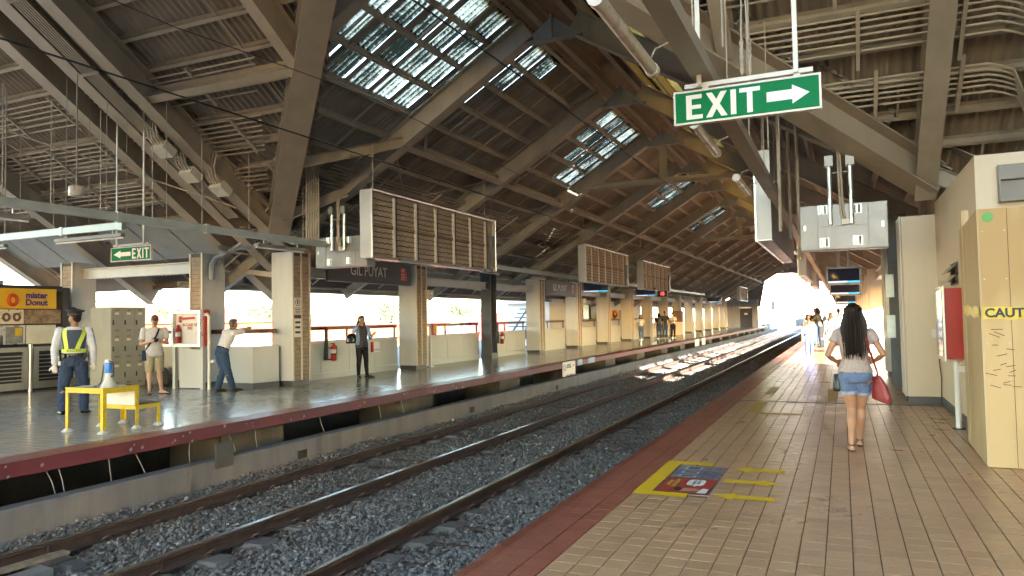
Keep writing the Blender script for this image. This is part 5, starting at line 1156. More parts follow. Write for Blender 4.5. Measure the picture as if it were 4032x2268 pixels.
# stainless gates
m_ss = M('brushed_stainless', (.45, .44, .42), .32, metal=.85, var=.1, scale=6)
for i, (ya, yb, lb) in enumerate(((9.2, 10.86, 'stainless slatted gate leaf nearest the left picture edge'), (10.98, 12.1, 'stainless slatted gate leaf behind the guard'))):
    t = thing('slatted_gate', lb, 'gate', (-17.1, (ya + yb)/2, 0)); gx = -17.1
    for a in (ya, yb - .12): e = G(); e.box(gx - .03, gx + .03, a, a + .12, .06, 1.02); obj('stile', e, m_ss, t)
    e = G(); e.box(gx - .03, gx + .03, ya + .12, yb - .12, .92, 1.02); obj('top_rail', e, m_ss, t); e = G(); e.box(gx - .03, gx + .03, ya + .12, yb - .12, .06, .22); obj('bottom_rail', e, m_ss, t)
    for q in range(7): z = .27 + q*.09; e = G(); e.box(gx - .012, gx + .012, ya + .12, yb - .12, z, z + .022); obj('slat', e, m_ss, t)
    e = G(); e.box(gx - .06, gx - .05, ya + .1, yb - .1, .2, .93); obj('dark_backing', e, m_kb, t)
for y in (10.92,):
    e = G(); e.tube([(-17.1, y, 0), (-17.1, y, 1.08)], .045, 12); tag(obj('gate_post', e, m_ss, smooth=True), 'round stainless post between the two slatted gates', 'post')

# ---- yellow steel table with a step, megaphone and papers
t = thing('yellow_table', 'yellow angle-iron table with a lower step seat and white board', 'table', (-9.6, 7.2, 0)); th = .60
tx0, tx1, ty0, ty1 = -9.97, -9.20, 6.86, 7.42
for (x, y, h, dx, dy) in ((tx0, ty0, th, 1, 1), (tx1, ty0, th, -1, 1), (tx0, ty1, th, 1, -1), (tx1, ty1, th, -1, -1), (tx0, 7.78, .33, 1, -1), (tx1, 7.78, .33, -1, -1)):
    e = G(); e.box(min(x, x + dx*.055), max(x, x + dx*.055), min(y, y + dy*.006), max(y, y + dy*.006), .03, h); e.box(min(x, x + dx*.006), max(x, x + dx*.006), min(y + dy*.006, y + dy*.055), max(y + dy*.006, y + dy*.055), .03, h); l = obj('leg', e, m_yellow, t)
    e = G(); e.lathe((x + dx*.02, y + dy*.02, 0), [(.07, 0), (.08, .012), (.05, .035), (.03, .05)], 9); obj('foot_wrap', e, M('rag_white', (.5, .5, .48), .9, var=.4, scale=30, bump=.8), l)
for a, b in (((tx0, ty0), (tx1, ty0)), ((tx0, ty1), (tx1, ty1))): e = G(); e.box(a[0] + .056, b[0] - .056, a[1] + .001, a[1] + .007, th - .055, th - .001); obj('apron', e, m_yellow, t)
for x in (tx0, tx1 - .007): e = G(); e.box(x + .0005, x + .0065, ty0 + .056, ty1 - .056, th - .06, th - .001); obj('apron', e, m_yellow, t)
e = G(); e.box(tx0 + .004, tx1 - .004, ty0 + .004, ty1 - .004, th, th + .014); obj('table_top', e, M('table_top_grey', (.30, .28, .27), .4, var=.2, dirt=.3), t)
e = G(); e.box(tx0 - .002, tx1 + .002, ty0 - .004, ty0 + .0035, th + .0005, th + .02); e.box(tx1 - .0035, tx1 + .002, ty0 + .0036, ty1, th + .0005, th + .02); obj('top_edge', e, m_yellow, t)
e = G(); e.box(tx0 + .01, tx1 - .01, ty1 + .01, 7.77, .33, .345); obj('step_top', e, M('step_grey', (.10, .095, .09), .6), t)
e = G(); e.box(tx1 - .0065, tx1 - .0005, ty1 + .002, 7.72, .275, .328); e.box(tx0 + .0005, tx0 + .0065, ty1 + .002, 7.72, .275, .328); e.box(tx0 + .056, tx1 - .056, ty1 - .012, ty1 - .006, .265, .325); obj('step_apron', e, m_yellow, t)
e = G(); e.box(tx0 + .10, tx1 - .06, ty1 - .03, ty1 - .016, .33, .55); obj('white_board', e, m_white, t)
t = thing('megaphone', 'blue and grey megaphone standing bell down on the yellow table', 'megaphone', (-9.28, 7.0, th + .014)); mx_, my_, mz_ = -9.30, 7.02, th + .015
e = G(); e.lathe((mx_, my_, mz_), [(.105, 0), (.108, .008), (.085, .05), (.06, .10), (.05, .16), (.048, .20)], 22); obj('horn', e, M('megaphone_grey', (.46, .48, .45), .4), t, smooth=True)
e = G(); e.lathe((mx_, my_, mz_ + .20), [(.052, 0), (.054, .01), (.054, .12), (.05, .145)], 22); obj('body', e, M('megaphone_blue', (.03, .17, .55), .35), t, smooth=True)
e = G(); e.box(mx_ - .05, mx_ + .03, my_ - .03, my_ + .03, mz_ + .345, mz_ + .385); obj('rear_cap', e, m_white, t, bevel=.006)
e = G(); e.tube([(mx_ + .03, my_, mz_ + .365), (mx_ + .08, my_, mz_ + .35), (mx_ + .10, my_, mz_ + .26), (mx_ + .09, my_, mz_ + .17), (mx_ + .05, my_, mz_ + .15)], .01, 8); obj('handle', e, m_black, t, smooth=True)
e = G(); e.tube([(mx_ - .055, my_ - .03, mz_ + .32), (mx_ - .06, my_ - .05, mz_ + .18), (mx_ - .06, my_ - .07, mz_ + .08), (mx_ - .10, my_ - .09, mz_ + .03), (mx_ - .19, my_ - .10, mz_ + .01), (mx_ - .12, my_ - .12, mz_ + .006)], .009, 6); obj('strap', e, m_black, t)
t = thing('papers', 'loose papers and a clipboard on the yellow table', 'papers', (-9.4, 7.3, th + .015))
for i, (x, y, a) in enumerate(((-9.42, 7.28, .2), (-9.62, 7.2, -.3), (-9.80, 7.05, .6))):
    e = G(); e.obox((x, y, th + .0165 + .002*i), (.10*math.cos(a), .10*math.sin(a), 0), (-.13*math.sin(a), .13*math.cos(a), 0), (0, 0, .0008)); obj('sheet', e, m_white, t)
e = G(); e.box(-9.36, -9.28, 7.33, 7.36, th + .02, th + .03); obj('clip', e, m_black, t)

# ---- trackside hardware at the lower left
t = thing('track_gear', 'grey trackside box with a timber plank beside the far track rail', 'track gear', (-7.1, 4.6, -.8))
e = G(); e.bar((-7.16, 3.9, -.77), (-7.12, 4.92, -.77), .12, .03); obj('timber_plank', e, M('weathered_timber', (.26, .20, .14), .8, var=.3, scale=12), t)
e = G(); e.box(-7.05, -6.86, 4.2, 4.62, -.93, -.80); obj('gear_box', e, m_galv, t, bevel=.01); e = G(); e.box(-6.98, -6.80, 4.75, 4.9, -.93, -.82); e.box(-6.80, -6.74, 4.3, 4.9, -.92, -.87); obj('linkage', e, m_blacksteel, t)
for i, (a, b, lb) in enumerate((((-5.55, 6.4, -.885), (-5.1, 6.05, -.89), 'thin rusty rod lying in the ballast between the tracks'), ((-7.0, 6.2, -.88), (-6.45, 6.55, -.88), 'dark strip lying in the ballast of the far track'), ((-3.2, 4.55, -.87), (-2.6, 4.45, -.85), 'rusty strip in the ballast below the near platform'))):
    e = G(); e.bar(a, b, .03, .012); tag(obj('scrap_strip', e, m_rust), lb, 'scrap')

e = G()
for k in range(46):
    x = random.uniform(-7.4, -2.3); y = random.uniform(3.2, 16); a = random.uniform(0, 3.1); L = random.uniform(.012, .04); e.mi = random.choice((0, 0, 1, 2))
    e.obox((x, y, ZB + .03), (L*math.cos(a), L*math.sin(a), random.uniform(-.01, .01)), (-L*.5*math.sin(a), L*.5*math.cos(a), .004), (0, 0, .0015))
tag(obj('litter', e, [m_white, M('dry_leaf', (.45, .27, .10), .8), M('grey_scrap', (.10, .09, .08), .8)]), 'scattered leaves and paper scraps on the ballast', 'litter', kind='stuff')

# ================================================================== people
def etube(g, pts, rx, ry, xd, n=16):
    """elliptical loft; xd is the wide axis"""
    pts = [np.array(p, float) for p in pts]; N = len(pts); vs = []; fs = []
    for i, p in enumerate(pts):
        d = vnorm(pts[min(i+1, N-1)] - pts[max(i-1, 0)]); x = np.array(xd, float); x = vnorm(x - d*x.dot(d)); y = np.cross(d, x)
        vs += [p + x*rx[i]*math.cos(a) + y*ry[i]*math.sin(a) for a in [2*math.pi*k/n for k in range(n)]]
    for i in range(N-1):
        for k in range(n): fs.append((i*n+k, i*n+(k+1) % n, (i+1)*n+(k+1) % n, (i+1)*n+k))
    fs += [tuple(range(n-1, -1, -1)), tuple((N-1)*n+k for k in range(n))]
    g.add(vs, fs)
def ell(g, c, rx, ry, rz, R=None, n=14, m=9):
    c = np.array(c, float); vs = []; fs = []; R = np.eye(3) if R is None else R
    for i in range(1, m):
        ph = math.pi*i/m
        vs += [c + R @ np.array((rx*math.sin(ph)*math.cos(a), ry*math.sin(ph)*math.sin(a), rz*math.cos(ph))) for a in [2*math.pi*k/n for k in range(n)]]
    for i in range(m-2):
        for k in range(n): fs.append((i*n+k, (i+1)*n+k, (i+1)*n+(k+1) % n, i*n+(k+1) % n))
    vs += [c + R @ np.array((0, 0, rz)), c - R @ np.array((0, 0, rz))]; T = len(vs)
    for k in range(n): fs += [(T-2, k, (k+1) % n), (T-1, (m-2)*n+(k+1) % n, (m-2)*n+k)]
    g.add(vs, fs)
from mathutils import noise as mnoise
def blob(g, vox, mat, name, it=4, fold=0.0):
    me = g.mesh(name, mat); o = bpy.data.objects.new(name, me)
    r = o.modifiers.new('r', 'REMESH'); r.mode = 'VOXEL'; r.voxel_size = vox; r.use_smooth_shade = True
    s_ = o.modifiers.new('s', 'SMOOTH'); s_.factor = .5; s_.iterations = it
    m2 = bake(o); m2.name = name; m2.materials.clear(); m2.materials.append(mat)
    if fold:                                                  # real cloth folds
        sd = Vector((random.random()*50, random.random()*50, 0)); no = [v.normal.copy() for v in m2.vertices]
        for v, q in zip(m2.vertices, no):
            c = v.co; w = Vector((c.x*9, c.y*9, c.z*15 + 5*mnoise.noise(c*6 + sd))) + sd
            r = 1 - abs(mnoise.noise(w))*2.2; r2 = 1 - abs(mnoise.noise(w*2.1))*2.2
            v.co = c + q * fold * max(r*.7 + r2*.3 - .35, -.12)
    m2.polygons.foreach_set('use_smooth', [True]*len(m2.polygons)); return m2
def CLOTH(name, col, scale=14, bump=.5, var=.12, rough=.85): return M(name, col, rough, var=var, scale=scale, bump=bump, bscale=22, spec=.2)
def rotz(a): c, s = math.cos(a), math.sin(a); return np.array([[c, -s, 0], [s, c, 0], [0, 0, 1]])
def rotx(a): c, s = math.cos(a), math.sin(a); return np.array([[1, 0, 0], [0, c, -s], [0, s, c]])
SEC_M = [(.465, .080, .062), (.50, .094, .070), (.54, .094, .069), (.61, .082, .060), (.68, .090, .064), (.74, .100, .067), (.785, .102, .060), (.815, .085, .047), (.838, .040, .040)]
SEC_F = [(.465, .082, .064), (.50, .097, .074), (.54, .096, .070), (.62, .072, .053), (.68, .078, .058), (.735, .086, .064), (.775, .086, .053), (.808, .070, .042), (.832, .032, .034)]
def person(label, loc, rz, H, male, top, bottom, shoes, hair, skin, pose=None, vox=.011, group=None, extras=None):
    """local frame: facing +y, right = +x.  top=(mat, sleeve 0..2, hem), bottom=(mat, end 0..1 down the leg, ease)"""
    p = pose or {}; t = thing('person', label, 'person', loc, rz, group)
    U = vnorm(np.array(p.get('up', (0, 0, 1)), float)); pel = np.array(p.get('pel', (0, 0, .52)), float)
    sp = lambda z: (pel + U*(z - .52) if z > .52 else pel + np.array((0, 0, z - .52))) * H
    tw = rotz(p.get('twist', 0)); X = tw @ np.array((1.0, 0, 0)); Fw = tw @ np.array((0, 1.0, 0)); X = vnorm(X - U*X.dot(U)); Fw = np.cross(U, X)
    SEC = SEC_M if male else SEC_F; k = 1.0 if male else .86
    shx = .118 if male else .102
    J = {}
    for s, n in ((1, 'R'), (-1, 'L')):
        J['sh'+n] = sp(.80) + X*s*shx*H
        J['hip'+n] = (pel + np.array((s*.050, 0, -.02)))*H
        J['el'+n] = np.array(p['el'+n])*H if 'el'+n in p else J['sh'+n] + np.array((s*.035, -.015, -.185))*H
        J['wr'+n] = np.array(p['wr'+n])*H if 'wr'+n in p else J['el'+n] + np.array((s*.008, .03, -.155))*H
        J['kn'+n] = np.array(p.get('kn'+n, (s*.055, .012, .285)))*H
        J['an'+n] = np.array(p.get('an'+n, (s*.058, -.012, .045)))*H
        J['fd'+n] = vnorm(np.array(p.get('fd'+n, (s*.15, 1, 0)), float))
        J['hd'+n] = vnorm(np.array(p.get('hd'+n, J['wr'+n] - J['el'+n]), float))
    ctx = dict(t=t, J=J, sp=sp, X=X, F=Fw, U=U, H=H, SEC=SEC, vox=vox)
    def surf(z, a, off=0.0):                                # torso surface point, a measured from the back (0) to the right
        for (z0, a0, b0), (z1, a1, b1) in zip(SEC[:-1], SEC[1:]):
            if z0 <= z <= z1: f = (z - z0)/(z1 - z0); rx_, ry_ = a0 + (a1 - a0)*f, b0 + (b1 - b0)*f; break
        else: rx_, ry_ = SEC[-1][1:]
        return sp(z) + X*math.sin(a)*(rx_*H + off) - Fw*math.cos(a)*(ry_*H + off)
    ctx['surf'] = surf
    # body ------------------------------------------------------------
    g = G(); hc = sp(.832) + np.array(p.get('hoff', (0, .012, .10)))*H; RH_ = tw @ rotz(p.get('hyaw', 0)) @ rotx(p.get('hpitch', 0)); ctx['hc'] = hc; ctx['RH'] = RH_
    etube(g, [sp(z) for z, a, b in SEC], [a*H*.95 for z, a, b in SEC], [b*H*.95 for z, a, b in SEC], X)
    g.tube([sp(.815), sp(.84), hc - RH_ @ np.array((0, .012, .04))*H], [.038*H*k, .031*H*k, .030*H*k], 12)
    ell(g, hc + RH_ @ np.array((0, -.006, .012))*H, .044*H, .054*H, .055*H, RH_)          # skull
    ell(g, hc + RH_ @ np.array((0, .012, -.022))*H, .036*H, .042*H, .046*H, RH_)          # face and jaw
    ell(g, hc + RH_ @ np.array((0, .053, -.016))*H, .008*H, .012*H, .012*H, RH_, 8, 6)    # nose
    ell(g, hc + RH_ @ np.array((0, .045, -.040))*H, .014*H, .008*H, .005*H, RH_, 8, 6)    # lips
    for s in (-1, 1): ell(g, hc + RH_ @ np.array((s*.045, -.008, -.012))*H, .006*H, .012*H, .017*H, RH_, 8, 6)
    for n, s in (('R', 1), ('L', -1)):
        a, b, c = J['sh'+n], J['el'+n], J['wr'+n]
        g.tube([a, a*.6 + b*.4, b, b*.55 + c*.45, c], [.031*H*k, .029*H*k, .024*H*k, .023*H*k, .0155*H*k], 12); ell(g, a, .033*H*k, .033*H*k, .033*H*k)
        hd = J['hd'+n]; sx = vnorm(np.cross(hd, (0, 1, .2))); sx = vnorm(np.array(p.get('pal'+n, sx), float)); nn = np.cross(sx, hd)
        pc = c + hd*.030*H; etube(g, [c, pc, c + hd*.052*H], [.015*H, .024*H, .022*H], [.013*H, .012*H, .010*H], sx, 12)
        cur = p.get('curl'+n, .5)
        for q, (off, L) in enumerate(((-.018, .030), (-.0065, .036), (.0055, .034), (.017, .027))):
            b0 = c + hd*.050*H + sx*off*H; b1 = b0 + (hd*.55 + nn*cur*.3)*L*.9*H; b2 = b1 + (hd*(.5 - cur*.4) + nn*cur*.8)*L*.8*H
            g.tube([b0, b1, b2], [.0062*H, .0056*H, .0046*H], 7)
        b0 = c + hd*.018*H - sx*.017*H; g.tube([b0, b0 + (hd*.5 - sx*.7 + nn*.2)*.028*H, b0 + (hd*1.1 - sx*.75 + nn*.4)*.036*H], [.0085*H, .007*H, .0055*H], 7)
        a, b, c = J['hip'+n], J['kn'+n], J['an'+n]; cf = np.array((0, -.012, 0))*H
        g.tube([a, a*.5 + b*.5, a*.12 + b*.88, b*.96 + c*.04, b*.70 + c*.30 + cf*1.3, b*.42 + c*.58 + cf*.5, c], [.060*H*k**.4, .051*H*k**.4, .038*H*k**.4, .0325*H*k**.4, .0365*H*k**.5, .026*H, .0185*H], 14)
        fd = J['fd'+n]; sd = np.cross(fd, (0, 0, 1)); zz = c[2]
        etube(g, [c - fd*.030*H - (0, 0, zz*.55), c + fd*.02*H - (0, 0, zz*.5), c + fd*.075*H - (0, 0, zz*.72), c + fd*.105*H - (0, 0, zz*.8)], [.019*H, .022*H, .026*H, .018*H], [.020*H, .024*H, .014*H, .008*H], sd, 12)
    obj('body', blob(g, min(vox, .010) if vox < .015 else vox, skin, 'body'), None, t, local=True)
    # eyes, brows
    if vox < .03:
        e = G()
        for s in (-1, 1): ell(e, hc + RH_ @ np.array((s*.017, .0465, -.002))*H, .0075*H, .004*H, .0042*H, RH_, 8, 6); ell(e, hc + RH_ @ np.array((s*.018, .047, .009))*H, .011*H, .004*H, .0022*H, RH_, 8, 6)
        obj('eyes', e, M('eye_dark', (.02, .013, .01), .3), t, smooth=True, local=True)
    # trousers ----------------------------------------------------------
    bm_, end, ease = bottom
    if bm_ is not None:
        g = G(); zs = [(z, a, b) for z, a, b in SEC if z < .60] + [(.60, SEC[3][1]*1.02, SEC[3][2]*1.02)]
        etube(g, [sp(z) for z, a, b in zs], [a*H*1.03 + .006 for z, a, b in zs], [b*H*1.05 + .006 for z, a, b in zs], X)
        for n in 'RL':
            a, b, c = J['hip'+n], J['kn'+n], J['an'+n]; cf = np.array((0, -.010, 0))*H
            P5 = [a + np.array((0, 0, .02))*H, a*.5 + b*.5, b, b*.6 + c*.4 + cf*(1 - ease), c + np.array((0, 0, -.012))*H]; R5 = [.058*H*k**.5 + .006, .050*H*k**.5 + .008*ease + .005, .038*H + .012*ease + .003, .034*H + .020*ease + .003, .024*H + .026*ease + .002]
            if end < 1:
                tt = end*4; i = int(tt); f = tt - i; P5 = P5[:i+1] + [P5[i]*(1 - f) + P5[min(i+1, 4)]*f]; R5 = R5[:i+1] + [R5[i]*(1 - f) + R5[min(i+1, 4)]*f]; R5[-1] += .012*ease + .004
            g.tube(P5, R5, 16)
        obj(p.get('bname', 'trousers'), blob(g, vox*.95, bm_, 'trousers', 3, (.011*ease + .003) if vox < .015 else 0), None, t, local=True)
    # top ----------------------------------------------------------------
    tm, slv, hem = top
    if tm is not None:
        g = G(); zs = [(hem, *np.interp(hem, [q[0] for q in SEC], [q[1] for q in SEC], ).reshape(1), *np.interp(hem, [q[0] for q in SEC], [q[2] for q in SEC]).reshape(1))] + [q for q in SEC if q[0] > hem + .012]
        loose = p.get('loose', .006)
        etube(g, [sp(z) for z, a, b in zs], [a*H*1.05 + loose + (.004 if i else .008) for i, (z, a, b) in enumerate(zs)], [b*H*1.08 + loose for z, a, b in zs], X, 20)
        for n in 'RL':
            a, b, c = J['sh'+n], J['el'+n], J['wr'+n]
            ell(g, a, .039*H*k + .004, .039*H*k + .004, .038*H*k + .004)
            if slv <= 1: e1 = a + (b - a)*slv; g.tube([a, a*.6 + e1*.4, e1], [.040*H*k + .003, .037*H*k + .006, .034*H*k + .008], 14)
            else: f = slv - 1; g.tube([a, a*.5 + b*.5, b, b + (c - b)*f], [.040*H*k, .037*H*k + .004, .031*H*k + .004, .024*H*k + .005], 14)
        obj(p.get('tname', 'shirt'), blob(g, vox*.95, tm, 'shirt', 3, .008 if vox < .015 else 0), None, t, local=True)
    # shoes ----------------------------------------------------------------
    sm, kind = shoes
    for n in 'RL':
        c = J['an'+n]; fd = J['fd'+n]; sd = np.cross(fd, (0, 0, 1)); zb = c[2] - .045*H
        g = G()
        if kind == 'shoe': etube(g, [c*1 - fd*.036*H + (0, 0, zb - c[2] + .020*H), c + fd*.0*H + (0, 0, zb - c[2] + .026*H), c + fd*.05*H + (0, 0, zb - c[2] + .020*H), c + fd*.10*H + (0, 0, zb - c[2] + .013*H), c + fd*.125*H + (0, 0, zb - c[2] + .011*H)], [.021*H, .026*H, .029*H, .026*H, .014*H], [.020*H, .027*H, .021*H, .013*H, .009*H], sd, 14)
        else: etube(g, [c - fd*.038*H + (0, 0, zb - c[2] + .006*H), c + fd*.03*H + (0, 0, zb - c[2] + .006*H), c + fd*.118*H + (0, 0, zb - c[2] + .006*H)], [.021*H, .025*H, .022*H], [.006*H]*3, sd, 12); [g.tube([c + fd*f*H + sd*q*.024*H + (0, 0, zb - c[2] + (.010 + .018*(1 - abs(q)))*H) for q in np.linspace(-1, 1, 7)], .006, 6) for f in ((.06, .075, .09) if kind == 'sandal' else (.085,))]
        if kind == 'strap': g.tube([c + np.array((.021*H*math.cos(a), .021*H*math.sin(a), .0))*1.05 - (0, 0, .002) for a in np.linspace(0, 6.283, 13)], .005, 6)
        obj('shoe', blob(g, .008 if vox < .015 else vox*.8, sm, 'shoe', 2) if kind == 'shoe' else g.mesh('shoe', sm, True), None, t, local=True)
    # hair -------------------------------------------------------------------
    hm, style = hair
    g = G(); hcc = hc + RH_ @ np.array((0, -.010, .018))*H
    if style != 'none':
        ell(g, hcc, .048*H, .056*H, .056*H, RH_); g2 = G()
        # keep the face clear: cut by building the cap from blobs behind the hairline
        g = G(); ell(g, hc + RH_ @ np.array((0, -.016, .022))*H, .048*H, .052*H, .052*H, RH_); ell(g, hc + RH_ @ np.array((0, .016, .045))*H, .040*H, .036*H, .024*H, RH_); ell(g, hc + RH_ @ np.array((0, -.030, -.010))*H, .043*H, .032*H, .045*H, RH_)
        if style in ('long', 'mid'):
            L = .30 if style == 'long' else .12; nstr = 110 if vox < .014 else 40
            for q in range(nstr):
                a = random.uniform(-1.55, 1.55) if style == 'long' else random.uniform(-1.65, 1.65); r = .046 + random.uniform(-.004, .005)
                d0 = RH_ @ np.array((math.sin(a)*r*.95, -math.cos(a)*r*1.1 - .012, .02)) ; Lq = L*random.uniform(.82, 1.04)*(1 if abs(a) < 1.2 else .8)
                b0 = hc + d0*H; dn = np.array((0, 0, -1.0)); out = np.array((math.sin(a)*.018 , -.020*max(math.cos(a), .1), 0))
                g.tube([b0 + np.array((0, 0, .03))*H, b0, b0 + (dn*Lq*.4 + RH_ @ out)*H, b0 + (dn*Lq*.75 + RH_ @ out*1.05)*H, b0 + (dn*Lq + RH_ @ out*.9)*H], [.010*H, .011*H, .011*H, .009*H, .003*H], 5)
        if style == 'long' and vox < .014:
            st = G()
            for q in range(240):
                a = random.uniform(-1.6, 1.6); r = .052 + random.uniform(-.003, .005); Lq = L*random.uniform(.75, 1.12)*(1 if abs(a) < 1.2 else .85); sw = random.uniform(-.008, .008)
                b0 = hc + RH_ @ np.array((math.sin(a)*r*.96, -math.cos(a)*r*1.12 - .012, .02))*H; dn = np.array((0, 0, -1.0)); out = RH_ @ np.array((math.sin(a)*.022 + sw, -.024*max(math.cos(a), .1) + random.uniform(-.004, .004), 0))
                tp = hc + RH_ @ np.array((math.sin(a)*.012, .012 - math.cos(a)*.02, .0775))*H; md = hc + RH_ @ np.array((math.sin(a)*.043, -.012 - math.cos(a)*.047, .056))*H
                st.tube([tp, md, b0, b0 + (dn*Lq*.35 + out)*H, b0 + (dn*Lq*.7 + out*1.1)*H, b0 + (dn*Lq + out*(1 + sw*30))*H], [.003*H, .004*H, .0036*H, .0036*H, .003*H, .0008*H], 4)
            so_ = obj('hair_strands', st, M('hair_strand', (.022, .012, .008), .5, var=.4, scale=30, spec=.25) if hm is hb else hm, t, smooth=True, local=True); so_['kind'] = 'stuff'
            me = blob(g, .007, hm, 'hair', 2)
        else: me = blob(g, vox*.8, hm, 'hair', 2)
        obj('hair', me, None, t, local=True)
    if extras: extras(ctx)
    return t
def band(ctx, name, mat, path, w, th=.004):
    """strap: flat band along local points"""
    e = G(); P = [np.array(q, float) for q in path]
    for a, b in zip(P[:-1], P[1:]): e.bar(a, b + vnorm(b - a)*.004, w, th, up=(a + b)/2 - ctx['sp'](.7)*np.array((1, 1, 0)) - np.array((0, 0, ((a + b)/2)[2])))
    return obj(name, e, mat, ctx['t'], local=True)
def lathe_bag(ctx, name, mat, c, w, d, h, taper=.8):
    e = G(); c = np.array(c, float); etube(e, [c, c + (0, 0, h*.15), c + (0, 0, h*.6), c + (0, 0, h)], [w*.9, w, w*.95, w*taper], [d*.8, d, d*.9, d*.35], (1, 0, 0), 18)
    return obj(name, blob(e, .012, mat, name, 2), None, ctx['t'], local=True)
sk1 = M('skin_tan', (.46, .232, .130), .5, var=.13, scale=9, spec=.35, bump=.15, bscale=70); sk2 = M('skin_light', (.52, .32, .225), .5, var=.13, scale=9, spec=.35, bump=.15, bscale=70); sk3 = M('skin_brown', (.27, .145, .09), .5, var=.06, scale=6)
hb = M('hair_black', (.014, .008, .006), .6, var=.3, scale=40, bump=.4, bscale=140, spec=.2); hbr = M('hair_brown', (.11, .050, .028), .4, var=.3, scale=40, bump=.4, bscale=140); hgr = M('hair_grey', (.10, .09, .085), .6, var=.4, scale=60)
m_denim = M('denim_shorts', (.12, .165, .27), .85, var=.30, scale=7, bump=.5, bscale=60, dirt=.35, dcol=(.34, .38, .46), dscale=6)
m_jean = M('blue_jeans', (.030, .062, .125), .85, var=.25, scale=5, bump=.5, bscale=25); m_jean2 = M('faded_jeans', (.10, .17, .27), .85, var=.25, scale=5, bump=.4)
m_wsh = CLOTH('white_cotton', (.60, .60, .63)); m_tee = CLOTH('heather_tee', (.42, .325, .285), var=.18, scale=40); m_kh = CLOTH('khaki_cotton', (.42, .36, .25)); m_blk = CLOTH('black_cotton', (.016, .016, .018)); m_navy = CLOTH('navy_cotton', (.02, .035, .09))
m_leather = M('black_leather', (.012, .012, .014), .28, bump=.3); m_wsole = M('sandal_sole', (.35, .25, .17), .7)

for m_ in (sk1, sk2, sk3):
    b_ = m_.node_tree.nodes['Principled BSDF']; b_.inputs['Subsurface Weight'].default_value = .12; b_.inputs['Subsurface Radius'].default_value = (.02, .008, .004)
# --- woman walking away, near platform
def ex_woman(c):
    H = c['H']; bag = M('red_bag', (.26, .022, .02), .45, var=.15, bump=.15)
    e = G(); b = np.array((.245, -.015, .52)); etube(e, [b + (-.01, 0, .0), b + (0, 0, .03), b + (-.02, 0, .16), b + (-.045, .0, .27)], [.105, .115, .085, .045], [.045, .055, .045, .02], (0, 1, 0) if False else (.75, -.65, 0), 18); obj('shoulder_bag', blob(e, .010, bag, 'shoulder_bag', 2), None, c['t'], local=True)
    pts = [c['J']['shR'] + np.array((-.055, -.01, .045)), c['J']['shR'] + np.array((-.045, -.062, -.005)), np.array((.125, -.105, 1.10)), np.array((.165, -.10, .98)), np.array((.20, -.075, .86)), np.array((.215, -.04, .78))]
    band(c, 'bag_strap', bag, pts, .032, .006)
    e = G(); e.tube([(.205, -.05, .80), (.21, -.03, .77), (.215, -.05, .74)], .012, 8); obj('strap_ring', e, M('brass', (.5, .35, .12), .3, metal=.9), c['t'], local=True)
    lathe_bag(c, 'black_bag', m_leather, (-.165, .10, .61), .06, .045, .19)
    e = G()                                                  # turned-up hems of the shorts
    for n in 'RL':
        a = c['J']['hip'+n]; b2 = c['J']['kn'+n]; q = a*.53 + b2*.47 + np.array((0, 0, .0)); d = vnorm(b2 - a)
        e.tube([q - d*.016, q + d*.016], (.0905), 18, caps=False)
    obj('hem_cuffs', e, M('denim_cuff', (.30, .34, .42), .85, var=.2, scale=20), c['t'], smooth=True, local=True)
woman_pose = dict(bname='shorts', tname='t_shirt', elR=(.178, -.035, .655), wrR=(.125, .085, .605), hdR=(-.7, .6, -.1), elL=(-.172, -.045, .650), wrL=(-.115, .095, .600), hdL=(.7, .6, -.1),
                  knL=(-.030, .018, .285), anL=(-.040, -.045, .045), fdL=(-.05, 1, 0), knR=(.030, .07, .290), anR=(.018, .125, .055), fdR=(.05, 1, 0), hoff=(0, .006, .098), loose=.008)
person('woman in grey tee and denim shorts walking away with a red shoulder bag', (.105, 8.66, 0), .03, 1.55, False, (m_tee, .42, .535), (m_denim, .245, .35), (M('dark_sandal', (.07, .03, .02), .5), 'strap'), (hb, 'long'), sk1, woman_pose, vox=.009, extras=ex_woman)

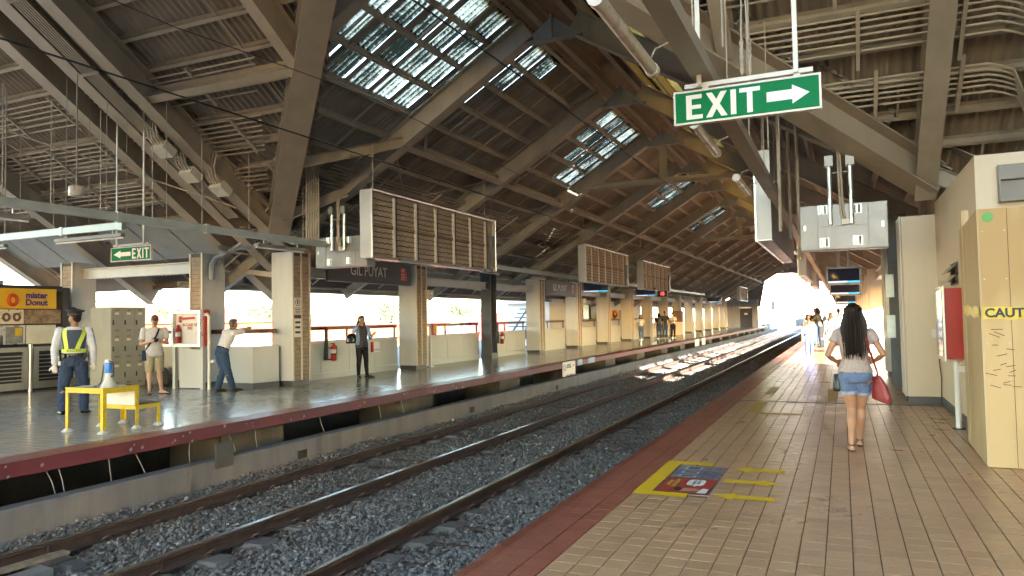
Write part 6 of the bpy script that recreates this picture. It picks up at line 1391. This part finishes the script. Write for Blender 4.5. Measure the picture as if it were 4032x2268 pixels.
# --- security guard, far lobby
def ex_guard(c):
    H = c['H']; S = c['surf']; navy = M('vest_navy', (.045, .065, .12), .9, var=.3, scale=60, bump=.3, bscale=200); lime = M('lime_tape', (.55, .72, .10), .5, var=.06); 
    e = G(); zs = np.linspace(.625, .808, 8); n = 24; vs = []; fs = []
    for z in zs: vs += [S(z, a, .030) for a in np.linspace(-1.15, 1.15, n)]
    for i in range(len(zs)-1): fs += [(i*n+k, i*n+k+1, (i+1)*n+k+1, (i+1)*n+k) for k in range(n-1)]
    e.add(vs, fs); e.add([S(z, a, .026) for z in zs for a in np.linspace(-1.15, 1.15, n)], [f[::-1] for f in fs]); obj('vest_back', e, navy, c['t'], smooth=True, local=True)
    def strip(path, w, nm):
        e = G(); L = []; 
        for (z, a) in path: L += [S(z, a - w, .036), S(z, a + w, .036)]
        e.add(L, [(2*i, 2*i+1, 2*i+3, 2*i+2) for i in range(len(path)-1)]); return obj(nm, e, lime, c['t'], local=True)
    strip([(z, -.62 + (z - .625)/.19*-.12) for z in np.linspace(.625, .815, 8)], .20, 'reflective_strip'); strip([(z, .28 + (z - .625)/.19*.62) for z in np.linspace(.625, .815, 8)], .20, 'reflective_strip')
    e = G(); L = []; A = np.linspace(-3.1, 3.1, 40)
    for a in A: L += [S(.592, a, .037), S(.625, a, .037)]
    e.add(L, [(2*i, 2*i+2, 2*i+3, 2*i+1) for i in range(39)]); bd = obj('waist_band', e, lime, c['t'], smooth=True, local=True)
    q = S(.6085, 0, .040); text('vest_lettering', 'KAIZEN', .058, M('vest_print', (.05, .06, .03), .7), c['t'], c['t'].location + Vector((0, 0, 0)) + Vector(q) if False else np.array(c['t'].location) + q, (math.pi/2, 0, 0), .0005, .001)
    e = G(); L = []
    for a in A: L += [S(.560, a, .034), S(.585, a, .034)]
    e.add(L, [(2*i, 2*i+2, 2*i+3, 2*i+1) for i in range(39)]); obj('duty_belt', e, m_leather, c['t'], smooth=True, local=True)
    for a, w, h in ((-1.2, .05, .14), (-.75, .06, .08), (-.35, .035, .06), (.35, .05, .06), (.8, .045, .07), (1.25, .04, .16)):
        p0 = S(.572, a, .052); e = G(); rt = vnorm(np.array((math.cos(a), math.sin(a), 0))); e.obox(p0 - (0, 0, h*.25), rt*w/2, np.cross((0, 0, 1), rt)*.022, (0, 0, h/2)); obj('belt_pouch', e, m_leather, c['t'], bevel=.006, local=True)
    p0 = S(.53, -1.35, .05); e = G(); e.box(p0[0] - .018, p0[0] + .018, p0[1] - .02, p0[1] + .02, p0[2] - .10, p0[2] + .06); obj('radio', e, m_white, c['t'], local=True)
    Rh, hc = c['RH'], c['hc']; cap = M('cap_black', (.018, .018, .022), .6)                       # peaked cap
    e = G(); prof = [(.054, .018), (.057, .034), (.060, .042), (.082, .066), (.080, .074), (.03, .080), (.001, .081)]; n = 24; vs = []
    for r, z in prof: vs += [hc + Rh @ np.array((r*math.cos(a)*.95, r*math.sin(a)*1.08 - .006, z + (.014*math.sin(a) if z > .05 else 0)))*H for a in np.linspace(0, 6.283, n, endpoint=False)]
    e.add(vs, [(i*n+k, i*n+(k+1) % n, (i+1)*n+(k+1) % n, (i+1)*n+k) for i in range(len(prof)-1) for k in range(n)]); obj('cap_crown', e, cap, c['t'], smooth=True, local=True)
    e = G(); vs = []; 
    for r in (.054, .092): vs += [hc + Rh @ np.array((r*.9*math.cos(a), r*math.sin(a), .022 - (.018 if r > .06 else 0)))*H for a in np.linspace(.35, 2.8, 14)]
    e.add(vs, [(i, i+1, 14+i+1, 14+i) for i in range(13)] ); obj('cap_peak', e, m_leather, c['t'], local=True)
    e = G(); e.tube([hc + Rh @ np.array((.0585*math.cos(a)*.95, .0585*math.sin(a)*1.08 - .006, .024))*H for a in np.linspace(0, 6.283, 25)], .007, 6); obj('cap_band', e, m_leather, c['t'], local=True)
    gl = CLOTH('white_gloves', (.62, .60, .62)); 
    for n, s in (('R', 1), ('L', -1)):
        w_, hd = c['J']['wr'+n], c['J']['hd'+n]; g = G(); sx = vnorm(np.cross(hd, (0, 1, .2))); nn = np.cross(sx, hd)
        etube(g, [w_ - hd*.03*H, w_, w_ + hd*.03*H, w_ + hd*.052*H], [.021*H, .018*H, .027*H, .025*H], [.020*H, .017*H, .016*H, .013*H], sx, 12)
        for q, (off, L) in enumerate(((-.018, .030), (-.0065, .036), (.0055, .034), (.017, .027))):
            b0 = w_ + hd*.048*H + sx*off*H; b1 = b0 + (hd*.55 + nn*.15)*L*.95*H; b2 = b1 + (hd*.32 + nn*.4)*L*.9*H; g.tube([b0, b1, b2], [.0082*H, .0076*H, .0064*H], 7)
        b0 = w_ + hd*.018*H - sx*.018*H; g.tube([b0, b0 + (hd*.5 - sx*.7 + nn*.2)*.028*H, b0 + (hd*1.1 - sx*.75 + nn*.4)*.037*H], [.0105*H, .009*H, .0072*H], 7)
        obj('glove', blob(g, .007, gl, 'glove', 2), None, c['t'], local=True)
person('security guard in white shirt, lime striped vest and peaked cap', (-11.85, 8.30, 0), R_(52), 1.75, True, (CLOTH('guard_shirt', (.50, .55, .68)), 1.92, .575), (CLOTH('guard_trousers', (.030, .050, .105), var=.2, scale=5), 1.0, .9), (M('polished_shoe', (.01, .01, .012), .15), 'shoe'), (hb, 'short'), sk3,
       dict(elR=(.160, -.02, .620), wrR=(.160, .025, .470), elL=(-.160, -.02, .620), wrL=(-.160, .025, .470), anL=(-.095, -.02, .045), knL=(-.085, .0, .285), anR=(.085, .02, .045), knR=(.075, .02, .285), hyaw=.95, hpitch=0, loose=.012, fdL=(-.35, 1, 0), fdR=(.4, 1, 0)), vox=.010, extras=ex_guard)

# --- man looking at his phone
def ex_phone(c):
    H = c['H']; S = c['surf']
    m = (c['J']['wrR'] + c['J']['wrL'])/2 + np.array((0, .085, .02)); e = G(); e.obox(m, (.037, 0, 0), (0, .06, .035), (0, -.003, .006)); obj('phone', e, m_black, c['t'], bevel=.004, local=True)
    band(c, 'sling_strap', m_navy, [S(.815, 3.6, .03), S(.78, 3.4, .035), S(.72, 3.2, .035), S(.66, 2.75, .035), S(.60, 2.25, .03), S(.56, 1.9, .03)], .04)
    lathe_bag(c, 'sling_bag', m_navy, S(.42, 1.75, .08) + np.array((.02, 0, 0)), .085, .05, .23, .95)
    e = G(); 
    for s in (-1, 1): e.tube([c['hc'] + c['RH'] @ np.array((s*.019 + .014*math.cos(a), .052, -.004 + .010*math.sin(a)))*H for a in np.linspace(0, 6.283, 13)], .0022, 5)
    obj('glasses', e, m_black, c['t'], local=True)
person('man in white tee and khaki shorts reading his phone', (-13.45, 11.22, 0), R_(-122), 1.70, True, (m_wsh, .62, .475), (m_kh, .50, .9), (M('black_slides', (.02, .02, .02), .7), 'sandal'), (hbr, 'short'), sk2,
       dict(bname='shorts', tname='t_shirt', elR=(.150, -.005, .625), wrR=(.060, .125, .665), hdR=(-.6, .8, .15), elL=(-.150, -.005, .625), wrL=(-.060, .125, .665), hdL=(.6, .8, .15), curlR=.8, curlL=.8, hpitch=-.7, hoff=(0, .038, .086), anR=(.055, .03, .045), anL=(-.085, -.01, .045), fdR=(.3, 1, 0), fdL=(-.75, .8, 0), loose=.014), vox=.010, extras=ex_phone)

# --- man leaning on the handrail
def ex_lean(c):
    S = c['surf']; e = G(); L = []; A = np.linspace(-3.1, 3.1, 36)
    for a in A: L += [S(.562, a, .020), S(.582, a, .020)]
    e.add(L, [(2*i, 2*i+2, 2*i+3, 2*i+1) for i in range(35)]); obj('belt', e, m_leather, c['t'], smooth=True, local=True)
person('man in white polo and blue jeans leaning forward on the handrail', (-12.40, 12.10, 0), R_(-16), 1.66, True, (m_wsh, .60, .575), (m_jean, 1.0, .8), (M('dark_shoe', (.03, .022, .018), .5), 'shoe'), (hgr, 'short'), sk3,
       dict(pel=(0, -.02, .515), up=(0, .42, .91), elR=(.14, .315, .800), wrR=(.0, .375, .815), hdR=(-1, .15, .1), elL=(-.14, .31, .800), wrL=(-.01, .355, .82), hdL=(1, .2, .1), hoff=(0, .045, .082), hpitch=.1, knR=(.065, .03, .285), anR=(.095, .09, .045), knL=(-.03, .02, .285), anL=(-.055, -.04, .045), tname='polo_shirt', loose=.010), vox=.010, extras=ex_lean)

# --- woman in denim jacket
def ex_denim(c):
    S = c['surf']; H = c['H']; dj = M('denim_jacket', (.24, .35, .52), .85, var=.3, scale=9, bump=.5, bscale=40)
    g = G(); n = 22; zs = np.linspace(.53, .815, 9)
    e = G(); vs = []; fs = []
    A = np.linspace(-2.35, 2.35, 30)
    for z in zs: vs += [S(z, a, .028) for a in A]
    m = len(vs); vs += [S(z, a, .018) for z in zs for a in A]
    fs = [(i*30+k, i*30+k+1, (i+1)*30+k+1, (i+1)*30+k) for i in range(8) for k in range(29)]; fs += [tuple(q + m for q in f[::-1]) for f in fs]
    e.add(vs, fs); obj('jacket_body', e, dj, c['t'], smooth=True, local=True)
    g = G()
    for n_ in 'RL': a, b, w_ = c['J']['sh'+n_], c['J']['el'+n_], c['J']['wr'+n_]; ell(g, a, .040*H, .040*H, .038*H); g.tube([a, (a + b)/2, b, b + (w_ - b)*.62], [.040*H, .038*H, .035*H, .030*H], 14)
    obj('jacket_sleeves', blob(g, .011, dj, 'sleeves', 2), None, c['t'], local=True)
    q = c['J']['shR']; lathe_bag(c, 'black_handbag', M('patent_black', (.012, .013, .018), .15, bump=.3, bscale=18), (.235, -.10, .90), .175, .085, .26, .5)
    e = G(); e.tube([(.16, -.10, 1.10), (.185, -.09, 1.22), (.20, -.06, 1.24), (.27, -.10, 1.12)], .012, 8); obj('bag_handle', e, m_leather, c['t'], local=True)
    w_ = c['J']['wrL']; bz = .66; bx, by = w_[0] - .02, w_[1] + .02
    t2 = c['t']
    e = G(); e.box(bx - .15, bx + .06, by - .05, by + .05, bz, bz + .27); sb = obj('shopping_bag', e, M('bag_grey_white', (.55, .56, .55), .5), t2, local=True); e = G(); e.box(bx + .0605, bx + .066, by - .05, by + .05, bz, bz + .27); e.box(bx + .03, bx + .0604, by + .0505, by + .054, bz, bz + .27); obj('red_side', e, m_redp, sb, local=True)
    e = G(); e.tube([(bx - .10, by, bz + .27), (bx - .06, by, bz + .37), (bx - .02, by, bz + .40), (bx + .01, by, bz + .27)], .004, 6); obj('bag_cord', e, m_white, sb, local=True)
    WL[sb.name] = np.zeros(3)
    text('bag_lettering', 'KENZO', .045, m_black, sb, (bx - .055, by + .0555, bz + .06), (math.pi/2, 0, math.pi), .0005, .001)
    e = G(); p_ = w_ + c['J']['hdL']*.09 + np.array((0, 0, .03)); e.obox(p_, (.03, .0, .0), (0, .06, .03), (0, 0, .004)); obj('phone', e, m_black, t2, local=True)
person('woman in denim jacket and black trousers shielding her face with one hand', (-11.52, 15.98, 0), R_(-116), 1.62, False, (M('floral_top', (.055, .050, .058), .8, var=.9, scale=28), .5, .49), (m_blk, 1.0, .0), (M('black_flats', (.015, .015, .016), .3), 'shoe'), (hbr, 'long'), sk2,
       dict(tname='floral_top', elR=(.185, .055, .735), wrR=(.085, .115, .885), hdR=(-.35, .1, .9), curlR=.7, elL=(-.150, .02, .635), wrL=(-.125, .135, .695), hdL=(-.3, .9, .2), anL=(-.06, .06, .045), knL=(-.06, .03, .285), fdL=(-.7, .7, 0), anR=(.05, -.02, .045), fdR=(.2, 1, 0), hyaw=.1), vox=.010, extras=ex_denim)
# --- woman walking towards the camera in the sun
def ex_walk(c): lathe_bag(c, 'small_white_bag', m_wsh, (.17, .06, .52), .06, .04, .17)
person('woman in white top and blue trousers walking towards the camera', (-1.06, 26.9, 0), R_(178), 1.44, False, (m_wsh, 1.6, .54), (M('bright_blue_trousers', (.05, .10, .38), .8, var=.2), 1.0, .5), (M('grey_shoe', (.12, .11, .11), .6), 'shoe'), (hb, 'mid'), sk1, dict(anR=(.035, .10, .05), knR=(.045, .075, .29), anL=(-.04, -.08, .06), tname='white_top', loose=.012), vox=.016, extras=ex_walk)
# --- people farther away
def walkp(s): return dict(anR=(.045, .09*s, .05), knR=(.05, .06, .29), anL=(-.045, -.08*s, .055))
def ex_whitebag(c): lathe_bag(c, 'white_bag', m_wsh, (.17, .02, .62), .09, .05, .26)
def ex_pack(c): lathe_bag(c, 'backpack', M('grey_backpack', (.05, .055, .055), .8), (0, -.17, .95), .15, .09, .42)
def ex_sling(c): lathe_bag(c, 'blue_sling_bag', m_navy, (.0, .12, .86), .09, .05, .13)
FV = .022
person('young woman in white blouse and faded jeans walking along the far platform', (-11.25, 44.2, 0), R_(-165), 1.60, False, (m_wsh, .6, .55), (m_jean2, 1, .2), (m_wsh, 'shoe'), (hb, 'long'), sk2, walkp(1), FV, 'people far down the opposite platform', ex_whitebag)
person('person in dark clothes with a grey backpack seen from behind', (-10.75, 46.9, 0), R_(20), 1.66, True, (m_blk, .6, .52), (m_jean, 1, .6), (m_wsh, 'shoe'), (hb, 'mid'), sk3, None, FV, 'people far down the opposite platform', ex_pack)
person('tall person in dark grey top behind the backpack wearer', (-10.55, 47.7, 0), R_(-160), 1.78, True, (CLOTH('charcoal', (.05, .05, .055)), .6, .52), (m_jean, 1, .6), (m_wsh, 'shoe'), (hb, 'short'), sk1, None, FV, 'people far down the opposite platform')
person('person in white shirt and black trousers with a blue sling bag', (-10.25, 48.8, 0), R_(-150), 1.70, False, (m_wsh, .6, .54), (m_blk, 1, .2), (m_wsh, 'shoe'), (hb, 'short'), sk1, dict(elR=(.14, .02, .63), wrR=(.05, .12, .66), elL=(-.14, .02, .63), wrL=(-.05, .12, .66)), FV, 'people far down the opposite platform', ex_sling)
CG = 'crowd waiting on the near platform'
person('girl in white dress with pale hair among the waiting crowd', (-.42, 31.9, 0), R_(-10), 1.50, False, (m_wsh, .5, .465), (m_wsh, .45, .9), (M('grey_trainer', (.12, .12, .12), .7), 'shoe'), (M('hair_fair', (.30, .25, .19), .5, var=.3, scale=40), 'long'), sk1, walkp(1), .02, CG)
person('man in grey shirt with a dark bag leaning among the waiting crowd', (-.85, 34.2, 0), R_(70), 1.72, True, (CLOTH('mid_grey', (.10, .10, .10)), .6, .52), (m_blk, 1, .6), (m_blk, 'shoe'), (hb, 'mid'), sk3, dict(up=(0, .25, .97), elR=(.13, .18, .66), wrR=(.08, .28, .60), elL=(-.13, .18, .66), wrL=(-.08, .28, .60)), .022, CG, ex_pack)
person('man in black at the left edge of the waiting crowd', (-1.12, 36.5, 0), R_(150), 1.68, True, (m_blk, .6, .52), (m_jean, 1, .6), (m_blk, 'shoe'), (hb, 'short'), sk3, None, .025, CG)
person('person in white shirt just left of the walking woman\'s head', (-.15, 36.2, 0), R_(30), 1.66, True, (m_wsh, .6, .52), (m_navy, 1, .6), (m_blk, 'shoe'), (hb, 'short'), sk1, None, .025, CG)
person('person in red and white behind the walking woman\'s shoulder', (.12, 38.4, 0), R_(-20), 1.70, True, (CLOTH('red_shirt', (.45, .05, .05)), .6, .52), (m_wsh, 1, .6), (m_blk, 'shoe'), (hb, 'short'), sk1, None, .025, CG)
person('person by the near columns right of the walking woman\'s head', (.55, 29.0, 0), R_(160), 1.56, False, (m_wsh, .6, .52), (m_jean, 1, .3), (m_blk, 'shoe'), (hbr, 'short'), sk2, None, .022, CG)

# ================================================================== surroundings
# far end of the opposite platform: grey room with a dark door
t = thing('platform_end_room', 'grey room with a dark door closing the far end of the opposite platform', 'room', (-10, 88, 0))
e = G(); e.box(-11.6, -10.9, 84, 84.1, 0, 3.0); e.box(-9.4, -8.75, 88, 88.1, 0, 3.2); e.box(-11.6, -8.75, 88.1, 88.2, 2.25, 3.2); e.box(-11.6, -10.75, 88, 88.1, 0, 3.2); obj('wall', e, M('grey_room', (.22, .23, .26), .6, var=.1), t)
e = G(); e.box(-10.75, -9.4, 88.02, 88.09, 0, 2.24); d = obj('door', e, M('dark_door', (.035, .035, .05), .5), t); e = G(); e.box(-10.25, -9.9, 88.0, 88.015, 1.45, 1.65); obj('door_sign', e, m_white, d)
t = thing('machine_cabinet', 'brown cabinet on a white plinth beside the far white shirted person', 'cabinet', (-11.6, 57.3, 0)); e = G(); e.box(-12.0, -11.2, 56.9, 57.6, 0, 1.0); obj('plinth', e, m_white, t); e = G(); e.box(-12.0, -11.25, 56.9, 57.6, 1.0, 1.85); obj('case', e, M('wood_case', (.16, .10, .07), .5), t)
# outside the far windows: white stall, stair, buildings, trees
t = thing('stall_building', 'white stall with a yellow donut sign seen through the far windows', 'stall', (-15, 46, 0)); m_wb = M('white_render', (.62, .64, .66), .6, var=.05)
e = G(); e.box(-17, -14.5, 37.2, 42.8, -1, 2.3); e.box(-17, -14.5, 42.8, 46.1, -1, 1.2); e.box(-17, -14.5, 46.1, 57, -1, 2.3); e.box(-17, -16.6, 42.8, 46.1, 1.2, 2.3); obj('wall', e, m_wb, t); e = G(); e.box(-17.2, -14.2, 36.8, 57.2, 2.3, 2.55); obj('roof_slab', e, m_wb, t)
e = G(); e.box(-14.6, -14.52, 42.85, 46.05, 1.22, 2.28); obj('window', M and G().box(-14.62, -14.56, 42.85, 46.05, 1.22, 2.28), M('stall_glass', (.03, .04, .045), .1), t)
for y in (42.85, 44.4, 45.95): e = G(); e.box(-14.56, -14.5, y, y + .1, 1.22, 2.28); obj('window_frame', e, m_black, t)
e = G(); e.box(-14.499, -14.46, 48.7, 53.2, 1.30, 2.0); sg = obj('sign_panel', e, M('donut_yellow', (.68, .44, .01)), t)
e = G(); e.tube([(-14.45, 49.6 + .42*math.cos(a), 1.65 + .2*math.sin(a)) for a in np.linspace(0, 6.283, 19)], .09, 8, caps=False); obj('donut_ring', e, M('donut_red', (.5, .06, .015)), sg); text('sign_words', 'mister\nDonut', .36, M('sign_purple', (.05, .02, .22)), sg, (-14.455, 51.7, 1.66), (math.pi/2, 0, math.pi/2), .002, .01, 'CENTER', 2.2)
t = thing('stair_flight', 'grey stair flight outside between the far columns', 'stair', (-15, 35, 0)); e = G(); e.bar((-14.6, 32.6, -.2), (-14.6, 36.6, 2.2), .12, .35); obj('stringer', e, m_blacksteel, t); e = G(); e.bar((-14.5, 32.2, .8), (-14.5, 36.2, 3.2), .05, .06); obj('handrail', e, m_blacksteel, t)
for i in range(10): e = G(); e.box(-15.8, -14.66, 32.7 + .38*i, 33.06 + .38*i, -.12 + .23*i, -.06 + .23*i); obj('tread', e, m_conc, t)
m_or = M('orange_wall', (.62, .16, .05), .7, var=.08); m_rd = M('red_wall', (.45, .05, .045), .7); m_pale = M('pale_wall', (.60, .58, .55), .7); m_pane = M('window_pane', (.12, .13, .14), .15)
def building(label, x0, x1, y0, y1, z1, mat, floors, nw, roofmat=None, pitched=False):
    t = thing('building', label, 'building', ((x0 + x1)/2, (y0 + y1)/2, -8)); z0 = -8
    e = G(); e.box(x0, x1, y0, y1, z0, z1); obj('wall', e, mat, t)
    if pitched:
        e = G(); xm = (x0 + x1)/2; e.add([(x0 - .5, y0 - .5, z1), (x1 + .5, y0 - .5, z1), (x1 + .5, y1 + .5, z1), (x0 - .5, y1 + .5, z1), (xm, y0 - .5, z1 + 2), (xm, y1 + .5, z1 + 2)], [(0, 4, 5, 3), (1, 2, 5, 4), (0, 1, 4), (3, 5, 2), (0, 3, 2, 1)]); obj('roof', e, roofmat or mat, t)
    else: e = G(); e.box(x0 - .2, x1 + .2, y0 - .2, y1 + .2, z1, z1 + .4); obj('roof', e, roofmat or mat, t)
    fh = (z1 - z0)/floors
    for f in range(max(0, floors - 3), floors):
        for k in range(nw):
            yy = y0 + (y1 - y0)*(k + .25)/nw; wv = (y1 - y0)/nw*.5; zz = z0 + fh*f + fh*.3
            e = G(); e.box(x1 + .001, x1 + .06, yy, yy + wv, zz, zz + fh*.45); w_ = obj('window', e, m_pane, t); e = G(); e.box(x1 + .001, x1 + .10, yy - .1, yy + wv + .1, zz - .12, zz - .002); obj('sill', e, m_pale, w_)
building('orange walled shed with a gabled roof outside the far windows', -78, -58, 47, 66, 1.6, m_or, 3, 8, m_or, True)
building('long orange and maroon hall behind the denim jacket woman', -78, -58, 68, 104, .7, m_or, 3, 12, m_rd)
building('red roofed block far beyond the opposite platform', -62, -45, 118, 150, 2.2, m_rd, 4, 8)
building('pale apartment block left of the far lobby opening', -90, -64, 10, 44, 4.6, m_pale, 5, 8)
building('tall pale tower beyond the end of the track', -16, -9, 190, 215, 22, m_pale, 9, 5); building('pale office block straight beyond the station mouth', -9, 4, 230, 255, 16, m_pale, 8, 6); building('low pale block right of the track beyond the station', 5, 20, 150, 180, 6, m_pale, 5, 5)
# viaduct beyond the station, masts
e = G(); e.box(-9.3, -8.9, 97, 420, -1.3, .2); tag(obj('viaduct_parapet', e, m_conc), 'pale concrete viaduct parapet on the left beyond the station', 'parapet'); e = G(); e.box(-1.6, -1.2, 99, 420, -1.3, .2); tag(obj('viaduct_parapet', e, m_conc), 'pale concrete viaduct parapet on the right beyond the station', 'parapet')
for i, (x, y, lb) in enumerate(((-8.6, 118, 'first catenary mast beyond the station mouth'), (-8.6, 150, 'second catenary mast beyond the station mouth'), (-1.9, 135, 'catenary mast on the right beyond the station'))):
    t = thing('catenary_mast', lb, 'mast', (x, y, -1)); e = G(); e.ibeam((x, y, -1), (x, y, 6.5), .25, .25, .02, .02, up=(0, 1, 0)); obj('post', e, m_galv, t); s = 1 if x < -5 else -1; e = G(); e.tube([(x, y, 5.2), (x + s*2.6, y, 5.0)], .04, 8); e.tube([(x, y, 6.0), (x + s*2.4, y, 5.1)], .03, 8); obj('arm', e, m_galv, t)
t = thing('signal_post', 'railway signal post beside the track beyond the far platform', 'signal', (-8.4, 104, -1)); e = G(); e.tube([(-8.4, 104, -1), (-8.4, 104, 3.0)], .06, 10); obj('post', e, m_galv, t); e = G(); e.box(-8.6, -8.2, 103.9, 104.1, 2.0, 3.2); obj('head', e, m_black, t)
# trees: trunk, limbs, leafy crown
m_leaf = M('leaf_green', (.10, .125, .065), .6, var=.4, scale=1.2); m_bark = M('bark', (.10, .07, .05), .9, var=.3)
def tree(label, x, y, h, r, n=2600):
    t = thing('tree', label, 'tree', (x, y, -8), group='trees outside the far windows'); g = G(); top = -8 + h
    g.tube([(x, y, -8), (x + .1, y, -8 + h*.35), (x - .1, y + .1, -8 + h*.62)], [.28, .2, .12], 8)
    cl = []
    for k in range(9):
        a = random.uniform(0, 6.28); rr = r*random.uniform(.25, .85); zz = top - random.uniform(.1, .55)*h*.55; q = np.array((x + rr*math.cos(a), y + rr*math.sin(a), zz)); cl.append((q, r*random.uniform(.32, .55)))
        g.tube([(x, y, -8 + h*random.uniform(.35, .6)), tuple((q + np.array((x, y, zz - .6)))/2), tuple(q)], [.09, .06, .025], 5)
    cl.append((np.array((x, y, top - r*.4)), r*.5)); obj('trunk', g, m_bark, t)
    V = []; F = []
    for i in range(n):
        q, s = cl[rng.integers(len(cl))]; d = rng.normal(size=3); d /= np.linalg.norm(d); p_ = q + d*s*rng.uniform(.55, 1.05)*np.array((1, 1, .75)); u = rng.normal(size=3); u /= np.linalg.norm(u); v = np.cross(u, rng.normal(size=3)); v /= np.linalg.norm(v) + 1e-6; L = rng.uniform(.2, .42)
        b = len(V); V += [p_ - u*L, p_ + v*L*.45, p_ + u*L, p_ - v*L*.45]; F.append((b, b+1, b+2, b+3))
    o = bpy.data.objects.new('crown', npmesh('crown', np.array(V), np.array(F), m_leaf)); link(o, t, (-x, -y, 8))
for i, (x, y, h, r, lb) in enumerate(((-62, 54, 11.3, 3.0, 'leafy tree left of the leaning man through the window'), (-62, 67, 11.9, 3.0, 'leafy tree right above the leaning man through the window'), (-80, 93, 12.6, 3.4, 'leafy tree above the extinguisher bay'), (-82, 125, 13.4, 3.8, 'leafy tree above the denim jacket woman'), (-80, 150, 14.2, 4.0, 'leafy tree in the alarm point bay'), (-84, 52, 12.0, 3.0, 'leafy tree above the grey lockers'))):
    tree(lb, x, y, h, r, 1500)
bpy.data.scenes.remove(_tmp)
